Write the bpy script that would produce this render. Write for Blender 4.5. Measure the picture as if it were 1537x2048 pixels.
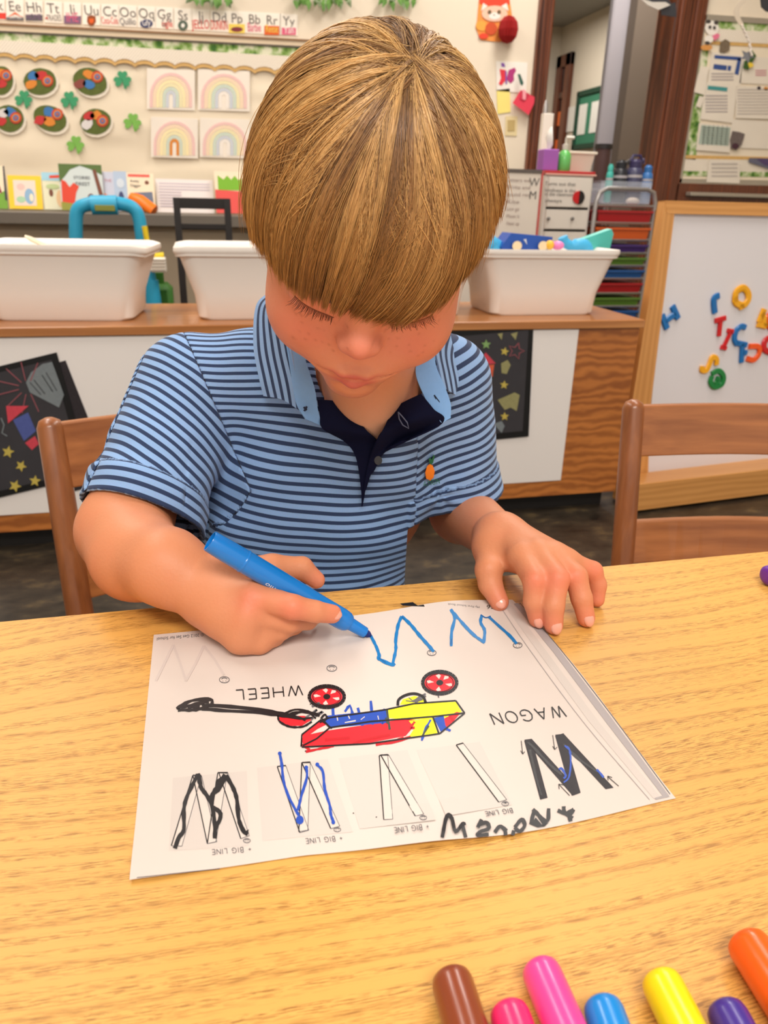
import bpy, bmesh, math, random
import numpy as np
from mathutils import Vector, Matrix
from mathutils.bvhtree import BVHTree
from mathutils.geometry import tessellate_polygon

for o in list(bpy.data.objects): bpy.data.objects.remove(o)
SC = bpy.context.scene
COL = SC.collection
rnd = random.Random(7)
rs = np.random.RandomState(11)

# ---------------------------------------------------------------- camera
ZT = 0.56                       # table top height
F_PX, PITCH, ROLL, YAW = 1490.0, math.radians(22.6), math.radians(1.4), math.radians(13.7)
CAM = np.array([0.0, 0.0, ZT + 0.289])
cam_d = bpy.data.cameras.new('camera'); cam = bpy.data.objects.new('camera', cam_d); COL.objects.link(cam)
cam_d.sensor_fit = 'VERTICAL'; cam_d.sensor_height = 36.0; cam_d.lens = F_PX / 2048 * 36.0
cam_d.clip_start = 0.02; cam_d.clip_end = 60
cam_d.dof.use_dof = True; cam_d.dof.focus_distance = 0.50; cam_d.dof.aperture_fstop = 13
_d = np.array([0, math.cos(PITCH), -math.sin(PITCH)]); _u = np.array([0, math.sin(PITCH), math.cos(PITCH)]); _r = np.array([1., 0, 0])
_r2 = math.cos(ROLL) * _r + math.sin(ROLL) * _u; _u2 = -math.sin(ROLL) * _r + math.cos(ROLL) * _u
cy_, sy_ = math.cos(YAW), math.sin(YAW)
RW = np.array([[cy_, sy_, 0], [-sy_, cy_, 0], [0, 0, 1.0]])      # figure frame (facing the camera) -> room frame
def W(p): return np.asarray(p, float) @ RW.T
R3 = np.stack([W(_r2), W(_u2), W(-_d)], 1)
M4 = Matrix([[*R3[0], CAM[0]], [*R3[1], CAM[1]], [*R3[2], CAM[2]], [0, 0, 0, 1]])
cam.matrix_world = M4
SC.camera = cam
# ---------------------------------------------------------------- world, light, exposure
wd = bpy.data.worlds.new('world'); SC.world = wd; wd.use_nodes = True
wd.node_tree.nodes['Background'].inputs[0].default_value = (1.0, 0.93, 0.84, 1)
wd.node_tree.nodes['Background'].inputs[1].default_value = 1.05
def area(name, loc, size, power, color=(1, .942, .88), rot=(0, 0, 0), sy=None):
    l = bpy.data.lights.new(name, 'AREA'); l.energy = power; l.color = color
    l.shape = 'RECTANGLE'; l.size = size; l.size_y = sy or size
    o = bpy.data.objects.new(name, l); o.location = loc; o.rotation_euler = rot; COL.objects.link(o); return o
area('ceiling_lamp', (-.9, 1.5, 2.93), .6, 30, sy=1.5)
area('ceiling_lamp', (1.4, 1.3, 2.93), .6, 31, sy=1.5)
area('ceiling_lamp', (-.9, 3.1, 2.93), .6, 35, sy=1.0)
area('ceiling_lamp', (1.6, 2.9, 2.93), .6, 40, sy=1.0)
area('hall_fill', (3.2, 6.9, 2.6), .5, 60, sy=2.5)  # unseen fill light, added to brighten the hallway
area('hall_fill', (2.6, 4.65, 2.6), .8, 26, sy=.4)  # unseen fill light, added between door and pillar to light the pillar front
area('ceiling_lamp', (-.1, -1.4, 2.93), 1.6, 100, sy=.8)  # unseen lamp behind the camera, moved and strengthened as frontal fill
SC.view_settings.view_transform = 'Standard'; SC.view_settings.look = 'None'
SC.view_settings.exposure = -0.16; SC.view_settings.gamma = 1.0; SC.view_settings.use_curve_mapping = False

# ---------------------------------------------------------------- pixel helpers (photograph frame 1537 x 2048)
def ray(x, y): return _d + _r2 * (x - 768.5) / F_PX + _u2 * (1024 - y) / F_PX      # figure frame
def PD(x, y, dep): v = ray(x, y); return CAM + v * dep / v[1]                     # figure frame, by depth
def PZ(x, y, h): v = ray(x, y); return CAM + v * (ZT + h - CAM[2]) / v[2]         # figure frame, by height over the table
def wz(x, y, z): v = W(ray(x, y)); return CAM + v * (z - CAM[2]) / v[2]           # room frame, on a horizontal plane
def wy(x, y, Y): v = W(ray(x, y)); return CAM + v * (Y / v[1])                    # room frame, on a plane Y = const
def wpl(x, y, p0, n): v = W(ray(x, y)); return CAM + v * (np.dot(np.asarray(p0) - CAM, n) / np.dot(v, n))

# ---------------------------------------------------------------- materials
MATS = {}
def lin(c):
    return tuple((v / 12.92 if v <= .04045 else ((v + .055) / 1.055) ** 2.4) for v in [q / 255 for q in c])
def mat(name, rgb, rough=.6, metal=0, spec=.4, noise=None, bump=None, trans=0, alpha=1, coat=0, sss=0):
    """rgb in 0..255 display values; noise=(scale, amount); bump=(scale, strength)"""
    if name in MATS: return MATS[name]
    m = bpy.data.materials.new(name); m.use_nodes = True; nt = m.node_tree; b = nt.nodes['Principled BSDF']
    c = lin(rgb); b.inputs['Base Color'].default_value = (*c, 1); b.inputs['Roughness'].default_value = rough
    b.inputs['Metallic'].default_value = metal; b.inputs['Specular IOR Level'].default_value = spec
    b.inputs['Coat Weight'].default_value = coat
    if trans: b.inputs['Transmission Weight'].default_value = trans
    if alpha < 1: b.inputs['Alpha'].default_value = alpha
    if sss:
        b.inputs['Subsurface Weight'].default_value = sss; b.inputs['Subsurface Radius'].default_value = (.012, .005, .003)
        b.inputs['Subsurface Scale'].default_value = 1.0
    tc = nt.nodes.new('ShaderNodeTexCoord')
    ns, na = noise or (6, .06)
    n = nt.nodes.new('ShaderNodeTexNoise'); n.inputs['Scale'].default_value = ns; n.inputs['Detail'].default_value = 4
    nt.links.new(tc.outputs['Object'], n.inputs['Vector'])
    mx = nt.nodes.new('ShaderNodeMix'); mx.data_type = 'RGBA'
    nt.links.new(n.outputs['Fac'], mx.inputs['Factor'])
    mx.inputs[6].default_value = (*[v * (1 - na) for v in c], 1); mx.inputs[7].default_value = (*[min(1, v * (1 + na)) for v in c], 1)
    nt.links.new(mx.outputs[2], b.inputs['Base Color'])
    if bump:
        n2 = nt.nodes.new('ShaderNodeTexNoise'); n2.inputs['Scale'].default_value = bump[0]; n2.inputs['Detail'].default_value = 3
        nt.links.new(tc.outputs['Object'], n2.inputs['Vector'])
        bp = nt.nodes.new('ShaderNodeBump'); bp.inputs['Strength'].default_value = bump[1]; bp.inputs['Distance'].default_value = .01
        nt.links.new(n2.outputs['Fac'], bp.inputs['Height']); nt.links.new(bp.outputs[0], b.inputs['Normal'])
    MATS[name] = m; return m
def wood(name, c1, c2, axis=0, scale=18, stretch=.08, rough=.45, rings=2.0, dist=3, coat=.1, wmix=.4):
    if name in MATS: return MATS[name]
    m = bpy.data.materials.new(name); m.use_nodes = True; nt = m.node_tree; b = nt.nodes['Principled BSDF']
    tc = nt.nodes.new('ShaderNodeTexCoord'); mp = nt.nodes.new('ShaderNodeMapping')
    s = [1, 1, 1]; s[axis] = stretch; mp.inputs['Scale'].default_value = s
    nt.links.new(tc.outputs['Object'], mp.inputs['Vector'])
    w = nt.nodes.new('ShaderNodeTexNoise'); w.inputs['Scale'].default_value = scale; w.inputs['Detail'].default_value = 6; w.inputs['Distortion'].default_value = dist * .3
    nt.links.new(mp.outputs[0], w.inputs['Vector'])
    wv = nt.nodes.new('ShaderNodeTexWave'); wv.inputs['Scale'].default_value = scale * rings * .5; wv.inputs['Distortion'].default_value = dist * 2
    wv.inputs['Detail'].default_value = 3; wv.inputs['Detail Scale'].default_value = 1.2
    wv.bands_direction = 'Z' if axis != 2 else 'X'
    nt.links.new(mp.outputs[0], wv.inputs['Vector'])
    a = nt.nodes.new('ShaderNodeMix'); a.data_type = 'FLOAT'; a.inputs[0].default_value = wmix
    nt.links.new(w.outputs['Fac'], a.inputs[2]); nt.links.new(wv.outputs['Fac'], a.inputs[3])
    cr = nt.nodes.new('ShaderNodeValToRGB'); cr.color_ramp.elements[0].position = .25; cr.color_ramp.elements[1].position = .75
    cr.color_ramp.elements[0].color = (*lin(c1), 1); cr.color_ramp.elements[1].color = (*lin(c2), 1)
    nt.links.new(a.outputs[0], cr.inputs[0]); nt.links.new(cr.outputs[0], b.inputs['Base Color'])
    b.inputs['Roughness'].default_value = rough; b.inputs['Coat Weight'].default_value = coat
    bp = nt.nodes.new('ShaderNodeBump'); bp.inputs['Strength'].default_value = .10; bp.inputs['Distance'].default_value = .001
    nt.links.new(a.outputs[0], bp.inputs['Height']); nt.links.new(bp.outputs[0], b.inputs['Normal'])
    MATS[name] = m; return m

# ---------------------------------------------------------------- object helpers
def tag(o, label=None, cat=None, group=None, kind=None):
    if label: o['label'] = label
    if cat: o['category'] = cat
    if group: o['group'] = group
    if kind: o['kind'] = kind
    return o
def empty(name, loc, label=None, cat=None, group=None, rz=0, rot=None):
    o = bpy.data.objects.new(name, None); o.empty_display_size = .05; COL.objects.link(o)
    o.location = loc; o.rotation_euler = rot or (0, 0, rz); return tag(o, label, cat, group)
def mesh_obj(name, me, m, parent=None, smooth=False):
    o = bpy.data.objects.new(name, me); COL.objects.link(o)
    if m: me.materials.append(m)
    if parent is not None:
        o.parent = parent
    if smooth: me.polygons.foreach_set('use_smooth', [True] * len(me.polygons))
    return o
class MB:
    """collects shapes, then links them as one mesh object; world=True: vertices are room coordinates and the parent is undone"""
    def __init__(s): s.v = []; s.f = []; s.sm = []
    def add(s, v, f, sm=False):
        n = len(s.v); s.v += [tuple(map(float, p)) for p in v]; s.f += [tuple(i + n for i in q) for q in f]; s.sm += [sm] * len(f); return s
    def box(s, c, h, R=None, bev=0.0):
        """centre, half sizes, optional 3x3 rotation"""
        c = np.asarray(c, float); h = np.asarray(h, float)
        if bev <= 0:
            v = [np.array([x, y, z]) * h for x in (-1, 1) for y in (-1, 1) for z in (-1, 1)]
            f = [(0, 1, 3, 2), (4, 6, 7, 5), (0, 4, 5, 1), (2, 3, 7, 6), (0, 2, 6, 4), (1, 5, 7, 3)]
        else:
            b = min(bev, min(h) * .9); v = []; f = []
            idx = {}
            for x in (-1, 1):
                for y in (-1, 1):
                    for z in (-1, 1):
                        sgn = np.array([x, y, z])
                        for a in range(3):
                            hh = h - b; hh[a] = h[a]; idx[(x, y, z, a)] = len(v); v.append(sgn * hh)
            for a in range(3):
                b1, b2 = (a + 1) % 3, (a + 2) % 3
                for sg in (-1, 1):
                    q = []
                    for (p, r) in ((-1, -1), (1, -1), (1, 1), (-1, 1)):
                        k = [0, 0, 0]; k[a] = sg; k[b1] = p; k[b2] = r; q.append(idx[(*k, a)])
                    f.append(tuple(q) if sg > 0 else tuple(q[::-1]))
                for p in (-1, 1):
                    for r in (-1, 1):
                        k0 = [0, 0, 0]; k0[a] = -1; k0[b1] = p; k0[b2] = r; k1 = list(k0); k1[a] = 1
                        q = (idx[(*k0, b1)], idx[(*k1, b1)], idx[(*k1, b2)], idx[(*k0, b2)])
                        f.append(q if p * r < 0 else q[::-1])
            for x in (-1, 1):
                for y in (-1, 1):
                    for z in (-1, 1):
                        q = (idx[(x, y, z, 0)], idx[(x, y, z, 1)], idx[(x, y, z, 2)])
                        f.append(q if x * y * z > 0 else q[::-1])
        if R is not None: v = [np.asarray(R) @ p for p in v]
        return s.add([p + c for p in v], f)
    def span(s, a, b, bev=0.0):
        a = np.asarray(a, float); b = np.asarray(b, float); return s.box((a + b) / 2, np.abs(b - a) / 2, None, bev)
    def hexa(s, q0, q1):
        """two matching quads (4 points each)"""
        return s.add(list(q0) + list(q1), [(3, 2, 1, 0), (4, 5, 6, 7), (0, 1, 5, 4), (1, 2, 6, 5), (2, 3, 7, 6), (3, 0, 4, 7)])
    def tube(s, pts, rad, n=8, caps=True, flat=None):
        pts = [np.asarray(p, float) for p in pts]; m = len(pts)
        rad = [rad] * m if np.isscalar(rad) else rad; v = []; f = []; pu = None
        for i in range(m):
            t = pts[min(i + 1, m - 1)] - pts[max(i - 1, 0)]; t = t / (np.linalg.norm(t) + 1e-12)
            if pu is None:
                a = np.array([0, 0, 1.]) if abs(t[2]) < .9 else np.array([1., 0, 0]); pu = np.cross(t, a)
            pu = pu - t * np.dot(pu, t); pu /= np.linalg.norm(pu); w = np.cross(t, pu)
            for k in range(n):
                a = 2 * math.pi * k / n; v.append(pts[i] + (pu * math.cos(a) + w * math.sin(a) * (flat or 1)) * rad[i])
        for i in range(m - 1):
            for k in range(n):
                f.append((i * n + k, i * n + (k + 1) % n, (i + 1) * n + (k + 1) % n, (i + 1) * n + k))
        if caps: f.append(tuple(range(n))[::-1]); f.append(tuple((m - 1) * n + k for k in range(n)))
        return s.add(v, f, True)
    def lathe(s, prof, org=(0, 0, 0), n=20, R=None):
        """profile of (radius, height)"""
        v = []; f = []; m = len(prof)
        for (r, z) in prof:
            for k in range(n):
                a = 2 * math.pi * k / n; p = np.array([r * math.cos(a), r * math.sin(a), z])
                v.append((np.asarray(R) @ p if R is not None else p) + np.asarray(org))
        for i in range(m - 1):
            for k in range(n): f.append((i * n + k, i * n + (k + 1) % n, (i + 1) * n + (k + 1) % n, (i + 1) * n + k))
        f.append(tuple(range(n))[::-1]); f.append(tuple((m - 1) * n + k for k in range(n)))
        return s.add(v, f, True)
    def ell(s, c, r, R=None, n=14, m=9):
        v = []; f = []
        for i in range(m + 1):
            th = math.pi * i / m
            for k in range(n):
                a = 2 * math.pi * k / n; p = np.array([r[0] * math.sin(th) * math.cos(a), r[1] * math.sin(th) * math.sin(a), r[2] * math.cos(th)])
                v.append((np.asarray(R) @ p if R is not None else p) + np.asarray(c))
        for i in range(m):
            for k in range(n): f.append((i * n + k, (i + 1) * n + k, (i + 1) * n + (k + 1) % n, i * n + (k + 1) % n))
        return s.add(v, f, True)
    def prism(s, poly, off):
        """3-D polygon swept by the vector off"""
        n = len(poly); off = np.asarray(off, float); a = [np.asarray(p, float) for p in poly]
        return s.add(a + [p + off for p in a], [tuple(range(n))[::-1], tuple(range(n, 2 * n))] + [(i, (i + 1) % n, n + (i + 1) % n, n + i) for i in range(n)])
    def build(s, name, m, parent=None, smooth=False, bevel=0):
        me = bpy.data.meshes.new(name); v = np.array(s.v)
        if parent is not None:
            pm = parent.matrix_basis.inverted()
            if parent.parent is not None: pm = pm @ parent.parent.matrix_basis.inverted()
            A = np.array(pm); v = v @ A[:3, :3].T + A[:3, 3]
            org = np.zeros(3)
        else:
            org = np.array([(v[:, 0].min() + v[:, 0].max()) / 2, (v[:, 1].min() + v[:, 1].max()) / 2, v[:, 2].min()]); v = v - org
        me.from_pydata(v.tolist(), [], s.f)
        bm = bmesh.new(); bm.from_mesh(me); bmesh.ops.recalc_face_normals(bm, faces=bm.faces); bm.to_mesh(me); bm.free()
        o = mesh_obj(name, me, m, parent)
        me.polygons.foreach_set('use_smooth', [True if smooth else k for k in s.sm])
        if parent is None: o.location = org
        if smooth or any(s.sm):
            me.set_sharp_from_angle(angle=math.radians(40))
        if bevel:
            md = o.modifiers.new('bevel', 'BEVEL'); md.width = bevel; md.segments = 2; md.limit_method = 'ANGLE'
        return o
def rotz(a): c, s = math.cos(a), math.sin(a); return np.array([[c, -s, 0], [s, c, 0], [0, 0, 1.]])
def rotx(a): c, s = math.cos(a), math.sin(a); return np.array([[1., 0, 0], [0, c, -s], [0, s, c]])
def roty(a): c, s = math.cos(a), math.sin(a); return np.array([[c, 0, s], [0, 1., 0], [-s, 0, c]])
def cat_rom(pts, n=6):
    P = [np.asarray(p, float) for p in pts]
    if len(P) < 3: return P
    P = [2 * P[0] - P[1]] + P + [2 * P[-1] - P[-2]]; out = []
    for i in range(1, len(P) - 2):
        for k in range(n):
            t = k / n; a, b, c, d = P[i - 1:i + 3]
            out.append(.5 * ((2 * b) + (c - a) * t + (2 * a - 5 * b + 4 * c - d) * t * t + (3 * b - a - 3 * c + d) * t ** 3))
    out.append(P[-2]); return out
_TX = {}
def text_mesh(txt):
    """verts (x,y) with cap height about 0.7, faces, width"""
    if txt in _TX: return _TX[txt]
    cu = bpy.data.curves.new('t', 'FONT'); cu.body = txt; cu.resolution_u = 3; o = bpy.data.objects.new('t', cu); COL.objects.link(o)
    dg = bpy.context.evaluated_depsgraph_get(); dg.update(); me = bpy.data.meshes.new_from_object(o.evaluated_get(dg))
    v = np.array([p.co[:] for p in me.vertices]); f = [tuple(p.vertices) for p in me.polygons]
    bpy.data.objects.remove(o); bpy.data.curves.remove(cu); bpy.data.meshes.remove(me)
    if len(v) == 0: v = np.zeros((1, 3))
    _TX[txt] = (v, f, max(v[:, 0].max(), .01)); return _TX[txt]
def put_text(mb, txt, org, ux, uy, width=None, height=None, lift=(0, 0, 0)):
    """text with its baseline start at org, along ux (unit), up uy (unit)"""
    v, f, w = text_mesh(txt); s = (width / w) if width else height / .7; sy = height / .7 if height else s
    org = np.asarray(org, float); P = [org + np.asarray(ux) * (p[0] * s) + np.asarray(uy) * (p[1] * sy) + np.asarray(lift) for p in v]
    return mb.add(P, f)
def vn(P, sc, seed=0):
    """smooth value noise"""
    Q = P * sc + seed * 17.3; I = np.floor(Q).astype(np.int64); f = Q - I; f = f * f * (3 - 2 * f); out = 0
    for c in np.ndindex(2, 2, 2):
        J = I + c; hsh = (J[:, 0] * 73856093 ^ J[:, 1] * 19349663 ^ J[:, 2] * 83492791 ^ (seed * 7919 + 11)) & 0xffff
        hsh = (hsh * 40503 ^ (hsh >> 5)) & 0xffff
        w = np.prod(np.where(np.array(c) > 0, f, 1 - f), axis=1); out = out + w * (hsh / 32767.5 - 1)
    return out
# ================================================================ THE ROOM
YB = 3.95                                  # back wall plane
H_CEIL = 3.0
def X_at(px, y=200, Y=YB): return float(wy(px, y, Y)[0])
def Z_at(px, y, Y): return float(wy(px, y, Y)[2])
wall_m = mat('cream_paint', (232, 219, 198), .85, spec=.2, noise=(2, .03), bump=(60, .05))
# floor: dark mottled vinyl
def floor_mat():
    m = mat('dark_vinyl', (52, 44, 36), .35, spec=.4, noise=(3, .2)); nt = m.node_tree; b = nt.nodes['Principled BSDF']
    tc = nt.nodes['Texture Coordinate']; n = nt.nodes.new('ShaderNodeTexNoise'); n.inputs['Scale'].default_value = 11; n.inputs['Detail'].default_value = 5; n.inputs['Roughness'].default_value = .65
    mp = nt.nodes.new('ShaderNodeMapping'); mp.inputs['Scale'].default_value = (1, 1.8, 1); nt.links.new(tc.outputs['Object'], mp.inputs['Vector']); nt.links.new(mp.outputs[0], n.inputs['Vector'])
    cr = nt.nodes.new('ShaderNodeValToRGB'); e = cr.color_ramp.elements; e[0].position = .30; e[0].color = (*lin((30, 26, 22)), 1); e[1].position = .84; e[1].color = (*lin((124, 104, 70)), 1)
    q = e.new(.56); q.color = (*lin((62, 54, 44)), 1); nt.links.new(n.outputs['Fac'], cr.inputs[0]); nt.links.new(cr.outputs[0], b.inputs['Base Color']); return m
MB().span((-3.6, -1.8, -.05), (5.2, 9.0, 0)).build('floor', floor_mat())['kind'] = 'structure'
MB().span((-3.6, -1.8, H_CEIL), (5.2, YB + .12, H_CEIL + .05)).build('ceiling', mat('ceiling_paint', (236, 228, 212), .9))['kind'] = 'structure'
DL0, DL1 = X_at(1078, 0), X_at(1107, 0)     # left door casing
DR0, DR1 = X_at(1350, 0), X_at(1413, 0)     # right door casing
MB().span((-3.6, YB, 0), (DL0 + .03, YB + .12, H_CEIL)).build('wall_back', wall_m)['kind'] = 'structure'
MB().span((DR1 - .03, YB, 0), (5.2, YB + .12, H_CEIL)).build('wall_back', wall_m)['kind'] = 'structure'
MB().span((DL0 + .03, YB, 2.35), (DR1 - .03, YB + .12, H_CEIL)).build('wall_back', wall_m)['kind'] = 'structure'
MB().span((-3.6, -1.8, 0), (-3.5, YB, H_CEIL)).build('wall_left', wall_m)['kind'] = 'structure'
MB().span((4.3, -1.8, 0), (4.4, YB, H_CEIL)).build('wall_right', wall_m)['kind'] = 'structure'
dkwood = wood('dark_trim_wood', (62, 26, 12), (120, 62, 34), axis=2, scale=22, stretch=.06, rough=.35, coat=.2)
def casing(name, x0, x1, y0=YB - .03, z1=2.40):
    mb = MB(); w = x1 - x0
    mb.span((x0, y0, 0), (x1, YB + .14, z1), .006); mb.span((x0 + w * .12, y0 - .014, 0), (x0 + w * .45, y0 + .004, z1), .006); mb.span((x0 + w * .62, y0 - .010, 0), (x0 + w * .9, y0 + .004, z1), .004)
    o = mb.build(name, dkwood); o['kind'] = 'structure'; return o
casing('trim_1', DL0, DL1); casing('trim_2', DR0, DR1)
MB().span((DL0, YB - .03, 2.32), (DR1, YB + .14, 2.46), .006).build('trim_3', dkwood)['kind'] = 'structure'
# the hallway behind the door
HX_ = 4.05
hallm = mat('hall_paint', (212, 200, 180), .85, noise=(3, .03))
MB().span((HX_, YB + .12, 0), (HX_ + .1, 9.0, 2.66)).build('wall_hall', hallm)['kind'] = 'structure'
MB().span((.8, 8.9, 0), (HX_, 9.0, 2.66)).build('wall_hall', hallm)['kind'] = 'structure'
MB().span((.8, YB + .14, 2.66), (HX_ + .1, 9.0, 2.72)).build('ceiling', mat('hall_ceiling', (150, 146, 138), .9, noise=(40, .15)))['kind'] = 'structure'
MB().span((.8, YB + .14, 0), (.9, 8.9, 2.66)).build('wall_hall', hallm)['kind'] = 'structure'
cx0, cx1 = X_at(1212, 150, 5.3), X_at(1272, 150, 5.3)
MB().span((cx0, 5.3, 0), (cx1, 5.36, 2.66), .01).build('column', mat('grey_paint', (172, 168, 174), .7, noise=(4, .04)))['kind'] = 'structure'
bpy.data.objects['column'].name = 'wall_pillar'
MB().span((X_at(1258, 150, 5.2), 5.2, 0), (X_at(1375, 150, 5.2), 5.32, 2.66)).build('wall_hall', mat('unlit_taupe', (118, 106, 94), .8, noise=(4, .05)))['kind'] = 'structure'  # unlit part of the hall: its shade is put into the wall colour
# open door leaf seen nearly edge-on
p0 = wy(1343, 200, YB + .10); p1 = wy(1300, 200, YB + .80); dv = p1 - p0; dv[2] = 0; Ld = np.linalg.norm(dv); ax = dv / Ld; R_ = np.stack([ax, [-ax[1], ax[0], 0], [0, 0, 1]], 1)
door = empty('door_1', (p0[0], p0[1], 0)); door['kind'] = 'structure'
lw = wood('door_wood', (150, 84, 36), (196, 122, 60), axis=2, scale=14, stretch=.05, rough=.35, coat=.2)
c = np.array([p0[0], p0[1], 1.15]) + ax * Ld / 2
MB().box(c, (Ld / 2, .022, 1.14), R_, .003).build('door_leaf', lw, door)
mb = MB(); n_ = R_[:, 1]
for zz in (.9, 1.25, 1.6): mb.box(np.array([p0[0], p0[1], zz]) - n_ * .026 + ax * .02, (.012, .003, .05), R_)
mb.build('hinge', mat('brass', (150, 140, 120), .35, metal=.8), door)
mb = MB(); mb.box(np.array([p0[0], p0[1], 1.0]) + ax * (Ld - .07) - n_ * .028, (.025, .005, .09), R_, .002); mb.ell(np.array([p0[0], p0[1], .98]) + ax * (Ld - .07) - n_ * .06, (.022, .022, .022)); mb.build('door_knob', MATS['brass'], door)
# far doorway and notice board on the hall wall (plane X = HX_)
def hx(px, py): v = W(ray(px, py)); return CAM + v * (HX_ / v[0])
def hall_y(px): return float(hx(px, 200)[1])
ya, yb = hall_y(1142), min(hall_y(1098), 8.85); zt = float(hx(1135, 110)[2])
d2 = empty('door_2', (HX_, (ya + yb) / 2, 0)); d2['kind'] = 'structure'
mb = MB(); mb.span((HX_ - .05, ya, 0), (HX_, ya + .12, zt), .006); mb.span((HX_ - .05, yb - .12, 0), (HX_, yb, zt), .006); mb.span((HX_ - .05, ya, zt - .12), (HX_, yb, zt), .006); mb.span((HX_ - .045, ya + .12, zt - .42), (HX_, yb - .12, zt - .36), .004); mb.build('door_frame', dkwood, d2)
MB().span((HX_ - .02, ya + .12, 0), (HX_ - .005, yb - .12, zt - .12)).build('door_leaf', mat('dark_glass', (44, 26, 24), .2), d2)
mb = MB(); cols = [(206, 60, 60), (236, 120, 60), (190, 50, 90), (236, 110, 50), (120, 40, 60), (226, 90, 60)]
for i in range(8):
    y_ = ya + .22 + (yb - ya - .45) * (i % 2); z_ = zt - .62 - .28 * (i // 2)
    MB().span((HX_ - .03, y_, z_ - .07), (HX_ - .021, y_ + .16, z_ + .07)).build('door_picture', mat('pic%d' % (i % 6), cols[i % 6], .7), d2)
ga, gb = hall_y(1212) + .0, hall_y(1160); gz1, gz0 = float(hx(1185, 178)[2]), float(hx(1180, 297)[2])
ga -= .35
g = empty('notice_board', (HX_ - .01, (ga + gb) / 2, gz0), 'dark green framed notice board on the hallway wall', 'notice board')
mb = MB(); t = .05
mb.span((HX_ - .04, ga, gz0), (HX_, gb, gz0 + t), .004); mb.span((HX_ - .04, ga, gz1 - t), (HX_, gb, gz1), .004); mb.span((HX_ - .04, ga, gz0), (HX_, ga + t, gz1), .004); mb.span((HX_ - .04, gb - t, gz0), (HX_, gb, gz1), .004)
mb.build('frame', mat('board_frame_green', (20, 62, 44), .5), g)
MB().span((HX_ - .02, ga + t, gz0 + t), (HX_ - .004, gb - t, gz1 - t)).build('panel', mat('board_green', (58, 122, 92), .8, noise=(20, .1)), g)
for pa_, pb_ in ((1166, 1181), (1190, 1204)):
    MB().span((HX_ - .026, hall_y(pb_), float(hx(1175, 268)[2])), (HX_ - .021, hall_y(pa_), float(hx(1175, 208)[2]))).build('notice', mat('paper_white', (228, 224, 214), .8), g)
mb = MB(); mb.span((HX_ - .012, hall_y(1152) - .05, float(hx(1150, 262)[2])), (HX_ - .001, hall_y(1137), float(hx(1140, 215)[2])))
tag(mb.build('paper_notice', MATS['paper_white']), 'small pale notice on the hallway wall left of the green board', 'notice')

# ================================================================ BACK WALL: rail, alphabet strip, bulletin display
YW = YB - .004
def P_(x, y, off=.004): return wy(x, y, YB - off)
def flat(mb, pts, off, th=.0015):
    """outline given in photograph pixels, laid on the back wall with a real thickness"""
    return mb.prism([P_(x, y, off) for x, y in pts], (0, th, 0))
def line_y(x, a, b): return a + (b - a) * x / 600.0
rail_m = mat('rail_paint', (226, 206, 176), .6); rail_b = mat('rail_brown', (146, 108, 74), .6)
mb = MB(); mb.hexa([P_(-260, 48 - 14, .034), P_(640, 82, .034), P_(640, 94, .034), P_(-260, 62 - 14, .034)], [P_(-260, 48 - 14, 0), P_(640, 82, 0), P_(640, 94, 0), P_(-260, 62 - 14, 0)])
o = mb.build('trim_4', rail_m); o['kind'] = 'structure'
mb = MB(); mb.hexa([P_(-260, 46 - 14, .040), P_(640, 80, .040), P_(640, 83.5, .040), P_(-260, 50 - 14, .040)], [P_(-260, 46 - 14, 0), P_(640, 80, 0), P_(640, 83.5, 0), P_(-260, 50 - 14, 0)]); mb.build('trim_5', rail_b)['kind'] = 'structure'
mb = MB(); mb.hexa([P_(-260, 62 - 14, .028), P_(640, 94, .028), P_(640, 98, .028), P_(-260, 66 - 14, .028)], [P_(-260, 62 - 14, 0), P_(640, 94, 0), P_(640, 98, 0), P_(-260, 66 - 14, 0)]); mb.build('trim_6', mat('rail_grey', (128, 120, 112), .6))['kind'] = 'structure'
# letter cards
card_m = mat('card_white', (246, 238, 224), .8); ink = mat('ink_grey', (112, 104, 98), .7)
LET = [('Kk', -8), ('Ee', 30), ('Hh', 68), ('Tt', 107), ('Ii', 145), ('Uu', 183), ('Cc', 220), ('Oo', 256), ('Qq', 293), ('Gg', 329), ('Ss', 366), ('Jj', 402), ('Dd', 439), ('Pp', 474), ('Bb', 509), ('Rr', 544), ('Yy', 578)]
logo_c = {'red': (222, 66, 50), 'orange': (222, 96, 36), 'slate': (92, 88, 92), 'violet': (128, 96, 124), 'brown': (146, 74, 34), 'scarlet': (214, 60, 54), 'blue': (58, 64, 104), 'green': (84, 100, 84), 'yellow': (242, 214, 96), 'pink': (222, 96, 130), 'maroon': (130, 52, 60), 'white': (244, 238, 230)}
for k, v in logo_c.items(): mat('logo_' + k, v, .7)
LM_ = lambda k: MATS['logo_' + k]
desc = ['red bar', 'house shaped logo over a grey bar', 'long dark grey logo bar', 'thin black lettered logo', 'violet block logo', 'brown and orange shield logo', 'red script logo', 'grey script logo', 'dark blue oval logo', 'multicoloured word logo', 'round green logo', 'red lettered logo beginning with J', 'red striped word logo', 'yellow square logo with maroon shape', 'pink lettered logo', 'orange bar logo with yellow letters', 'rose outlined logo']
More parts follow.
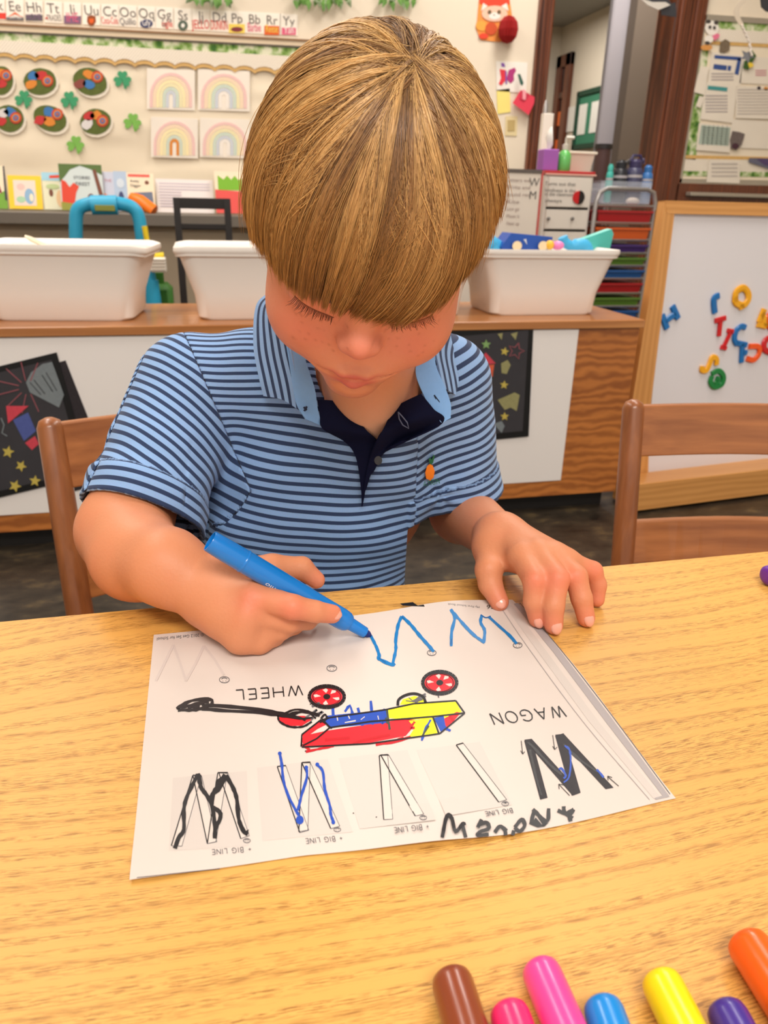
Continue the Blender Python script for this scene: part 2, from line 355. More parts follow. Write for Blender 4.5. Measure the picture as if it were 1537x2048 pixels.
for i, (t, cx) in enumerate(LET):
    ry = 48 + (82 - 48) * (cx + 0) / 640.0 - 2
    pl = lambda x, y, off=.0046: P_(x, y, off)
    c = empty('alphabet_card', pl(cx, ry - 4).tolist(), 'alphabet card %s with a %s, above the picture rail' % (t, desc[i]), 'alphabet card', 'alphabet cards along the rail')
    mb = MB(); mb.prism([P_(cx - 17.5, ry - 50, .003), P_(cx + 17.5, ry - 48, .003), P_(cx + 17.5, ry - 5, .003), P_(cx - 17.5, ry - 7, .003)], (0, .0015, 0)); mb.build('card', card_m, c)
    u = P_(cx + 10, ry - 28.5, .004) - P_(cx - 10, ry - 29.5, .004); L_ = np.linalg.norm(u); u /= L_
    mb = MB(); tw_ = text_mesh(t)[2] * .036 / .7; put_text(mb, t, (P_(cx - 10, ry - 26, .0042) + P_(cx + 10, ry - 25, .0042)) / 2 - u * tw_ / 2, u, (0, 0, 1), height=.036); mb.build('letters', ink, c)
    y0, y1 = ry - 21, ry - 8
    def word(txt, m, w=28, h=.026, y=None, name='logo_text'):
        mb = MB(); yy = (y0 + y1) / 2 + 4 if y is None else y
        u = P_(cx + w / 2, yy + .6, .0044) - P_(cx - w / 2, yy, .0044); L_ = np.linalg.norm(u); put_text(mb, txt, P_(cx - w / 2, yy, .0052), u / L_, (0, 0, 1), width=L_, height=h); return mb.build(name, m, c)
    def shape(pts, m, name='logo', off=.0044): mb = MB(); mb.prism([P_(cx + a, (y0 + y1) / 2 + b, off) for a, b in pts], (0, .001, 0)); return mb.build(name, m, c)
    rect = lambda w, h: [(-w, -h), (w, -h + .7), (w, h + .7), (-w, h)]
    if i == 0: shape(rect(20, 6), LM_('red'))
    elif i == 1: shape([(-15, 0), (0, -9), (16, 1), (11, 1), (0, -5), (-10, 0)], LM_('orange')); shape([(-17, 1), (17, 2), (17, 8), (-17, 7)], LM_('slate')); word('HAPPIER', LM_('white'), 28, .014)
    elif i == 2: shape(rect(17, 6), LM_('slate')); word('HOME', LM_('violet'), 30, .022)
    elif i == 3: word('-TRADES', ink, 32, .022); shape([(-16, -3), (-12, -3), (-12, 1), (-16, 1)], LM_('red'))
    elif i == 4: shape(rect(17, 8), LM_('violet')); word('IHE', LM_('pink'), 24, .034)
    elif i == 5: shape([(-8, -9), (0, -11), (8, -9), (9, 2), (5, 8), (0, 11), (-6, 8), (-9, 2)], LM_('brown')); shape([(-5, -4), (5, -4), (4, 4), (0, 6), (-4, 4)], LM_('orange'), off=.0056)
    elif i == 6: word('Coca-Cola', LM_('scarlet'), 33, .026)
    elif i == 7: word('Quillio', LM_('slate'), 32, .026)
    elif i == 8: shape([(13 * math.cos(a), 9 * math.sin(a)) for a in np.linspace(0, 6.28, 15)[:-1]], LM_('blue')); word('Gfy', LM_('white'), 17, .026)
    elif i == 9: word('Go', LM_('slate'), 10, .026); word('   ogle', LM_('red'), 33, .024)
    elif i == 10: shape([(10 * math.cos(a), 10.5 * math.sin(a)) for a in np.linspace(0, 6.28, 15)[:-1]], LM_('green')); shape([(4 * math.cos(a), 5 * math.sin(a)) for a in np.linspace(0, 6.28, 6)[:-1]], LM_('white'), off=.0056)
    elif i == 11: word('JELLO', LM_('scarlet'), 34, .034)
    elif i == 12: word('DUNKIN', LM_('red'), 34, .036)
    elif i == 13: shape(rect(16, 9), LM_('yellow')); shape([(12 * math.cos(a), 2 + 5 * math.sin(a)) for a in np.linspace(0, 6.28, 13)[:-1]], LM_('maroon'), off=.0056)
    elif i == 14: word('Barbie', LM_('pink'), 27, .034)
    elif i == 15: shape(rect(15, 9), LM_('orange')); word('Reese', LM_('yellow'), 25, .030)
    else: shape(rect(14, 7), LM_('pink')); word('Yah', LM_('white'), 20, .026)
# bulletin board paper with soft creases
def crinkle():
    m = mat('bulletin_paper', (238, 224, 200), .9, spec=.15, noise=(5, .03)); nt = m.node_tree; b = nt.nodes['Principled BSDF']; return m
crinkle()
bx0, bx1 = float(P_(-300, 300)[0]), float(P_(640, 300)[0]); bzt, bzb = float(P_(300, 82)[2]), float(P_(300, 440)[2])
nx_, nz_ = 120, 60; V = []
for i in range(nx_ + 1):
    for j in range(nz_ + 1):
        x = bx0 + (bx1 - bx0) * i / nx_; z = bzb + (bzt - bzb) * j / nz_; V.append((x, 0, z))
V = np.array(V); A = .0075 * vn(V * [1, 1, 4.5], 2.6, 3) * (1.2 - (V[:, 2] - bzb) / (bzt - bzb)) + .003 * vn(V * [1.5, 1, 5], 5, 5)
V[:, 1] = YB - .0135 + np.clip(A, -.0065, .0065); mb = MB(); idf = lambda i, j: i * (nz_ + 1) + j
mb.add(V, [(idf(i, j), idf(i + 1, j), idf(i + 1, j + 1), idf(i, j + 1)) for i in range(nx_) for j in range(nz_)], True)
n0 = len(mb.v); ringi = [idf(i, 0) for i in range(nx_ + 1)] + [idf(nx_, j) for j in range(1, nz_ + 1)] + [idf(i, nz_) for i in range(nx_ - 1, -1, -1)] + [idf(0, j) for j in range(nz_ - 1, 0, -1)]
mb.v += [(V[k][0], YB - .001, V[k][2]) for k in ringi]
for q in range(len(ringi)): a, b = q, (q + 1) % len(ringi); mb.f.append((ringi[a], ringi[b], n0 + b, n0 + a)); mb.sm.append(False)
bb = mb.build('bulletin_board', MATS['bulletin_paper']); tag(bb, 'cream paper covered bulletin board under the alphabet strip', 'bulletin board')
# border: leaf printed band, dotted scallop, gold edge
def leafband_mat(name='leaf_print'):
    m = bpy.data.materials.new(name); m.use_nodes = True; nt = m.node_tree; b = nt.nodes['Principled BSDF']; tc = nt.nodes.new('ShaderNodeTexCoord')
    v = nt.nodes.new('ShaderNodeTexVoronoi'); v.inputs['Scale'].default_value = 26; n = nt.nodes.new('ShaderNodeTexNoise'); n.inputs['Scale'].default_value = 30
    nt.links.new(tc.outputs['Object'], v.inputs['Vector']); nt.links.new(tc.outputs['Object'], n.inputs['Vector'])
    a = nt.nodes.new('ShaderNodeMath'); a.operation = 'ADD'; nt.links.new(n.outputs['Fac'], a.inputs[0]); s_ = nt.nodes.new('ShaderNodeMath'); s_.operation = 'MULTIPLY'; s_.inputs[1].default_value = .5
    nt.links.new(v.outputs['Distance'], s_.inputs[0]); nt.links.new(s_.outputs[0], a.inputs[1])
    cr = nt.nodes.new('ShaderNodeValToRGB'); e = cr.color_ramp.elements; e[0].position = .50; e[0].color = (*lin((58, 104, 34)), 1); e[1].position = .92; e[1].color = (*lin((226, 224, 196)), 1)
    q = e.new(.66); q.color = (*lin((126, 160, 76)), 1); q = e.new(.78); q.color = (*lin((176, 192, 140)), 1); nt.links.new(a.outputs[0], cr.inputs[0]); nt.links.new(cr.outputs[0], b.inputs['Base Color']); b.inputs['Roughness'].default_value = .8
    MATS[name] = m; return m
leafband_mat()
def dots_mat():
    m = bpy.data.materials.new('dotted_print'); m.use_nodes = True; nt = m.node_tree; b = nt.nodes['Principled BSDF']; tc = nt.nodes.new('ShaderNodeTexCoord')
    mp = nt.nodes.new('ShaderNodeMapping'); mp.inputs['Rotation'].default_value = (0, math.radians(45), 0); mp.inputs['Scale'].default_value = (1, 0, 1)
    v = nt.nodes.new('ShaderNodeTexVoronoi'); v.inputs['Scale'].default_value = 110; v.inputs['Randomness'].default_value = 0
    nt.links.new(tc.outputs['Object'], mp.inputs['Vector']); nt.links.new(mp.outputs[0], v.inputs['Vector'])
    cr = nt.nodes.new('ShaderNodeValToRGB'); e = cr.color_ramp.elements; e[0].position = .20; e[0].color = (*lin((188, 172, 158)), 1); e[1].position = .30; e[1].color = (*lin((242, 232, 214)), 1)
    nt.links.new(v.outputs['Distance'], cr.inputs[0]); nt.links.new(cr.outputs[0], b.inputs['Base Color']); b.inputs['Roughness'].default_value = .8; MATS['dotted_print'] = m
dots_mat(); gold = mat('gold_edge', (214, 172, 104), .5, noise=(60, .2))
def border(fy, x0, x1, parent, off, h1=19, h2=48, h3=8, n=14, sc=40):
    """border strips hung below the line y=fy(x); sizes in pixels"""
    mb = MB(); mb.hexa([P_(x0, fy(x0), off), P_(x1, fy(x1), off), P_(x1, fy(x1) + h1, off), P_(x0, fy(x0) + h1, off)], [P_(x0, fy(x0), off - .002), P_(x1, fy(x1), off - .002), P_(x1, fy(x1) + h1, off - .002), P_(x0, fy(x0) + h1, off - .002)])
    mb.build('leaf_border', MATS['leaf_print'], parent)
    for nm, m, a, b, o2 in (('gold_edge', gold, h1, h2 + h3, off + .001), ('scalloped_border', MATS['dotted_print'], h1 - 2, h2, off + .0035)):
        top = []; bot = []; N = int((x1 - x0) / 5)
        for i in range(N + 1):
            x = x0 + (x1 - x0) * i / N; w = abs(math.sin((x - x0) * math.pi / sc)); top.append((x, fy(x) + a)); bot.append((x, fy(x) + b - 7 * w ** .7))
        mb = MB()
        for i in range(N): mb.hexa([P_(*top[i], o2), P_(*top[i + 1], o2), P_(*bot[i + 1], o2), P_(*bot[i], o2)], [P_(*top[i], o2 - .002), P_(*top[i + 1], o2 - .002), P_(*bot[i + 1], o2 - .002), P_(*bot[i], o2 - .002)])
        mb.build(nm, m, parent)
border(lambda x: 63 + (94 - 63) * x / 560, -250, 640, bb, .024)
BO = .0225
def deco(name, label, cat, layers, group=None, off=BO, cxy=None):
    """layers: list of (part, material, outline px, extra offset); first one carries the thing"""
    c = cxy or layers[0][2][0]
    root = empty(name, P_(c[0], c[1], off).tolist(), label, cat, group)
    for k, (nm, m, pts, e) in enumerate(layers):
        mb = MB(); mb.prism([P_(x, y, off + e) for x, y in pts], (0, .0014, 0)); mb.build(nm, m, root)
    return root
def blob(cx, cy, rx, ry, ang=0, n=14, sq=1.0, jag=0, seed=0):
    r = random.Random(seed); out = []
    for i in range(n):
        a = 2 * math.pi * i / n; x = rx * math.cos(a); y = ry * math.sin(a); j = 1 + jag * (r.random() - .5); x *= j; y *= j
        out.append((cx + x * math.cos(ang) - y * math.sin(ang), cy + x * math.sin(ang) + y * math.cos(ang)))
    return out
pot_m = mat('pot_green', (92, 104, 46), .8, noise=(60, .3)); pot_e = mat('pot_cut_edge', (236, 226, 208), .8)
pc = {'blue': mat('crayon_blue', (66, 122, 182), .8), 'red': mat('crayon_red', (200, 60, 60), .8), 'orange': mat('crayon_orange', (222, 138, 56), .8), 'rust': mat('crayon_rust', (196, 100, 60), .8), 'white': mat('crayon_white', (222, 216, 214), .8), 'plum': mat('crayon_plum', (140, 74, 66), .8)}
POTS = [(2, 161, 24, 29, 0, ['orange', 'blue', 'red', 'rb'], 'topmost and cut by the left frame edge'), (80, 163, 33, 27, 0, ['blue', 'red', 'orange', 'rb'], 'with blue, red and orange patches, second in the top row'), (180, 163, 35, 27, .35, ['orange', 'plum', 'blue', 'rb'], 'with orange ragged top, third in the top row'),
        (18, 237, 30, 27, .3, ['white', 'blue', 'red', 'rb'], 'leftmost of the lower row'), (100, 237, 35, 25, .45, ['blue', 'red', 'orange', 'rb'], 'middle one of the lower row'), (191, 243, 31, 26, -.1, ['red', 'orange', 'white', 'rb'], 'rightmost of the lower row')]
for k, (cx, cy, rx, ry, a, cs, ds) in enumerate(POTS):
    ls = [('paper_backing', pot_e, blob(cx + 3, cy + 4, rx + 2, ry + 2, a, 16, seed=k), 0), ('pot', pot_m, blob(cx, cy, rx, ry, a, 20, jag=.04, seed=k), .002)]
    pos = [(-.40, -.42), (.05, -.48), (-.55, .22), (.45, -.05)] if k % 2 else [(-.05, -.52), (-.58, .15), (-.05, .22), (.42, -.35)]
    for (dx, dy), q in zip(pos, cs):
        px, py = cx + dx * rx, cy + dy * ry
        if q == 'rb':
            for r_, m_ in ((12, pc['red']), (9, pc['orange']), (6, pc['blue']), (3, pc['rust'])): ls.append(('arch', m_, blob(px, py, r_, r_, 0, 10, seed=k), .004 + (12 - r_) * .00035))
        else: ls.append(('patch', pc[q], blob(px, py, 12, 9, a + dx, 9, jag=.35, seed=k * 5 + int(dx * 10)), .0035))
    deco('paper_pot', 'round green paper pot, ' + ds, 'paper cutout', ls, 'paper pots on the board', cxy=(cx, cy))
g1 = mat('shamrock_dark', (66, 156, 108), .75); g2 = mat('shamrock_light', (126, 184, 84), .75)
for (cx, cy, m_, nm, a) in ((47, 198, g1, 'dark green, left, between the two rows of pots', .1), (139, 200, g1, 'dark green, middle, between the two rows of pots', -.1), (245, 159, g1, 'dark green, highest, right of the top row of pots', .0), (265, 244, g2, 'light green, beside the rainbow paintings', .1), (151, 289, g2, 'light green, lowest, above the standing books', .1)):
    r0 = empty('shamrock', P_(cx, cy, BO).tolist(), 'paper shamrock, ' + nm, 'paper cutout', 'paper shamrocks')
    for k in range(3):
        b_ = a - math.pi / 2 + (k - 1) * 1.95; q = [(cx + 17 * (f_ * math.cos(b_) - r_ * math.sin(b_)), cy + 17 * (f_ * math.sin(b_) + r_ * math.cos(b_))) for r_, f_ in ((0, 0), (-.34, .22), (-.60, .58), (-.52, .92), (-.24, 1.02), (0, .84), (.24, 1.02), (.52, .92), (.60, .58), (.34, .22))]
        MB().prism([P_(x, y, BO + .001 * k) for x, y in q], (0, .0009, 0)).build('leaf', m_, r0)
    MB().prism([P_(cx - 1, cy, BO), P_(cx + 3, cy, BO), P_(cx + 9, cy + 18, BO), P_(cx + 4, cy + 19, BO)], (0, .0009, 0)).build('stem', m_, r0)
paper_w = mat('watercolour_paper', (244, 234, 220), .85)
pas = [mat('pastel%d' % i, c, .85, noise=(80, .04)) for i, c in enumerate([(240, 200, 194), (246, 220, 190), (250, 234, 184), (240, 230, 184), (206, 220, 204), (206, 212, 220), (246, 238, 228)])]
for k, (x0, y0, x1, y1, o_) in enumerate(((294, 136, 390, 218, 0), (396, 138, 500, 220, 1), (302, 233, 396, 314, 2), (400, 235, 500, 314, 3))):
    w = x1 - x0; h = y1 - y0; cx = (x0 + x1) / 2; root = empty('rainbow_painting', P_(cx, (y0 + y1) / 2, BO).tolist(), 'pastel rainbow painting on white paper, ' + ['upper left', 'upper right, half behind the hair', 'lower left with an orange middle', 'lower right, half behind the hair'][k] + ' of the four', 'painting', 'rainbow paintings')
    MB().prism([P_(x0, y0, BO), P_(x1, y0 + 4, BO), P_(x1, y1 + 3, BO), P_(x0, y1, BO)], (0, .0012, 0)).build('sheet', paper_w, root)
    for r_ in range(6):
        ro = .44 - r_ * .068; ri = ro - .058; m_ = pas[(r_ + (0 if r_ < 2 or k % 2 == 0 else 1)) % 7]
        if k == 2 and r_ == 5: m_ = pc['orange']
        pts = []; 
        for i in range(13): a = math.pi * i / 12; pts.append((cx - math.cos(a) * ro * w, y1 - 3 - h * .28 - math.sin(a) * ro * h * 1.3))
        inn = [(cx - math.cos(math.pi * i / 12) * ri * w, y1 - 3 - h * .28 - math.sin(math.pi * i / 12) * ri * h * 1.3) for i in range(13)]
        pts = [(cx - ro * w, y1 - 3)] + pts + [(cx + ro * w, y1 - 3)]; inn = [(cx - ri * w, y1 - 3)] + inn + [(cx + ri * w, y1 - 3)]
        mb = MB(); o1 = BO + .0014
        for i in range(len(pts) - 1): mb.hexa([P_(*pts[i], o1), P_(*pts[i + 1], o1), P_(*inn[i + 1], o1), P_(*inn[i], o1)], [P_(*pts[i], o1 - .001), P_(*pts[i + 1], o1 - .001), P_(*inn[i + 1], o1 - .001), P_(*inn[i], o1 - .001)])
        mb.build('arch', m_, root)
# leaves of a garland on the wall above the cards
lf = mat('leaf_green', (96, 140, 62), .6, noise=(40, .2)); lf2 = mat('leaf_grey_green', (138, 156, 118), .6, noise=(40, .2))
for nm, x0, x1, lab in (('leaf_garland', 385, 470, 'green leaf garland left above the hair'), ('leaf_garland', 585, 700, 'green leaf garland directly over the hair'), ('leaf_garland', 765, 835, 'grey green leaf garland right over the hair')):
    r0 = empty(nm, P_((x0 + x1) / 2, -12, .02).tolist(), lab, 'garland'); mb = MB(); mb.tube([P_(x0 - 10, -14, .02), P_((x0 + x1) / 2, -6, .02), P_(x1 + 10, -12, .02)], .003, 6); mb.build('stem', lf, r0)
    r_ = random.Random(x0)
    for k in range(int((x1 - x0) / 4.5)):
        cx = x0 + 4.5 * k; a = r_.uniform(.3, 2.8); L_ = r_.uniform(20, 34); by = -10 + 3 * r_.random(); c0 = P_(cx, by, .022); c1 = P_(cx + math.cos(a) * L_ * .5, by + abs(math.sin(a)) * L_, .022 + r_.uniform(0, .03)); s_ = np.cross(c1 - c0, [0, 1, 0]); s_ = s_ / np.linalg.norm(s_) * .013
        mid = c0 * .5 + c1 * .5 + [0, -.006, 0]; mb = MB(); mb.add([c0, mid + s_, c1, mid - s_, mid + [0, -.004, 0], mid + [0, .002, 0]], [(0, 1, 4), (1, 2, 4), (2, 3, 4), (3, 0, 4), (1, 0, 5), (2, 1, 5), (3, 2, 5), (0, 3, 5)]); mb.build('leaf', lf if k % 3 else lf2, r0)
# wall things between the hair and the door
redp = mat('red_paper', (226, 70, 44), .7); redo = mat('orange_paper', (240, 150, 70), .7); pkf = mat('peach_face', (244, 196, 170), .7); wht = mat('white_card', (240, 234, 224), .7); drk = mat('dark_red_tissue', (150, 14, 14), .8)
fg = deco('paper_figure', 'red and orange paper new-year cat figure on the wall', 'wall decoration',
     [('outline', redo, [(955, 40), (960, -14), (1018, -14), (1026, 40), (1030, 70), (1000, 84), (962, 80), (952, 55)], 0), ('hat', redp, [(960, -14), (1020, -14), (1020, 8), (1002, 12), (976, 11), (960, 7)], .002),
      ('ear', wht, [(963, 22), (967, 6), (976, 12)], .003), ('ear', wht, [(1003, 12), (1014, 6), (1018, 22)], .003), ('face', pkf, blob(990, 27, 26, 16, 0, 16), .004), ('muzzle', wht, blob(990, 32, 12, 7, 0, 12), .005),
      ('eye', mat('eye_brown', (110, 90, 60), .5), blob(980, 24, 4, 4.5, 0, 8), .006), ('eye', MATS['eye_brown'], blob(999, 24, 4, 4.5, 0, 8), .006), ('nose', MATS['eye_brown'], blob(989, 30, 1.6, 1.2, 0, 6), .0065),
      ('sleeve', mat('amber_paper', (240, 166, 70), .7), blob(964, 52, 12, 10, .3, 10), .003), ('lantern', mat('lantern_paper', (206, 82, 40), .7), blob(983, 57, 12, 13, 0, 12), .005), ('foot', redp, blob(968, 72, 10, 6, 0, 10), .005)], off=.004, cxy=(985, 40))
mb = MB(); c = P_(1017, 59, .05); rr = float(np.linalg.norm(P_(1036, 59, .05) - c)); prof = []
for i in range(28):                                        # honeycomb ball with pleats
    a = 2 * math.pi * i / 28; a2 = a + math.pi / 28
    for aa, s_ in ((a, 1.0), (a2, .86)):
        pass
mb.lathe([(.002, -rr * 1.2), (rr * .5, -rr * 1.05), (rr * .87, -rr * .62), (rr, 0), (rr * .87, rr * .62), (rr * .5, rr * 1.05), (.002, rr * 1.2)], c, 40)
for k in range(len(mb.v)):
    i = k % 40; v = np.array(mb.v[k]) - c; v[:2] *= (1 if i % 2 else .84); mb.v[k] = tuple(v + c)
mb.sm = [False] * len(mb.sm); tag(mb.build('honeycomb_ball', drk), 'dark red honeycomb paper ball beside the paper figure', 'paper ball')
deco('butterfly_card', 'pale card with a pink and purple butterfly, left of the door frame', 'card', [('card', wht, [(993, 122), (1056, 125), (1053, 186), (994, 182)], 0), ('wing', mat('wing_red', (226, 56, 70), .7), [(1000, 138), (1012, 140), (1012, 160), (1004, 171), (998, 168), (1003, 156)], .002),
     ('wing', mat('wing_purple', (176, 52, 120), .7), [(1014, 158), (1018, 140), (1030, 135), (1033, 141), (1028, 150), (1029, 160), (1022, 167), (1017, 162)], .002), ('body', mat('violet_ink', (130, 80, 170), .7), [(1003, 126), (1009, 126), (1011, 134), (1004, 133)], .002), ('body', MATS['violet_ink'], [(1011, 142), (1014, 142), (1015, 168), (1012, 168)], .003)], off=.004)
deco('sticky_note', 'plain yellow note on the wall beside the hair', 'note', [('note', mat('yellow_note', (244, 226, 130), .8), [(994, 180), (1020, 177), (1022, 224), (996, 228)], 0)], off=.004)
deco('folded_card', 'small beige card low on the wall beside the hair', 'card', [('card', mat('beige_card', (226, 208, 160), .8), [(1012, 232), (1036, 233), (1034, 272), (1011, 271)], 0), ('card_print', mat('tan_print', (190, 166, 110), .8), [(1016, 240), (1031, 240), (1030, 262), (1016, 262)], .002)], off=.004)
deco('red_pocket_card', 'crimson folded card hanging by a clip at the door frame', 'card', [('card', mat('crimson_card', (224, 62, 84), .7), [(1042, 180), (1074, 196), (1058, 230), (1026, 206)], 0), ('flap', mat('rose_flap', (200, 50, 76), .7), [(1042, 180), (1060, 188), (1049, 203), (1040, 198)], .003), ('heart', mat('pink_tab', (238, 160, 168), .7), [(1046, 178), (1053, 182), (1052, 200), (1046, 198)], .005),
     ('clip', mat('clip_green', (50, 90, 76), .5), [(1036, 148), (1041, 148), (1048, 166), (1045, 172), (1041, 168)], .006)], off=.034)
# ================================================================ COUNTER, BOOKS, THINGS BY THE BACK WALL
CY = 3.58
zc = Z_at(250, 427, CY)
grey = mat('counter_grey', (112, 104, 94), .5); tan = mat('counter_panel', (164, 148, 126), .7)
ct = empty('counter', (-1.6, CY, 0), 'long dark grey counter under the bulletin board', 'counter')
MB().span((-3.4, CY, zc - .05), (DL0 - .18, YB - .03, zc), .004).build('worktop', grey, ct)
MB().span((-3.4, CY + .06, .12), (DL0 - .2, CY + .09, zc - .05)).build('front_panel', tan, ct)
MB().span((-3.4, CY + .10, 0), (DL0 - .2, CY + .13, .12)).build('kickboard', mat('kick_dark', (26, 16, 12), .7), ct)
for px in (505,): MB().span((X_at(px, 450, CY), CY - .03, 0), (X_at(px + 18, 450, CY), CY, zc - .05), .004).build('post', mat('black_metal', (22, 20, 20), .4), ct)
mat('black_metal', (22, 20, 20), .4)
BKY = 3.78
def bk(name, label, x0, x1, ytop, cover, parts, lean=.05, ybot=None, th=.012, Y=BKY, cat='book', group='books standing on the counter'):
    """a book stood up on the counter, its cover facing the room; parts: (name, material, outline as fractions)"""
    a = wy(x0, 400, Y)[0]; b = wy(x1, 400, Y)[0]; z1 = Z_at((x0 + x1) / 2, ytop, Y + lean); z0 = zc + .001
    r = empty(name, ((a + b) / 2, Y, z0), label, cat, group)
    h = z1 - z0; u = np.array([0, lean, h]); u /= np.linalg.norm(u); n = np.array([0, -u[2], u[1]]); L_ = math.hypot(h, lean); O = np.array([a, Y, z0 + th * u[1] + .001]); xw = np.array([1, 0, 0.]) * (b - a)
    def q(fx, fy, o): return O + xw * fx + u * (L_ * fy) + n * o
    mb = MB(); mb.prism([q(0, 0, 0), q(1, 0, 0), q(1, 1, 0), q(0, 1, 0)], n * .0015); mb.build('cover', cover, r)
    mb = MB(); mb.prism([q(.02, .01, -th), q(.99, .01, -th), q(.99, .99, -th), q(.02, .99, -th)], n * (th - .0005)); mb.build('pages', mat('book_pages', (238, 230, 214), .8), r)
    for k, p in enumerate(parts):
        if p[0] == 'text':
            _, m_, txt, fx, fy, w_ = p; mb = MB(); put_text(mb, txt, q(fx, fy, .0030), (1, 0, 0), u, width=w_ * (b - a)); mb.build('title', m_, r)
        else:
            mb = MB(); mb.prism([q(x, y, .0016 + .0003 * (k + 1)) for x, y in p[2]], n * .0005); mb.build(p[0], p[1], r)
    return r
cm = lambda n, c: mat('print_' + n, c, .6)
def el(cx, cy, rx, ry, n=12): return [(cx + rx * math.cos(2 * math.pi * i / n), cy + ry * math.sin(2 * math.pi * i / n)) for i in range(n)]
cream, yel, sky, redc, green, brown, lav, pink, navyc, oran, teal_ = cm('cream', (244, 226, 196)), cm('yellow', (246, 202, 50)), cm('sky', (160, 206, 224)), cm('red', (222, 70, 46)), cm('green', (120, 168, 60)), cm('brown', (120, 70, 50)), cm('lavender', (196, 200, 216)), cm('pink', (238, 190, 180)), cm('navy', (60, 66, 110)), cm('orange', (240, 130, 40)), cm('teal', (70, 150, 150))
inkb = cm('ink', (40, 44, 60))
bk('picture_book', 'book with green and dark red cover at the left frame edge', -30, 14, 334, cream, [('cover_art', green, [(0, 0), (1, 0), (1, .45), (.5, .3), (0, .2)]), ('cover_art', cm('maroon', (130, 30, 50)), [(.35, .45), (.8, .35), (.6, .75)]), ('cover_art', inkb, [(.9, .2), (1, .2), (1, 1), (.93, 1)])])
bk('picture_book', 'yellow framed picture book with a little blue animal', 17, 84, 354, yel, [('cover_art', cm('blush', (238, 214, 200)), [(.16, .10), (.82, .10), (.82, .86), (.16, .86)]), ('cover_art', cm('powder', (140, 176, 206)), el(.62, .38, .15, .24)), ('cover_art', pink, el(.38, .66, .12, .10)), ('cover_art', cm('mint', (170, 206, 170)), el(.36, .28, .14, .10)), ('cover_art', cream, el(.68, .34, .06, .12))])
bk('picture_book', 'pale book with a blue sky band, half behind the large storybook', 86, 138, 348, cm('ivory', (228, 226, 196)), [('cover_art', sky, [(0, .78), (1, .78), (1, 1), (0, 1)]), ('cover_art', redc, [(.3, .84), (.7, .86), (.68, .94), (.3, .92)]), ('cover_art', brown, el(.32, .45, .08, .1)), ('cover_art', cm('peach', (232, 196, 150)), el(.7, .3, .2, .25)), ('cover_art', cm('sage', (190, 206, 150)), el(.4, .62, .26, .07))], Y=BKY + .02)
bk('storybook', 'tall storybook with a red fox and forest on its cover', 122, 208, 331, cm('mist', (206, 216, 214)), [('cover_art', cm('forest', (84, 110, 52)), [(0, 1), (1, 1), (1, .78), (.74, .90), (.5, .97), (.26, .88), (.12, .72), (0, .6)]), ('cover_art', brown, [(.78, .88), (.86, .9), (1.0, .3), (.9, .3)]), ('cover_art', redc, [(.02, .1), (.30, .12), (.36, .38), (.44, .52), (.32, .60), (.22, .50), (.14, .62), (.04, .66)]), ('cover_art', cm('grass', (150, 150, 60)), [(0, 0), (1, 0), (1, .2), (.6, .26), (.3, .14), (0, .18)]), ('cover_art', cm('cottage', (110, 56, 50)), el(.70, .28, .08, .09)),
   ('text', inkb, 'STORIES', .33, .68, .38), ('text', inkb, 'FIREST', .36, .54, .34)], Y=BKY - .02)
bk('picture_book', 'pale lavender book with faint lettering right of the fox storybook', 206, 232, 346, lav, [('text', cm('rose', (200, 130, 140)), 'THE', .2, .74, .55), ('cover_art', oran, [(.1, .1), (.5, .1), (.4, .4), (.1, .45)])])
bk('picture_book', 'pale blue book with a dark blue figure, behind the blue easel', 230, 256, 345, cm('ice', (176, 194, 216)), [('cover_art', navyc, el(.5, .3, .22, .2)), ('cover_art', cm('frost', (206, 216, 226)), el(.5, .7, .3, .12))])
bk('picture_book', 'cream book with a red top band and a grey truck picture', 256, 310, 349, cream, [('cover_art', cm('coral', (226, 96, 84)), [(.06, .90), (.86, .90), (.86, .97), (.06, .97)]), ('cover_art', cm('steel', (110, 118, 138)), [(.08, .12), (.95, .12), (.92, .52), (.1, .48)]), ('cover_art', brown, el(.74, .76, .08, .05)), ('cover_art', redc, el(.32, .36, .2, .12)), ('text', inkb, 'Away', .12, .76, .34), ('text', inkb, 'Digger', .12, .64, .40)])
bk('picture_chart', 'white printed sheet standing on the counter behind the black chair', 313, 428, 360, cm('sheet', (234, 224, 220)), [('print_line', cm('lilac', (196, 184, 196)), [(.06, .88 - .085 * k), (.94 - .5 * (k > 2), .88 - .085 * k), (.94 - .5 * (k > 2), .85 - .085 * k), (.06, .85 - .085 * k)]) for k in range(9)], th=.003, Y=BKY + .03, cat='chart', group='standing charts')
bk('picture_book', 'book with a bright green crown shape over a red lower half', 432, 496, 345, cream, [('cover_art', cm('lime', (124, 182, 44)), [(.10, .55), (.86, .55), (.86, .84), (.74, .80), (.64, .9), (.52, .80), (.40, .9), (.28, .8), (.10, .9)]), ('cover_art', cm('tomato', (228, 84, 78)), [(.0, 0), (1, 0), (1, .52), (.0, .56)])])
mb = MB(); oc = wy(285, 418, BKY - .14); mb.tube([wy(262, 395, BKY - .1), wy(280, 405, BKY - .12), wy(308, 424, BKY - .14)], [.022, .034, .03], 12)
for k in range(len(mb.v)): mb.v[k] = (mb.v[k][0], mb.v[k][1], max(mb.v[k][2], zc + .001))
tag(mb.build('plastic_scoop', mat('orange_plastic', (246, 124, 26), .4)), 'orange plastic toy lying before the truck book', 'toy')

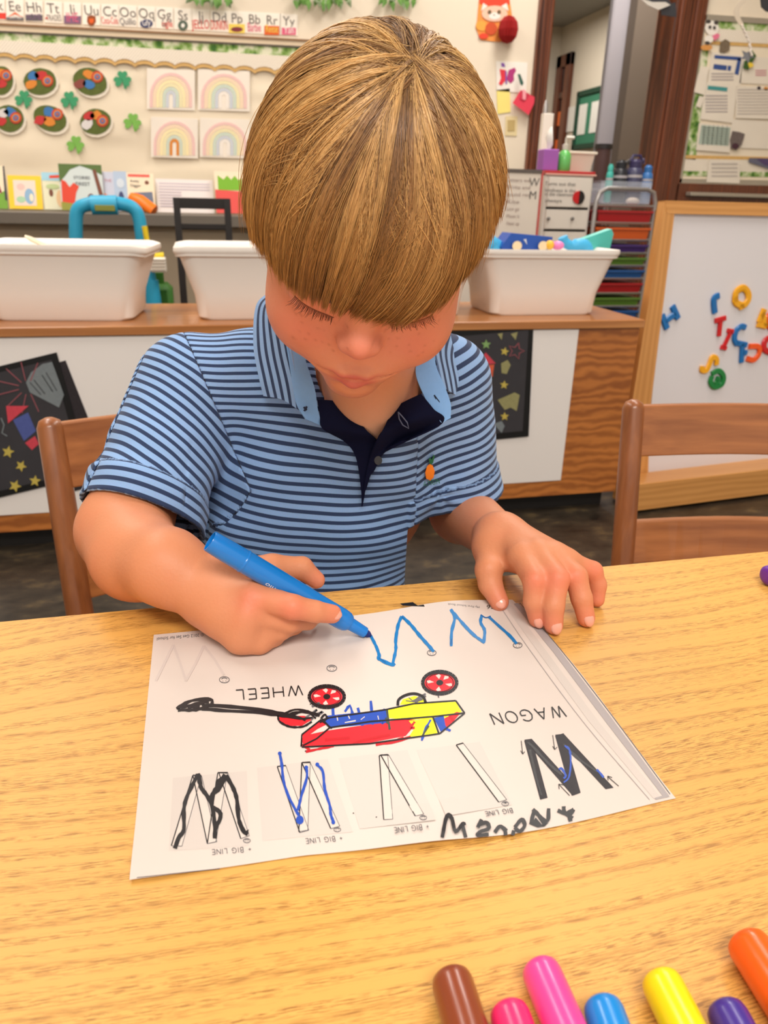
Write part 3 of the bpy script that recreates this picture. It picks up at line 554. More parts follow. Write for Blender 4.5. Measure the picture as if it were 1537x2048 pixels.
# blue plastic easel frame behind the bins
EY = 3.05
def P3(x, y, Y=EY): return wy(x, y, Y)
bl = mat('turquoise_plastic', (46, 164, 204), .4, noise=(3, .04))
r0 = empty('plastic_easel', (float(P3(215, 500)[0]), EY, 0), 'turquoise plastic play easel behind the left bin', 'easel')
mb = MB(); mb.tube(cat_rom([P3(152, 640), P3(153, 520), P3(152, 450), P3(156, 420), P3(175, 409), P3(210, 404), P3(248, 409), P3(268, 418), P3(279, 440), P3(287, 500), P3(300, 560), P3(308, 640)], 5), .024, 10)
mb.build('frame', bl, r0, True)
mb = MB(); mb.tube([P3(150, 640), [P3(150, 640)[0] - .02, EY, 0.01]], .026, 10); mb.build('leg', bl, r0, True)
mb = MB(); mb.tube([P3(304, 560), P3(310, 620), [P3(310, 620)[0] + .03, EY, 0.01]], [.024, .03, .032], 10); mb.build('leg', bl, r0, True)
mb = MB(); mb.tube([P3(183, 410, EY - .01), P3(235, 410, EY - .01)], .034, 10); mb.build('clamp', bl, r0, True)
MB().span(P3(190, 422, EY - .045), P3(230, 410, EY - .03), .002).build('label_plate', mat('olive_label', (134, 140, 60), .5), r0)
mb = MB(); mb.tube([P3(140, 466), P3(148, 466)], .008, 8); mb.build('knob', mat('clear_knob', (120, 190, 220), .3), r0, True)
mb = MB(); mb.tube([P3(289, 452, EY - .05), P3(297, 500, EY - .05), P3(306, 512, EY - .05), P3(328, 510, EY - .05)], .010, 8)
r1 = empty('brush_holder', P3(300, 510, EY - .05).tolist(), 'yellow rod with a small white basket beside the turquoise easel', 'holder'); mb.build('rod', mat('yellow_plastic', (234, 206, 40), .4), r1, True)
MB().span(P3(302, 545, EY - .09), P3(332, 513, EY - .02), .004).build('basket', mat('white_plastic', (236, 230, 218), .4), r1)
mb = MB(); 
for k in range(4): mb.span(P3(302, 519 + k * 6.5, EY - .094), P3(332, 521 + k * 6.5, EY - .089))
mb.build('basket_rib', mat('grey_rib', (196, 188, 176), .5), r1)
mb = MB(); a_ = P3(308, 566, EY + .15); mb.span((a_[0] - .03, EY + .08, .001), (a_[0] + .07, EY + .22, a_[2]), .02); mb.lathe([(.03, 0), (.03, .05)], (a_[0] + .01, EY + .15, a_[2] - .01))
tag(mb.build('storage_caddy', mat('green_plastic', (52, 112, 36), .5)), 'green plastic tub standing on the floor beside the easel', 'tub')
# black chair
bkm = mat('black_chair_paint', (30, 26, 25), .45); CYc = 3.02
r0 = empty('black_chair', (float(wy(410, 450, CYc)[0]), CYc, 0), 'black wooden chair with a two slat back behind the bins', 'chair')
xl, xr = float(wy(354, 420, CYc)[0]), float(wy(456, 420, CYc)[0]); zt_ = Z_at(405, 396, CYc)
for x, dx in ((xl, 0), (xr, 0)):
    mb = MB(); mb.hexa([(x - .014, CYc - .02, 0), (x + .014, CYc - .02, 0), (x + .014, CYc + .02, 0), (x - .014, CYc + .02, 0)], [(x - .012, CYc + .02, zt_), (x + .012, CYc + .02, zt_), (x + .012, CYc + .05, zt_), (x - .012, CYc + .05, zt_)]); mb.build('back_post', bkm, r0)
    MB().span((x - .014, CYc - .36, 0), (x + .014, CYc - .33, .42), .003).build('leg', bkm, r0)
MB().span((xl, CYc + .024, Z_at(405, 418, CYc)), (xr, CYc + .040, zt_), .003).build('top_slat', bkm, r0)
MB().span((xl, CYc + .018, Z_at(405, 460, CYc)), (xr, CYc + .034, Z_at(405, 448, CYc)), .003).build('lower_slat', bkm, r0)
MB().span((xl - .01, CYc - .37, .42), (xr + .01, CYc, .445), .006).build('seat', bkm, r0)
for z in (.2,): MB().span((xl, CYc - .35, z), (xr, CYc - .335, z + .025)).build('stretcher', bkm, r0)

# ================================================================ LOW CABINET WITH BINS
CABY = 1.891; zcab = Z_at(640, 646, CABY); xcr = float(wy(1283, 637, CABY)[0]); CD = .40; xcl = -2.05
cabw = wood('cabinet_wood', (168, 106, 54), (206, 142, 82), axis=0, scale=9, stretch=.12, rough=.35, rings=1.5, coat=.2)
plyw = wood('plywood', (150, 84, 34), (198, 122, 56), axis=0, scale=5.5, stretch=.45, rough=.4, rings=4.5, dist=5, coat=.2)
cab = empty('low_cabinet', ((xcl + xcr) / 2, CABY, 0), 'low wooden cabinet with white panels and chalk drawings on its face', 'cabinet')
MB().span((xcl, CABY - .012, zcab - .022), (xcr + .006, CABY + CD, zcab), .002).build('top', cabw, cab)
ply = MB().span((xcl, CABY, .055), (xcr, CABY + .02, zcab - .022)).build('face_panel', plyw, cab)
MB().span((xcr - .02, CABY + .02, .055), (xcr, CABY + CD - .01, zcab - .022)).build('side_panel', plyw, cab)
MB().span((xcl, CABY + .02, .055), (xcl + .02, CABY + CD - .01, zcab - .022)).build('side_panel', plyw, cab)
MB().span((xcl, CABY + CD - .02, .055), (xcr, CABY + CD, zcab - .022)).build('back_panel', plyw, cab)
MB().span((xcl + .03, CABY + .04, 0), (xcr - .02, CABY + CD - .03, .055)).build('plinth', mat('plinth_black', (24, 20, 18), .6), cab)
wp = mat('white_laminate', (242, 236, 232), .35, spec=.5, noise=(3, .02))
xp = float(wy(1160, 645, CABY)[0]); zpb = Z_at(1120, 960, CABY)
edges = [xcl + .02, float(wy(-30, 700, CABY)[0]), float(wy(358, 700, CABY)[0]), xp]
xs_ = [xcl + .02, float(wy(358, 700, CABY)[0]), xp]
for a, b in zip(xs_[:-1], xs_[1:]): MB().span((a + .001, CABY - .004, zpb), (b - .001, CABY, zcab - .024), .001).build('white_panel', wp, cab)
# chalk drawings
chk = mat('black_paper', (58, 56, 60), .85, noise=(30, .12)); blk = mat('black_frame', (14, 13, 14), .6)
ch = {k: mat('chalk_' + k, v, .9, noise=(120, .15)) for k, v in dict(red=(206, 70, 84), orange=(214, 96, 66), green=(120, 150, 84), blue=(80, 92, 156), yellow=(196, 176, 84), rose=(150, 84, 92), grey=(122, 130, 134), lime=(130, 168, 104), olive=(150, 146, 100)).items()}
def CP(x, y, o): return wy(x, y, CABY - .0085 - o)
def star(cx, cy, r, a=0, q=.45): return [(cx + (r if i % 2 == 0 else r * q) * math.sin(a + math.pi * i / 5), cy - (r if i % 2 == 0 else r * q) * math.cos(a + math.pi * i / 5)) for i in range(10)]
def drawing(label, quad, inner, arts, loc):
    r0 = empty('chalk_drawing', CP(*loc, 0).tolist(), label, 'picture', 'chalk drawings on the cabinet')
    MB().prism([CP(x, y, .0) for x, y in quad], (0, .0025, 0)).build('frame', blk, r0)
    MB().prism([CP(x, y, .0012) for x, y in inner], (0, .001, 0)).build('paper', chk, r0)
    for k, (nm, m_, pts) in enumerate(arts): MB().prism([CP(x, y, .0018 + .0003 * (k % 4)) for x, y in pts], (0, .0005, 0)).build(nm, m_, r0)
    return r0
def rb(pts, w):
    """thin band along pixel points as an outline"""
    P = [np.array(p, float) for p in pts]; L_ = []; R__ = []
    for i in range(len(P)):
        t = P[min(i + 1, len(P) - 1)] - P[max(i - 1, 0)]; t /= np.linalg.norm(t) + 1e-9; n = np.array([-t[1], t[0]]) * w / 2; L_.append(tuple(P[i] + n)); R__.append(tuple(P[i] - n))
    return L_ + R__[::-1]
o = MB().prism([CP(x, y, -.0025) for x, y in [(40, 746), (131, 721), (226, 962), (140, 985)]], (0, .0015, 0)).build('black_sheet', mat('dark_speckled_sheet', (46, 40, 44), .8, noise=(200, .4)))
tag(o, 'black speckled sheet just behind the tilted chalk drawing', 'sheet')
arts = [('sun_ray', ch['rose'], rb([(55 + 18 * math.cos(a), 775 + 14 * math.sin(a)), (55 + 62 * math.cos(a), 775 + 52 * math.sin(a))], 2)) for a in np.linspace(1.2, 5.6, 9)]
arts = [a for a in arts if min(p[0] for p in a[2]) > -60]
arts += [('scribble', ch['grey'], [(52, 765), (62, 745), (85, 728), (104, 724), (112, 745), (128, 790), (118, 815), (85, 798), (60, 785)])] + [('scribble', chk, rb([(60 + 8 * k, 765 - 5 * k), (82 + 8 * k, 790 - 2 * k)], 1.6)) for k in range(5)]
arts += [('triangle', ch['red'], [(12, 812), (57, 812), (16, 847)]), ('block', ch['blue'], [(26, 840), (56, 825), (72, 862), (48, 882)]), ('block', ch['red'], [(50, 886), (70, 872), (78, 888), (64, 900)])]
arts += [('star', ch['yellow'], star(16, 904, 13, .2)), ('star', ch['yellow'], star(42, 932, 12, .5)), ('star', ch['yellow'], star(70, 962, 12, .1)), ('star', ch['yellow'], star(30, 972, 13, .4)), ('squiggle', ch['grey'], rb([(2, 836), (8, 850), (4, 866), (14, 872)], 2.5))]
drawing('tilted black chalk drawing with sun and castle behind the left chair', [(-89, 754), (113, 705), (182, 951), (-20, 1000)], [(-72, 762), (103, 720), (166, 942), (-8, 984)], arts, (50, 850))
arts = [('roof', ch['red'], [(972, 705), (992, 727), (954, 730)]), ('block', ch['orange'], [(957, 732), (989, 729), (986, 753), (956, 756)]), ('block', ch['green'], [(959, 757), (984, 755), (982, 777), (960, 779)]), ('block', ch['blue'], [(960, 780), (983, 778), (981, 796), (960, 797)]),
        ('block', ch['orange'], [(961, 798), (980, 797), (978, 822), (962, 822)]), ('block', ch['lime'], [(962, 824), (978, 823), (976, 844), (963, 843)]), ('block', ch['rose'], [(964, 845), (976, 845), (974, 856), (965, 856)]),
        ('star', ch['lime'], star(973, 689, 10)), ('star', ch['yellow'], star(1010, 703, 9, .2)), ('star', ch['yellow'], star(1009, 770, 9, .1)), ('star', ch['yellow'], star(1010, 833, 9)), ('star', ch['rose'], rb(star(1033, 702, 17, .3) + star(1033, 702, 17, .3)[:1], 2)),
        ('shape', ch['olive'], [(1003, 727), (1016, 720), (1022, 730), (1014, 748), (1004, 746)]), ('shape', ch['olive'], [(996, 800), (1030, 785), (1040, 790), (1034, 822), (1022, 815), (1010, 820)]), ('shape', ch['grey'], [(988, 848), (1004, 842), (1010, 852), (1004, 866)]), ('shape', ch['olive'], [(996, 668), (1006, 666), (1004, 680)]), ('shape', ch['olive'], [(1022, 668), (1036, 664), (1032, 680)]),
        ('block', blk, [(968, 737), (976, 736), (975, 748), (969, 748)]), ('block', blk, [(967, 803), (973, 803), (972, 815), (968, 815)])]
drawing('black chalk drawing of a castle tower and stars at the child\'s shoulder', [(880, 664), (1068, 647), (1058, 873), (880, 890)], [(890, 676), (1058, 660), (1046, 862), (890, 876)], arts, (1010, 760))
# bins
def rrect(w, d, r, n=5):
    out = []
    for cx, cy, a0 in ((w - r, d - r, 0), (-w + r, d - r, 90), (-w + r, -d + r, 180), (w - r, -d + r, 270)):
        for k in range(n + 1): a = math.radians(a0 + 90 * k / n); out.append((cx + r * math.cos(a), cy + r * math.sin(a)))
    return out
binm = mat('bin_plastic', (246, 238, 230), .35, spec=.5, noise=(2, .02), sss=.0)
def bin_(label, pxc, w, d, h, Y0, rz=0, dip=0.0):
    x = float(wy(pxc, 560, Y0)[0]); root = empty('storage_bin', (x, Y0 + d / 2, zcab + .0005), label, 'bin', 'white bins on the low cabinet', rz=rz)
    R = rotz(rz); C0 = np.array([x, Y0 + d / 2, zcab + .0005]); V = []; F = []
    lv = [(.74, 0.0, .0), (.77, .006, 0), (.80, .06, 0), (.93, h - .026, 0), (.935, h - .022, 0), (.985, h - .018, 1), (.995, h - .004, 1), (1.0, h, 1), (.985, h + .001, 1), (.92, h - .010, 1), (.90, h - .03, 0), (.78, .05, 0), (.745, .008, 0), (.70, .004, 0)]
    for s_, z, rim in lv:
        for (a, b) in rrect(w / 2 * s_, d / 2 * s_, .035): 
            zz = z - (dip * (max(0, abs(b) / (d / 2)) < 2) * max(0, abs(a) / (w / 2) - .86) * 7 * z / h if dip else 0); V.append(R @ np.array([a, b, zz]) + C0)
    n = 24
    for i in range(len(lv) - 1):
        for k in range(n): F.append((i * n + k, i * n + (k + 1) % n, (i + 1) * n + (k + 1) % n, (i + 1) * n + k))
    F.append(tuple(range(n))[::-1]); F.append(tuple((len(lv) - 1) * n + k for k in range(n)))
    mb = MB(); mb.add(V, F, True); mb.build('tub', binm, root)
    mb = MB(); V = []
    for s_, z in ((.965, h - .016), (.985, h - .014), (1.0, h - .009), (1.006, h - .004), (1.0, h + .003), (.985, h + .001)):
        for (a, b) in rrect(w / 2 * s_, d / 2 * s_, .035): V.append(R @ np.array([a, b, z - (dip * max(0, abs(a) / (w / 2) - .86) * 7 if dip else 0)]) + C0)
    mb.add(V, [(i * n + k, i * n + (k + 1) % n, (i + 1) * n + (k + 1) % n, (i + 1) * n + k) for i in range(5) for k in range(n)] + [(5 * n + k, 5 * n + (k + 1) % n, (k + 1) % n, k) for k in range(n)], True); mb.build('rim', binm, root)
    return root, x
bin_('white plastic bin at the far left with a pale tool sticking out', 118, .43, .29, .172, CABY + .045, -.10, .006)
bin_('white plastic bin behind the child\'s shoulder, left of the head', 528, .42, .30, .172, CABY + .03, 0, .004)
bin_('white plastic bin mostly hidden behind the head on its right', 852, .30, .28, .172, CABY + .06, 0)
_, xb4 = bin_('white plastic bin at the right end full of blue and teal toys', 1108, .405, .28, .172, CABY + .06, .0)
mb = MB(); mb.tube([wy(50, 472, CABY + .17), wy(62, 478, CABY + .17), wy(90, 492, CABY + .17), wy(150, 540, CABY + .19)], [.006, .012, .010, .009], 8, flat=.5)
tag(mb.build('plastic_spatula', mat('ivory_plastic', (236, 220, 192), .4), smooth=True), 'ivory plastic tool sticking out of the left bin', 'tool')
TY = CABY + .19
def toy(name, label, m_, builder):
    mb = MB(); builder(mb); return tag(mb.build(name, m_), label, 'toy')
tb = mat('toy_blue', (30, 78, 168), .4); tc_ = mat('toy_cyan', (70, 176, 226), .4); tt = mat('toy_teal', (84, 196, 184), .45)
r0 = empty('toy_truck', wy(1040, 480, TY).tolist(), 'royal blue toy truck lying in the right bin', 'toy')
mb = MB(); mb.prism([wy(x, y, TY - .03) for x, y in [(1004, 494), (1010, 484), (1024, 466), (1106, 474), (1104, 500), (1060, 520), (1008, 505)]], (0, .07, 0)); mb.build('truck_body', tb, r0)
for px in (1035, 1087):
    mb = MB(); mb.tube([wy(px, 492, TY - .05), wy(px, 492, TY - .028)], .013, 14); mb.build('wheel', mat('toy_wheel', (232, 210, 170), .5), r0)
mb = MB(); mb.prism([wy(x, y, TY - .032) for x, y in [(1048, 479), (1053, 478), (1055, 489)]], (0, .002, 0)); mb.build('window', mat('toy_window', (210, 216, 226), .3), r0)
toy('toy_block', 'pale cyan toy at the left of the right bin', tc_, lambda mb: mb.tube([wy(974, 490, TY), wy(984, 482, TY), wy(992, 486, TY), wy(992, 520, TY)], [.016, .02, .018, .016], 10))
toy('toy_fish', 'cyan plastic toy between the truck and the teal scoop', tc_, lambda mb: mb.tube(cat_rom([wy(1126, 474, TY), wy(1130, 484, TY), wy(1144, 492, TY), wy(1168, 492, TY), wy(1176, 510, TY)], 4), [.014] * 9 + [.02] * 8, 10))
toy('toy_scoop', 'teal translucent plastic scoop leaning out of the right bin', tt, lambda mb: mb.prism([wy(x, y, TY + .03) for x, y in [(1150, 494), (1162, 480), (1224, 458), (1228, 468), (1220, 500), (1150, 512)]], (0, .03, 0)))
toy('toy_ring', 'pink plastic toy piece in the right bin', mat('toy_pink', (232, 130, 190), .4), lambda mb: mb.ell(wy(1116, 491, TY - .05), (.018, .018, .012)))
toy('toy_ring', 'yellow plastic toy piece in the right bin beside the pink one', mat('toy_yellow', (240, 186, 60), .4), lambda mb: mb.ell(wy(1100, 490, TY - .05), (.012, .015, .013)))

# ================================================================ MAGNETIC EASEL AND LETTERS
pe = wz(1287, 1012, .002); eh = W(np.array([math.cos(math.radians(20)), math.sin(math.radians(20)), 0])); ebk = W(np.array([-math.sin(math.radians(20)), math.cos(math.radians(20)), 0]))
eu = np.array([0, 0, 1.]) + ebk * .06; eu /= np.linalg.norm(eu); en = np.cross(eh, eu); en = en if np.dot(en, -ebk) > 0 else -en
ep = pe + ebk * .09
def EPx(x, y, o=0.0): return wpl(x, y, ep + en * o, en)
ew = wood('easel_wood', (204, 142, 76), (222, 160, 92), axis=2, scale=16, stretch=.06, rough=.4, coat=.2)
ewh = wood('easel_wood_flat', (204, 142, 76), (222, 160, 92), axis=0, scale=16, stretch=.06, rough=.4, coat=.2)
ez = empty('magnetic_easel', (ep + eh * .35).tolist(), 'wood framed magnetic whiteboard easel at the right edge', 'easel')
def epoly(name, pts, m_, o, th=.02): mb = MB(); mb.prism([EPx(x, y, o) for x, y in pts], -en * th); return mb.build(name, m_, ez)
epoly('whiteboard', [(1340, 410), (1700, 412), (1700, 950), (1290, 960)], mat('whiteboard', (232, 228, 232), .25, spec=.5, noise=(2, .015)), 0, .012)
epoly('frame_post', [(1331, 403), (1353, 403), (1300, 830), (1296, 1000), (1252, 1010), (1266, 800)], ew, .012, .03)
epoly('frame_rail', [(1331, 401), (1700, 410), (1700, 436), (1335, 427)], ewh, .013, .03)
epoly('frame_rail', [(1290, 948), (1700, 900), (1700, 935), (1290, 985)], ewh, .013, .03)
epoly('frame_post', [(1662, 410), (1700, 410), (1690, 960), (1650, 960)], ew, .012, .03)
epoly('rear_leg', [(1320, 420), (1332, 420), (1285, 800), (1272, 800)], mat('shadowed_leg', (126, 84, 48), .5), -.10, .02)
# tray: a shallow wooden trough along the bottom
def EB(x, y, z): return wz(x, y, z)
t0 = ep + en * .012; tz = .075
mb = MB(); a = t0 - eh * .06; mb.box(a + eh * .45 + en * .055 + [0, 0, tz / 2 - (a[2] - .002)], (.45, .055, tz / 2), np.stack([eh, -en * 0 + np.cross([0, 0, 1.], eh), [0, 0, 1.]], 1), .003); mb.build('tray', ewh, ez)
mb = MB(); mb.box(a + eh * .45 + en * .115 + [0, 0, tz / 2 + .006 - (a[2] - .002)], (.455, .007, tz / 2 + .006), np.stack([eh, np.cross([0, 0, 1.], eh), [0, 0, 1.]], 1), .002); mb.build('tray_lip', ewh, ez)
LS = {'blue': (0, 112, 186), 'amber': (255, 178, 20), 'red': (212, 16, 28), 'orange': (255, 92, 24), 'green': (20, 132, 62)}
for k, v in LS.items(): mat('magnet_' + k, v, .35, spec=.5, coat=.2)
def magnet(label, col, strokes, wpx):
    root = empty('magnetic_letter', EPx(*strokes[0][0], .004).tolist(), label, 'magnetic letter', 'magnetic letters on the easel')
    mb = MB()
    for st in strokes:
        c = cat_rom([np.array(p, float) for p in st], 5) if len(st) > 2 else [np.array(p, float) for p in st]
        mb.tube([EPx(p[0], p[1], .0045) for p in c], wpx / 2 / F_PX * 2.7, 8)
    # flatten against the board
    for k in range(len(mb.v)):
        q = np.array(mb.v[k]); dd = np.dot(q - ep, en); mb.v[k] = tuple(q + en * (np.clip(dd, .0006, .0085) - dd))
    mb.build('letter', MATS['magnet_' + col], root, True)
magnet('blue magnetic letter H tilted, leftmost on the whiteboard', 'blue', [[(1325, 630), (1335, 657)], [(1346, 612), (1357, 637)], [(1331, 643), (1351, 627)]], 11)
magnet('blue magnetic letter shaped like a small r, near the top', 'blue', [[(1431, 626), (1429, 608), (1430, 596), (1439, 591)]], 11)
magnet('amber magnetic letter Q turned upside down, topmost', 'amber', [[(1471, 604), (1474, 584), (1488, 576), (1497, 586), (1497, 600), (1487, 611), (1474, 606), (1471, 594)], [(1484, 608), (1485, 618)]], 12)
magnet('amber magnetic letter at the right frame edge', 'amber', [[(1530, 618), (1519, 645)], [(1525, 625), (1533, 652)], [(1516, 648), (1533, 652)]], 12)
magnet('orange magnetic letter O cut by the right frame edge', 'orange', [[(1549, 622), (1536, 636), (1540, 652), (1552, 656)]], 12)
magnet('red magnetic letter T', 'red', [[(1431, 642), (1452, 636)], [(1442, 641), (1439, 672)]], 9)
magnet('red magnetic letter I tilted, just right of the T', 'red', [[(1463, 663), (1448, 695)], [(1456, 661), (1467, 663)], [(1443, 694), (1453, 697)]], 8)
magnet('blue magnetic letter C above the blue F', 'blue', [[(1492, 655), (1484, 653), (1474, 661), (1470, 677), (1475, 689)]], 10)
magnet('blue magnetic letter F touching the orange letter', 'blue', [[(1486, 686), (1484, 725)], [(1474, 686), (1494, 690)], [(1486, 704), (1494, 706)]], 10)
magnet('orange magnetic letter J lying on its side', 'orange', [[(1499, 693), (1518, 694), (1519, 708), (1508, 720), (1495, 717)]], 10)
magnet('red magnetic letter O below the orange one at the frame edge', 'red', [[(1544, 674), (1531, 682), (1530, 698), (1544, 706)]], 11)
magnet('amber magnetic letter S above the green one', 'amber', [[(1434, 730), (1434, 718), (1425, 715), (1420, 728), (1413, 741), (1405, 740), (1406, 732)]], 10)
magnet('green magnetic letter G, lowest on the whiteboard', 'green', [[(1424, 748), (1438, 742), (1448, 752), (1445, 768), (1430, 774), (1422, 764), (1425, 752)], [(1433, 757), (1438, 760), (1430, 768)]], 10)

# ================================================================ DRAWER CART, WHITE UNIT, THINGS ON THEM
KY = 3.0; KD = .40
def K(x, y, Y=KY): return wy(x, y, Y)
chrome = mat('chrome_tube', (170, 166, 164), .3, metal=.7); x0, x1 = float(K(1193, 400)[0]), float(K(1312, 400)[0]); ztop = Z_at(1250, 378, KY)
ca = empty('drawer_cart', ((x0 + x1) / 2, KY, 0), 'chrome drawer cart with coloured trays left of the easel', 'cart')
for y_ in (KY, KY + KD):
    mb = MB(); mb.tube([[x0, y_, .03], [x0, y_, ztop - .05], [x0 + .012, y_, ztop - .015], [x0 + .045, y_, ztop], [x1 - .045, y_, ztop], [x1 - .012, y_, ztop - .012], [x1, y_, ztop - .05], [x1, y_, .03]], .009, 8); mb.build('frame_tube', chrome, ca, True)
rows = [(412, None), (446, 'red'), (480, 'orange'), (506, 'purple'), (531, 'green'), (557, 'blue'), (586, 'red'), (612, 'green'), (640, 'blue'), (668, 'orange'), (696, 'red')]
dcol = {'red': (168, 20, 26), 'orange': (210, 92, 30), 'purple': (62, 34, 110), 'green': (84, 124, 40), 'blue': (26, 84, 150)}
for k, (py, c) in enumerate(rows):
    z = Z_at(1250, py, KY)
    mb = MB(); mb.tube([[x0, KY, z], [x1, KY, z]], .006, 6); mb.tube([[x1, KY, z], [x1, KY + KD, z]], .006, 6); mb.tube([[x0, KY, z], [x0, KY + KD, z]], .006, 6); mb.build('shelf_rail', chrome, ca, True)
    if c:
        zt2 = Z_at(1250, rows[k - 1][0] + 5, KY); mb = MB(); hw = (x1 - x0) / 2 - .012; cx = (x0 + x1) / 2; h_ = max(.03, zt2 - z - .010)
        a = [(cx - hw, KY - .008, z + h_), (cx + hw, KY - .008, z + h_), (cx + hw, KY + KD - .02, z + h_), (cx - hw, KY + KD - .02, z + h_)]; b = [(cx - hw * .95, KY - .004, z + .004), (cx + hw * .95, KY - .004, z + .004), (cx + hw * .86, KY + KD - .04, z + .006), (cx - hw * .86, KY + KD - .04, z + .006)]
        mb.hexa(b, a); mb.span((cx - hw - .004, KY - .014, z + h_ - .006), (cx + hw + .004, KY - .006, z + h_ + .002)); mb.build('drawer', mat('tray_' + c, dcol[c], .35, spec=.5), ca)
for x in (x0, x1):
    for y_ in (KY, KY + KD): mb = MB(); mb.tube([[x - .008, y_, .022], [x + .008, y_, .022]], .021, 12); mb.build('castor', mat('castor_black', (20, 20, 20), .5), ca, True)
zsh = Z_at(1250, 412, KY) + .008
clear = mat('clear_plastic', (214, 222, 236), .15, alpha=.22, spec=.5)
mb = MB(); w_ = (x1 - x0) / 2 - .02; cx = (x0 + x1) / 2
for a, b in (((-w_, 0, 0), (w_, KD - .06, .004)), ((-w_, 0, 0), (w_, .003, .085)), ((-w_, KD - .063, 0), (w_, KD - .06, .085)), ((-w_, 0, 0), (-w_ + .003, KD - .06, .085)), ((w_ - .003, 0, 0), (w_, KD - .06, .085))):
    mb.span((cx + a[0], KY + .01 + a[1], zsh + a[2]), (cx + b[0], KY + .01 + b[1], zsh + b[2]))
tag(mb.build('clear_tray', clear), 'clear plastic tray on top of the drawer cart holding bottles', 'tray')
def bottle(label, px, ytop, wpx, c, capc, Y, band=True, loop=False, sport=False):
    m_ = mat('bottle_' + '_'.join(map(str, c)), c, .35, spec=.5); r_ = wpx / 2 * (Y * 1.12) / F_PX; x = float(wy(px, 370, Y)[0]); zb = zsh + .0048; zt2 = Z_at(px, ytop, Y); H_ = zt2 - zb
    root = empty('water_bottle', (x, Y, zb), label, 'bottle', 'bottles in the clear tray')
    mb = MB(); mb.lathe([(r_ * .92, 0), (r_, .006), (r_, H_ * .68), (r_ * .86, H_ * .78), (r_ * .66, H_ * .81)], (x, Y, zb), 18); mb.build('bottle_body', m_, root)
    mb = MB(); mb.lathe([(r_ * .72, H_ * .80), (r_ * .74, H_ * .94), (r_ * .5, H_ * .97), (r_ * .45, H_)], (x, Y, zb), 16)
    if sport: mb.tube([(x + r_ * .5, Y, zb + H_ * .94), (x + r_ * 1.0, Y, zb + H_ * 1.0), (x + r_ * 1.05, Y, zb + H_ * .90)], r_ * .14, 6)
    mb.build('cap', mat('cap_' + '_'.join(map(str, capc)), capc, .4), root)
    if loop: mb = MB(); mb.tube([(x - r_ * .7, Y, zb + H_ * .96), (x - r_ * .4, Y, zb + H_ * 1.08), (x + r_ * .5, Y, zb + H_ * 1.08), (x + r_ * .8, Y, zb + H_ * .94)], r_ * .16, 6); mb.build('handle', mat('cap_' + '_'.join(map(str, capc)), capc, .4), root, True)
    if band: mb = MB(); mb.lathe([(r_ * 1.01, H_ * .58), (r_ * 1.012, H_ * .64)], (x, Y, zb), 18); mb.build('label_band', mat('bottle_band', (176, 172, 176), .5), root)
bottle('slim teal water bottle, leftmost in the clear tray', 1218, 328, 13, (60, 170, 158), (60, 170, 158), KY + .10)
bottle('black water bottle in the clear tray', 1238, 320, 27, (34, 36, 44), (30, 32, 38), KY + .12, sport=True)
bottle('navy water bottle with a purple carry loop', 1266, 318, 31, (62, 62, 92), (54, 48, 86), KY + .12, loop=True, sport=True)
bottle('bright blue water bottle, rightmost in the clear tray', 1293, 330, 20, (46, 106, 170), (46, 106, 170), KY + .10)
mb = MB(); mb.ell(wy(1266, 403, KY + .05), (.03, .02, .016)); tag(mb.build('plastic_cup', mat('pale_lid', (216, 200, 184), .5)), 'small pale lid lying in the clear tray', 'lid')
# white drawer unit
UY = 3.02; ux0, ux1 = float(wy(1088, 400, UY)[0]), float(wy(1183, 400, UY)[0]); uz = Z_at(1135, 351, UY)
un = empty('drawer_unit', ((ux0 + ux1) / 2, UY, 0), 'white drawer unit with written notices, left of the drawer cart', 'drawer unit')
uw = mat('unit_white', (222, 216, 206), .45); MB().span((ux0, UY, 0), (ux1, UY + .38, uz), .004).build('carcass', uw, un)
def uband(name, y0, y1, m_, o=.006, xa=0, xb=0): z0, z1 = Z_at(1135, y1, UY), Z_at(1135, y0, UY); MB().span((ux0 + .012 + xa, UY - o, z0), (ux1 - .012 - xb, UY, z1), .001).build(name, m_, un)
uband('drawer', 356, 414, uw, .010); uband('drawer', 420, 458, uw, .010); uband('drawer', 464, 520, uw, .010)
uband('gap', 415, 419, mat('gap_dark', (40, 36, 34), .7), .004); uband('gap', 459, 463, MATS['gap_dark'], .004)
ink2 = mat('marker_black', (104, 100, 96), .8); mb = MB()
for k, (t, w_, yy) in enumerate((('Turns out that', 62, 370), ('kindness is the', 62, 383), ('in the classroom', 60, 391), ('always', 34, 404))):
    a = wy(1090, yy, UY - .013); b = wy(1090 + w_, yy + 1, UY - .013); put_text(mb, t, a, (1, 0, 0), (0, 0, 1), width=b[0] - a[0], height=.013)
mb.build('written_notice', ink2, un)
cc = wy(1158, 395, UY - .016)
mb = MB(); mb.tube([cc, cc + [0, .008, 0]], .024, 20); mb.build('round_badge', mat('badge_red', (196, 26, 30), .4), un)
mb = MB(); mb.prism([cc + [.024 * math.cos(a) + .002, -.002, .026 * math.sin(a)] for a in np.linspace(-math.pi / 2, math.pi / 2, 10)], (0, .006, 0)); mb.build('round_badge', mat('badge_black', (24, 20, 20), .4), un)
for px in (1098, 1146): mb = MB(); mb.ell(wy(px, 437, UY - .018), (.007, .008, .007)); mb.build('knob', mat('knob_grey', (120, 116, 112), .4), un)
redt = empty('red_tray', ((ux0 + ux1) / 2, UY + .18, uz), 'flat red tray on top of the white drawer unit', 'tray')
MB().span((ux0 - .004, UY - .005, uz + .0005), (ux1 + .004, UY + .36, uz + .016), .003).build('tray_base', mat('tray_red', (168, 20, 26), .35), redt)
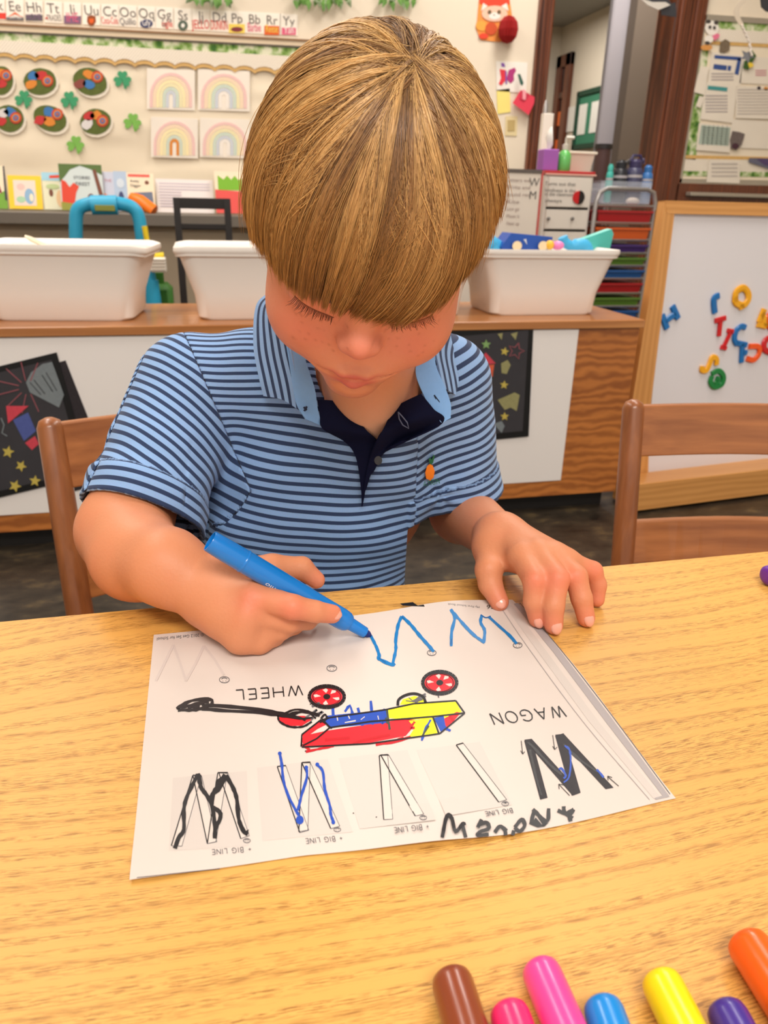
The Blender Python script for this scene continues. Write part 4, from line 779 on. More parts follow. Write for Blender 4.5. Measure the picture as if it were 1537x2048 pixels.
MB().span((ux0 - .006, UY - .009, uz + .0005), (ux1 + .006, UY - .005, uz + .006)).build('paper_edge', mat('paper_edge', (232, 186, 170), .7), redt)
zt3 = uz + .017
def on_unit(px, Y): return float(wy(px, 330, Y)[0])
r0 = empty('tissue_box', (on_unit(1101, 3.1), 3.1, zt3), 'purple tissue box with a white tissue sticking out', 'tissue box')
a, b = on_unit(1087, 3.06), on_unit(1117, 3.06); zt4 = Z_at(1100, 298, 3.06)
MB().span((a, 3.06, zt3), (b, 3.06 + (b - a), zt4), .003).build('box', mat('box_purple', (158, 92, 176), .6), r0)
mb = MB(); c = np.array([(a + b) / 2, 3.06 + (b - a) / 2, zt4 - .002]); tp = []
for k, (s_, z) in enumerate(((.012, 0), (.018, .02), (.024, .045), (.012, .07), (.003, .085))): tp.append(c + [.004 * math.sin(k * 2), .003 * math.cos(k), z])
mb.tube(tp, [.010, .020, .024, .014, .003], 9, flat=.5); mb.build('tissue', mat('tissue_white', (238, 236, 232), .9), r0)
r0 = empty('sanitizer_bottle', (on_unit(1128, 3.08), 3.08, zt3), 'clear pump bottle with green liquid beside the tissue box', 'bottle')
x = on_unit(1128, 3.08); zt5 = Z_at(1128, 300, 3.08)
mb = MB(); mb.lathe([(.024, 0), (.027, .005), (.027, (zt5 - zt3) * .72), (.02, (zt5 - zt3) * .9), (.011, zt5 - zt3)], (x, 3.08, zt3), 18); mb.build('bottle_body', mat('gel_green', (98, 186, 96), .2, spec=.6), r0)
mb = MB(); mb.lathe([(.012, zt5 - zt3), (.013, zt5 - zt3 + .02), (.004, zt5 - zt3 + .022), (.004, zt5 - zt3 + .045)], (x, 3.08, zt3), 12); mb.tube([(x, 3.08, zt5 + .045), (x + .03, 3.07, zt5 + .045)], .006, 8); mb.build('pump', mat('pump_clear', (206, 204, 190), .35), r0)
r0 = empty('white_basket', (on_unit(1165, 3.14), 3.14, zt3), 'white basket behind the green sanitizer bottle', 'basket')
a, b = on_unit(1140, 3.12), on_unit(1189, 3.12); zt4 = Z_at(1165, 304, 3.12)
mb = MB(); mb.hexa([(a + .012, 3.13, zt3), (b - .012, 3.13, zt3), (b - .012, 3.22, zt3), (a + .012, 3.22, zt3)], [(a, 3.12, zt4), (b, 3.12, zt4), (b, 3.24, zt4), (a, 3.24, zt4)]); mb.build('basket_body', mat('basket_cream', (224, 206, 190), .5), r0)
MB().span((a - .004, 3.115, zt4 - .008), (b + .008, 3.245, zt4 + .002), .002).build('rim', mat('basket_rim', (232, 222, 204), .5), r0)
r0 = empty('spray_bottle', (on_unit(1076, 3.43), 3.43, 0), 'tall white board standing behind the purple tissue box', 'board')
MB().span((on_unit(1079, 3.43), 3.43, 0), (on_unit(1099, 3.43), 3.46, Z_at(1090, 226, 3.43)), .002).build('board', mat('foam_board', (232, 226, 214), .7), r0)
r0.name = 'foam_board'
mb = MB(); mb.lathe([(.012, 0), (.010, .03), (.004, .05)], wy(1091, 226, 3.445), 10); tag(mb.build('clip_ring', chrome), 'small silver clip on top of the tall white board', 'clip')
mb = MB(); c = wy(1198, 350, 3.28); mb.lathe([(.030, 0), (.032, .05), (.034, .09), (.034, .10)], (c[0], 3.28, .0), 12)
r0 = empty('pencil_cup', (c[0], 3.50, zc), 'dark red and black container between basket and teal bottle', 'container')
c2 = wy(1200, 360, 3.50); mb = MB(); mb.lathe([(.034, 0), (.036, Z_at(1200, 292, 3.50) - .62)], (c2[0], 3.50, .62), 16); mb.build('cup', mat('cup_dark', (74, 50, 48), .5), r0)
mb = MB(); mb.lathe([(.040, 0), (.040, .02)], (c2[0], 3.50, Z_at(1200, 292, 3.50) - .012), 16); mb.build('lid', mat('lid_black', (30, 26, 26), .5), r0)
r0.location[2] = .62
for ch_ in list(r0.children): ch_.matrix_basis = Matrix.Translation((0, 0, zc - .62)) @ ch_.matrix_basis
st = MB().span((c2[0] - .06, 3.44, 0), (c2[0] + .06, 3.56, .6195), .004).build('storage_box', mat('box_grey', (150, 140, 130), .6)); tag(st, 'grey box behind the drawer cart under the dark container', 'box')
# large written pad left of the unit
pa, pb = float(wy(1004, 400, 2.98)[0]), float(wy(1079, 400, 2.98)[0]); pz1 = Z_at(1040, 345, 2.98)
pd = empty('writing_chart', ((pa + pb) / 2 - .1, 2.98, 0), 'big white chart with handwritten lines beside the child\'s head', 'chart')
MB().span((pa - .25, 2.98, .15), (pb, 2.99, pz1), .002).build('chart_sheet', mat('chart_white', (224, 216, 204), .7), pd)
MB().span((pb, 2.977, .15), (pb + .007, 2.995, pz1 + .01)).build('red_edge', mat('red_edge', (196, 84, 80), .6), pd)
MB().span((pa - .26, 2.975, pz1), (pb + .0, 2.995, pz1 + .012)).build('top_clamp', mat('clamp_grey', (96, 88, 84), .5), pd)
mb = MB(); rr_ = random.Random(3); rows_t = ['Letters we', 'Write and', 'sound red', 'Kite', 'Lion go', 'Moon is', 'Nest up']
for k, t in enumerate(rows_t):
    a = wy(1013, 363 + k * 14.5, 2.978); put_text(mb, t, a, (1, 0, 0), (0, 0, 1), width=.055 if k > 2 else .10, height=.014)
mb.build('handwriting', mat('faded_ink', (164, 146, 138), .8), pd)
mb = MB()
for k, t in enumerate(('W', 'M')): put_text(mb, t, wy(1058, 372 + 26 * k, 2.978), (1, 0, 0), (0, 0, 1), height=.03)
mb.build('handwriting', ink2, pd)
MB().span((pa - .2, 2.99, 0), (pa - .17, 3.01, pz1 - .02)).build('stand_post', mat('clamp_grey', (96, 88, 84), .5), pd); MB().span((pb - .07, 2.99, 0), (pb - .04, 3.01, pz1 - .02)).build('stand_post', mat('clamp_grey', (96, 88, 84), .5), pd)

# ================================================================ RIGHT-HAND BULLETIN BOARD
rb0, rbt = float(P_(1408, 30)[0]), float(P_(1470, 32)[2]); rbb = float(P_(1450, 368)[2]); rb1 = float(P_(1720, 30)[0])
b2 = empty('bulletin_board', ((rb0 + rb1) / 2, YB, rbb), 'second bulletin board crowded with notices, right of the doorway', 'bulletin board')
RO_ = .02
def RP(x, y, o=0.0): return wy(x, y, YB - RO_ - o)
MB().prism([RP(1409, 32), RP(1720, 50), RP(1720, 372), RP(1360, 366)], (0, .018, 0)).build('backing', MATS['bulletin_paper'], b2)
alu = mat('aluminium', (176, 168, 154), .4, metal=.5)
def rp(name, pts, m_, o, parent=b2, th=.0014): return MB().prism([RP(x, y, o) for x, y in pts], (0, th, 0)).build(name, m_, parent)
rp('frame', [(1410, 28), (1720, 50), (1720, 60), (1409, 40)], alu, .008, th=.012); rp('frame', [(1409, 30), (1415, 30), (1364, 366), (1357, 365)], alu, .008, th=.012); rp('frame', [(1356, 357), (1720, 364), (1720, 374), (1355, 368)], alu, .008, th=.012)
rp('leaf_border', [(1432, 40), (1720, 58), (1720, 72), (1430, 58)], MATS['leaf_print'], .002); rp('scalloped_border', [(1430, 57), (1720, 74), (1720, 96), (1424, 82)], MATS['dotted_print'], .003); rp('gold_edge', [(1424, 82), (1720, 98), (1720, 104), (1423, 89)], gold, .0025)
rp('leaf_border', [(1400, 100), (1418, 101), (1392, 320), (1370, 318)], MATS['leaf_print'], .002); rp('leaf_border', [(1362, 342), (1720, 346), (1720, 356), (1361, 352)], MATS['leaf_print'], .002); rp('gold_edge', [(1370, 310), (1720, 318), (1720, 324), (1369, 317)], gold, .0025); rp('scalloped_border', [(1368, 317), (1720, 324), (1720, 346), (1363, 342)], MATS['dotted_print'], .002)
pw = mat('notice_white', (232, 222, 206), .8); gln = mat('print_grey', (176, 166, 164), .8); bln = mat('print_blue', (56, 82, 142), .7); tln = mat('print_teal', (90, 140, 160), .7)
def notice(label, pts, prints, o, m_=pw):
    c = np.mean(np.array(pts), axis=0); r_ = empty('notice', RP(c[0], c[1], o).tolist(), label, 'notice', 'notices on the right board'); rp('sheet', pts, m_, o, r_)
    for k, (mm, q) in enumerate(prints): rp('print_block', q, mm, o + .0012, r_, .0006)
def lines(x0, x1, y0, y1, n, m_=gln, sk=0): return [(m_, [(x0 - sk * i, y0 + (y1 - y0) * i / n), (x1 - sk * i, y0 + (y1 - y0) * i / n), (x1 - sk * i, y0 + (y1 - y0) * (i + .45) / n), (x0 - sk * i, y0 + (y1 - y0) * (i + .45) / n)]) for i in range(n)]
notice('notice with a dark blue angular frame at its top', [(1424, 104), (1487, 110), (1482, 172), (1416, 166)], [(bln, [(1430, 110), (1484, 114), (1483, 121), (1430, 117)]), (bln, [(1477, 116), (1484, 117), (1478, 150), (1470, 148)]), (bln, [(1429, 128), (1455, 131), (1454, 141), (1427, 138)]), (bln, [(1457, 131), (1464, 132), (1462, 142), (1456, 141)])] + lines(1424, 1468, 146, 164, 3), .004)
notice('notice with a teal heading bar', [(1412, 164), (1476, 170), (1466, 246), (1402, 238)], [(tln, [(1417, 171), (1456, 175), (1455, 183), (1416, 179)])] + lines(1412, 1456, 190, 228, 6), .006)
notice('narrow white paper curling over the left edge of the right board', [(1402, 132), (1419, 134), (1409, 190), (1389, 184)], [], .010)
notice('grid calendar sheet low on the right board', [(1399, 246), (1467, 252), (1460, 305), (1393, 300)], [(mat('grid_green', (178, 192, 178), .7), [(1404, 250), (1462, 255), (1458, 292), (1398, 288)])] + [(gln, [(1404, 254 + 5 * k), (1460, 258 + 5 * k), (1460, 259.2 + 5 * k), (1404, 255.2 + 5 * k)]) for k in range(7)] + [(gln, [(1410 + 9 * k, 250), (1411 + 9 * k, 250), (1407 + 9 * k, 290), (1406 + 9 * k, 290)]) for k in range(6)], .008)
notice('large pale sheet with red print at the right edge', [(1487, 112), (1600, 120), (1600, 172), (1480, 166)], lines(1512, 1534, 140, 154, 3, mat('print_rose', (220, 160, 150), .8)), .004)
notice('sheet with rows of small print under the pale sheet', [(1474, 172), (1600, 176), (1600, 240), (1472, 236)], lines(1476, 1560, 178, 232, 9, mat('print_faint', (196, 186, 176), .8)) + [(mat('print_dark', (70, 60, 66), .7), blob(1519, 176, 4, 4, 0, 8)), (mat('print_amber', (214, 150, 80), .7), blob(1533, 177, 5, 4, 0, 8))], .010)
notice('plain sheet in the lower right of the board', [(1466, 238), (1600, 246), (1600, 300), (1480, 296), (1462, 262)], [], .005)
notice('white sheet hanging over the bottom frame of the right board', [(1420, 318), (1482, 322), (1480, 367), (1414, 364)], lines(1424, 1476, 326, 358, 4, MATS['print_faint']), .012)
notice('small white slip beneath the curling paper', [(1400, 192), (1410, 194), (1402, 216), (1393, 212)], [], .010)
def tagdeco(name, label, cat, layers, o, group=None):
    c = layers[0][2][0]; r_ = empty(name, RP(c[0], c[1], o).tolist(), label, cat, group)
    for k, (nm, m_, pts) in enumerate(layers): rp(nm, pts, m_, o + .0012 * k, r_)
zb = mat('zebra_dark', (70, 64, 60), .7)
tagdeco('panda_cutout', 'paper panda cutout holding a pink heart, top corner of the right board', 'paper cutout', [('head', wht, blob(1425, 56, 14, 15, 0, 12)), ('ear', zb, blob(1418, 43, 5, 4, 0, 8)), ('ear', zb, blob(1434, 45, 5, 4, 0, 8)), ('eye', zb, blob(1421, 54, 3, 3.5, 0, 8)), ('eye', zb, blob(1430, 55, 3, 3.5, 0, 8)), ('heart', mat('heart_pink', (232, 120, 150), .7), [(1425, 72), (1434, 67), (1441, 69), (1438, 76), (1430, 81)]), ('body', wht, blob(1419, 78, 9, 8, 0, 10)), ('body', MATS['print_amber'], blob(1414, 95, 12, 6, 0, 10)), ('foot', zb, blob(1416, 86, 5, 4, 0, 8))], .008)
tagdeco('leopard_cutout', 'dark spotted paper cutout above the blue framed notice', 'paper cutout', [('cutout', mat('spotted', (120, 104, 84), .8, noise=(160, .7)), [(1442, 84), (1452, 78), (1461, 84), (1460, 100), (1450, 106), (1440, 104)])], .008)
tagdeco('zebra_cutout', 'dark striped paper cutout beside the calendar sheet', 'paper cutout', [('cutout', mat('striped_animal', (110, 98, 94), .8, noise=(150, .7)), [(1466, 262), (1480, 264), (1491, 268), (1484, 290), (1474, 300), (1463, 296), (1461, 280)]), ('muzzle', mat('muzzle_plum', (74, 44, 56), .7), blob(1472, 292, 7, 6, 0, 9))], .012)
tagdeco('leaf_cutout', 'dark green leaf cutout with a yellow flower behind the hanging star', 'paper cutout', [('leaf', mat('leaf_dark', (60, 92, 40), .7), [(1502, 96), (1514, 112), (1506, 124), (1498, 140), (1487, 136), (1490, 122), (1500, 116)]), ('flower', mat('flower_yellow', (238, 206, 70), .6), [(1496, 124), (1506, 126), (1509, 132), (1500, 136)])], .014)
tagdeco('pennant', 'slate and purple pennant at the lower right of the board', 'pennant', [('cloth', mat('pennant_slate', (104, 104, 122), .7), [(1500, 316), (1600, 318), (1600, 350), (1540, 338), (1498, 324)]), ('stripe', mat('pennant_purple', (86, 70, 110), .7), [(1514, 317), (1600, 319), (1600, 340), (1530, 330)])], .012)
# dark wood wainscot under it and the chalk ledge
wn = MB().span((DR1 - .06, YB - .03, 0), (4.3, YB, Z_at(1450, 369, YB)), .003).build('wall_panelling', dkwood); wn['kind'] = 'structure'; wn.name = 'trim_7'
mb = MB(); mb.span((X_at(1366, 385), YB - .08, Z_at(1450, 394, YB - .06)), (4.2, YB - .03, Z_at(1450, 386, YB - .06)), .003); mb.build('trim_8', alu)['kind'] = 'structure'
# hanging graduation cap, ribbon and star
HY = 3.2
def H_(x, y, Y=HY): return wy(x, y, Y)
r0 = empty('graduation_hat', H_(1312, 5).tolist(), 'paper graduation cap hanging at the top beside the doorway', 'decoration')
mb = MB(); mb.prism([H_(x, y) for x, y in [(1278, -8), (1330, -14), (1344, 8), (1336, 14), (1310, 12)]], (0, .004, 0)); mb.build('board', mat('cap_charcoal', (54, 54, 58), .7), r0)
mb = MB(); mb.prism([H_(x, y, HY - .01) for x, y in [(1280, -4), (1296, 10), (1318, 20), (1342, 10), (1332, 4), (1306, 4)]], (0, .004, 0)); mb.build('brim', mat('cap_silver', (206, 200, 190), .6), r0)
mb = MB(); mb.prism([H_(x, y, HY - .004) for x, y in [(1322, 14), (1352, 4), (1354, 34), (1324, 30)]], (0, .004, 0)); mb.build('board', MATS['cap_charcoal'], r0)
mb = MB(); t_ = H_(1318, -10); mb.tube([t_, [t_[0], HY, H_CEIL]], .001, 4); mb.build('string', wht, r0)
r0 = empty('graduation_hat', H_(1540, 8).tolist(), 'charcoal paper cap hanging at the top right corner', 'decoration')
mb = MB(); mb.prism([H_(x, y) for x, y in [(1521, -12), (1560, -20), (1560, 26), (1534, 23), (1524, 14)]], (0, .004, 0)); mb.build('board', MATS['cap_charcoal'], r0)
mb = MB(); t_ = H_(1545, -10); mb.tube([t_, [t_[0], HY, H_CEIL]], .001, 4); mb.build('string', wht, r0)
r0 = empty('hanging_ribbon', H_(1486, 60).tolist(), 'curled pale ribbon with a grey paper star hanging before the board', 'decoration')
c = cat_rom([H_(1500, -40), H_(1490, -4), H_(1476, 16), H_(1476, 34), H_(1484, 50)], 5); mb = MB(); w_ = .014
for i in range(len(c) - 1): mb.hexa([c[i] - [w_, 0, 0], c[i] + [w_, 0, 0], c[i] + [w_, .001, 0], c[i] - [w_, -.001, 0]], [c[i + 1] - [w_ * .9, 0, 0], c[i + 1] + [w_ * .9, 0, 0], c[i + 1] + [w_ * .9, .001, 0], c[i + 1] - [w_ * .9, -.001, 0]])
mb.build('ribbon', mat('ribbon_pearl', (214, 200, 180), .5), r0)
c = [H_(1484, 50), H_(1492, 66), H_(1500, 86), H_(1504, 112)]; c = cat_rom(c, 8); mb = MB(); mb.tube([p + [.003 * math.sin(i * 1.7), 0, .0] for i, p in enumerate(c)], .005, 6); mb.build('twisted_cord', mat('cord_white', (232, 222, 210), .6), r0, True)
mb = MB(); mb.prism([H_(x, y, HY + .005) for x, y in star(1496, 112, 15, .5)], (0, .003, 0)); mb.build('star', mat('star_grey', (124, 126, 132), .6), r0)
mb = MB(); t_ = H_(1500, -40); mb.tube([t_, [t_[0], HY, H_CEIL]], .001, 4); mb.build('string', wht, r0)
# ================================================================ TABLE
def laminate():
    m = bpy.data.materials.new('oak_laminate'); m.use_nodes = True; nt = m.node_tree; b = nt.nodes['Principled BSDF']; L = nt.links.new
    tc = nt.nodes.new('ShaderNodeTexCoord')
    # slow warp: the cathedral arcs of the printed oak
    w = nt.nodes.new('ShaderNodeTexNoise'); w.inputs['Scale'].default_value = 1.0; w.inputs['Detail'].default_value = 0
    mw = nt.nodes.new('ShaderNodeMapping'); mw.inputs['Scale'].default_value = (3.2, 6.0, 1); L(tc.outputs['Object'], mw.inputs['Vector']); L(mw.outputs[0], w.inputs['Vector'])
    sx = nt.nodes.new('ShaderNodeSeparateXYZ'); L(tc.outputs['Object'], sx.inputs[0])
    ws = nt.nodes.new('ShaderNodeMath'); ws.operation = 'MULTIPLY_ADD'; ws.inputs[1].default_value = .06; L(w.outputs['Fac'], ws.inputs[0]); L(sx.outputs[1], ws.inputs[2])
    cb = nt.nodes.new('ShaderNodeCombineXYZ'); L(sx.outputs[0], cb.inputs[0]); L(ws.outputs[0], cb.inputs[1])
    # fine pores stretched along the grain
    mp = nt.nodes.new('ShaderNodeMapping'); mp.inputs['Scale'].default_value = (95, 1700, 1); L(cb.outputs[0], mp.inputs['Vector'])
    n1 = nt.nodes.new('ShaderNodeTexNoise'); n1.inputs['Scale'].default_value = 1; n1.inputs['Detail'].default_value = 3; n1.inputs['Roughness'].default_value = .6; L(mp.outputs[0], n1.inputs['Vector'])
    # bands that gather the pores
    mp2 = nt.nodes.new('ShaderNodeMapping'); mp2.inputs['Scale'].default_value = (2.2, 190, 1); L(cb.outputs[0], mp2.inputs['Vector'])
    n2 = nt.nodes.new('ShaderNodeTexNoise'); n2.inputs['Scale'].default_value = 1; n2.inputs['Detail'].default_value = 2; L(mp2.outputs[0], n2.inputs['Vector'])
    r1 = nt.nodes.new('ShaderNodeValToRGB'); r1.color_ramp.elements[0].position = .50; r1.color_ramp.elements[1].position = .57; L(n1.outputs['Fac'], r1.inputs[0])
    r2 = nt.nodes.new('ShaderNodeValToRGB'); r2.color_ramp.elements[0].position = .40; r2.color_ramp.elements[1].position = .58; L(n2.outputs['Fac'], r2.inputs[0])
    mu = nt.nodes.new('ShaderNodeMath'); mu.operation = 'MULTIPLY'; L(r1.outputs[0], mu.inputs[0]); L(r2.outputs[0], mu.inputs[1])
    # thin growth lines
    wv = nt.nodes.new('ShaderNodeTexWave'); wv.bands_direction = 'Y'; wv.inputs['Scale'].default_value = 14; wv.inputs['Distortion'].default_value = 2.5; wv.inputs['Detail'].default_value = 2; wv.inputs['Detail Scale'].default_value = 2
    mp3 = nt.nodes.new('ShaderNodeMapping'); mp3.inputs['Scale'].default_value = (.25, 1, 1); L(cb.outputs[0], mp3.inputs['Vector']); L(mp3.outputs[0], wv.inputs['Vector'])
    r3 = nt.nodes.new('ShaderNodeValToRGB'); r3.color_ramp.elements[0].position = .90; r3.color_ramp.elements[1].position = 1.0; L(wv.outputs['Fac'], r3.inputs[0])
    m3 = nt.nodes.new('ShaderNodeMath'); m3.operation = 'MULTIPLY'; L(r3.outputs[0], m3.inputs[0]); r1b = nt.nodes.new('ShaderNodeValToRGB'); r1b.color_ramp.elements[0].position = .40; r1b.color_ramp.elements[1].position = .60; L(n1.outputs['Fac'], r1b.inputs[0]); L(r1b.outputs[0], m3.inputs[1])
    ad = nt.nodes.new('ShaderNodeMath'); ad.operation = 'MAXIMUM'; L(mu.outputs[0], ad.inputs[0]); L(m3.outputs[0], ad.inputs[1])
    mx = nt.nodes.new('ShaderNodeMix'); mx.data_type = 'RGBA'; mf = nt.nodes.new('ShaderNodeMath'); mf.operation = 'MULTIPLY'; mf.inputs[1].default_value = .80; L(ad.outputs[0], mf.inputs[0]); L(mf.outputs[0], mx.inputs[0])
    bs = nt.nodes.new('ShaderNodeMix'); bs.data_type = 'RGBA'; L(n2.outputs['Fac'], bs.inputs[0]); bs.inputs[6].default_value = (*lin((214, 160, 80)), 1); bs.inputs[7].default_value = (*lin((222, 169, 88)), 1)
    L(bs.outputs[2], mx.inputs[6]); mx.inputs[7].default_value = (*lin((140, 92, 36)), 1); L(mx.outputs[2], b.inputs['Base Color'])
    b.inputs['Roughness'].default_value = .42; b.inputs['Specular IOR Level'].default_value = .35
    bp = nt.nodes.new('ShaderNodeBump'); bp.inputs['Strength'].default_value = .12; bp.inputs['Distance'].default_value = .0006; bp.invert = True; L(ad.outputs[0], bp.inputs['Height']); L(bp.outputs[0], b.inputs['Normal'])
    MATS['oak'] = m
laminate()
TYF = .522
tb_ = empty('table', (0, .1, 0), 'oak laminate classroom table the child is writing at', 'table')
MB().span((-.75, -.36, ZT - .026), (.85, TYF, ZT), .0015).build('tabletop', MATS['oak'], tb_)
MB().span((-.752, -.362, ZT - .024), (.852, TYF + .0015, ZT - .003), .001).build('edge_band', mat('edge_brown', (110, 72, 40), .5), tb_)
for x, y in ((-.68, -.28), (.78, -.28), (-.68, .455), (.78, .455)):
    mb = MB(); mb.tube([(x, y, .02), (x, y, ZT - .026)], .016, 12); mb.build('leg', mat('leg_chrome', (150, 146, 140), .3, metal=.8), tb_, True)
mb = MB(); mb.span((-.70, -.29, ZT - .06), (.80, -.27, ZT - .026)); mb.build('apron', MATS['edge_brown'], tb_)

# ================================================================ WORKSHEET (prints are thin ink outlines lying on the sheet)
def lift(x, y):
    """gentle curl of the sheet; x, y in sheet fractions (0..1 right, 0..1 away from us)"""
    return .0004 + .0052 * np.exp(-((x - .80) / .16) ** 2) * np.clip((y - .72) / .28, 0, 1) ** 2 + .0028 * np.exp(-((x - .52) / .12) ** 2) * np.clip((.10 - y) / .10, 0, 1) ** 1.5 + .0015 * np.exp(-((x - .0) / .1) ** 2 - (y / .12) ** 2)
Q = [wz(260, 1766, ZT), wz(1352, 1598, ZT), wz(1025, 1203, ZT), wz(308, 1271, ZT)]      # near left, near right, far right, far left
def uv2(x, y):
    top = Q[3] + (Q[2] - Q[3]) * x; bot = Q[0] + (Q[1] - Q[0]) * x; return bot + (top - bot) * y
def inv(p):
    x, y = .5, .5
    for _ in range(4):
        f0 = uv2(x, y) - p; fx = (uv2(x + 1e-4, y) - uv2(x, y)) / 1e-4; fy = (uv2(x, y + 1e-4) - uv2(x, y)) / 1e-4
        A = np.array([[fx[0], fy[0]], [fx[1], fy[1]]]); d = np.linalg.solve(A, -f0[:2]); x += d[0]; y += d[1]
    return x, y
def S(px, py, o=.0003):
    h = .0004
    for _ in range(2): p = wz(px, py, ZT + h); h = float(lift(*inv(p))) + .0002
    p = wz(px, py, ZT + h); p[2] += o; return p
ws_ = empty('worksheet', uv2(.5, .5).tolist(), 'white letter tracing worksheet with a coloured wagon, lying upside down on the table', 'worksheet')
n = 48; V = []; F = []
def edge_bow(x, y):
    p = uv2(x, y); p = p + W([0, -1, 0]) * (.0072 * math.sin(math.pi * min(1, max(0, (x - .28) / .72))) ** 1.2 * max(0, 1 - y * 5)) + W([1, 0, 0]) * (.0062 * math.sin(math.pi * y ** 1.5) * max(0, (x - .7) / .3)); return p
for j in range(n + 1):
    for i in range(n + 1):
        x, y = i / n, j / n; p = edge_bow(x, y); V.append([p[0], p[1], ZT + float(lift(x, y)) + .0002])
m_ = (n + 1) ** 2; V += [[a, b, c - .0002] for a, b, c in V]
g_ = lambda i, j: j * (n + 1) + i
for j in range(n):
    for i in range(n): q = (g_(i, j), g_(i + 1, j), g_(i + 1, j + 1), g_(i, j + 1)); F.append(q); F.append(tuple(k + m_ for k in q[::-1]))
for i in range(n): F += [(g_(i, 0), g_(i, 0) + m_, g_(i + 1, 0) + m_, g_(i + 1, 0)), (g_(i, n), g_(i + 1, n), g_(i + 1, n) + m_, g_(i, n) + m_), (g_(0, i), g_(0, i + 1), g_(0, i + 1) + m_, g_(0, i) + m_), (g_(n, i), g_(n, i) + m_, g_(n, i + 1) + m_, g_(n, i + 1))]
mb = MB(); mb.add(V, F, True); mb.build('sheet', mat('copy_paper', (212, 200, 192), .75, spec=.25, noise=(40, .012)), ws_)
K_ = dict(black=mat('print_black', (26, 24, 26), .5), mblack=mat('marker_ink_black', (18, 16, 20), .4), blue=mat('marker_ink_blue', (28, 74, 176), .45), cyan=mat('marker_ink_cyan', (12, 118, 186), .45), dcy=mat('marker_ink_deep_cyan', (10, 96, 160), .45), red=mat('marker_ink_red', (226, 28, 42), .45), yellow=mat('marker_ink_yellow', (244, 240, 24), .5),
          grey=mat('print_shade', (203, 193, 186), .75), hair=mat('print_thin_grey', (96, 94, 98), .6), faint=mat('print_faint_line', (202, 190, 184), .75), mid=mat('print_border_grey', (168, 160, 160), .7), char=mat('print_charcoal', (50, 48, 52), .6, noise=(200, .3)), white=mat('paper_core', (212, 200, 192), .75), dred=mat('marker_ink_dark_red', (190, 16, 30), .45), olive=mat('marker_overlap', (60, 70, 60), .5))
def ribbon(mb, pts, w, o=.0003, sm=True, taper=False, jit=0.0):
    """pixel path -> flat ink band w pixels wide"""
    c = cat_rom([np.array(p, float) for p in pts], 5) if (sm and len(pts) > 2) else [np.array(p, float) for p in pts]
    c2 = [c[0]]
    for a, b in zip(c[:-1], c[1:]):
        k = max(1, int(np.linalg.norm(b - a) / 14)); c2 += [a + (b - a) * (i + 1) / k for i in range(k)]
    c = c2
    if not sm and len(pts) > 2:
        for k, (a, b) in enumerate(zip(pts[:-1], pts[1:])): ribbon(mb, [a, b], w, o + (k % 2) * 5e-6, sm)
        return mb
    Lp = []; Rp = []
    for i in range(len(c)):
        t = c[min(i + 1, len(c) - 1)] - c[max(i - 1, 0)]; t /= np.linalg.norm(t) + 1e-9; ww = w / 2 * (1 + rnd.uniform(-jit, jit)) * ((.6 if i in (0, len(c) - 1) else 1) if taper else 1)
        nn = np.array([-t[1], t[0]]) * ww; Lp.append(S(*(c[i] + nn), o)); Rp.append(S(*(c[i] - nn), o))
    v = Lp + Rp; k = len(Lp); f = [(i, i + 1, k + i + 1, k + i) for i in range(k - 1)]
    return mb.add(v, f)
def fill(mb, pts, o=.00015):
    P = [np.array(p, float) for p in pts]; T = [[P[i] for i in t] for t in tessellate_polygon([[Vector((*p, 0)) for p in P]])]
    while T:
        a, b, c = T.pop(); L_ = [np.linalg.norm(a - b), np.linalg.norm(b - c), np.linalg.norm(c - a)]; k = int(np.argmax(L_))
        if L_[k] > 46: a, b, c = ((a, b, c), (b, c, a), (c, a, b))[k]; m = (a + b) / 2; T += [[a, m, c], [m, b, c]]
        else: mb.add([S(*q, o) for q in (a, b, c)], [(0, 1, 2)])
    return mb
def strokes(name, m, lst, w, o=.0003, sm=True, label=None, jit=.0, closed=False, joined=False):
    mb = MB()
    for kq, q in enumerate(lst):
        ribbon(mb, q, w, o + 9e-6 * kq, sm, jit=jit)
        if not joined: ob = mb.build(name, K_[m], ws_); mb = MB()
        if not joined and label: ob['label'] = label
    if joined:
        ob = mb.build(name, K_[m], ws_)
        if label: ob['label'] = label
def fills(name, m, lst, o=.00015, label=None):
    for kq, q in enumerate(lst):
        mb = MB(); fill(mb, q, o + 7e-6 * kq); bm = None; ob = mb.build(name, K_[m], ws_)
        if label: ob['label'] = label
GL = {'W': ([[(0, 1), (.25, 0), (.5, 1), (.75, 0), (1, 1)]], 1.0), 'H': ([[(0, 0), (0, 1)], [(.7, 0), (.7, 1)], [(0, .52), (.7, .52)]], .7), 'E': ([[(.55, 0), (0, 0), (0, 1), (.55, 1)], [(0, .52), (.5, .52)]], .55), 'L': ([[(0, 1), (0, 0), (.5, 0)]], .5),
      'A': ([[(0, 0), (.38, 1), (.76, 0)], [(.14, .36), (.62, .36)]], .76), 'G': ([[(.8, .82), (.6, .97), (.38, 1), (.12, .85), (0, .5), (.12, .15), (.38, 0), (.62, .03), (.8, .2), (.8, .48), (.45, .48)]], .8), 'O': ([[(.42 + .42 * math.cos(a), .5 + .5 * math.sin(a)) for a in np.linspace(0, 2 * math.pi, 15)]], .84),
      'N': ([[(0, 0), (0, 1), (.7, 0), (.7, 1)]], .7), 'B': ([[(0, 0), (0, 1), (.4, 1), (.52, .78), (.4, .54), (0, .54)], [(.4, .54), (.58, .3), (.42, 0), (0, 0)]], .58), 'I': ([[(0, 0), (0, 1)]], .02), '+': ([[(0, .5), (.5, .5)], [(.25, .25), (.25, .75)]], .5), ' ': ([], .3)}
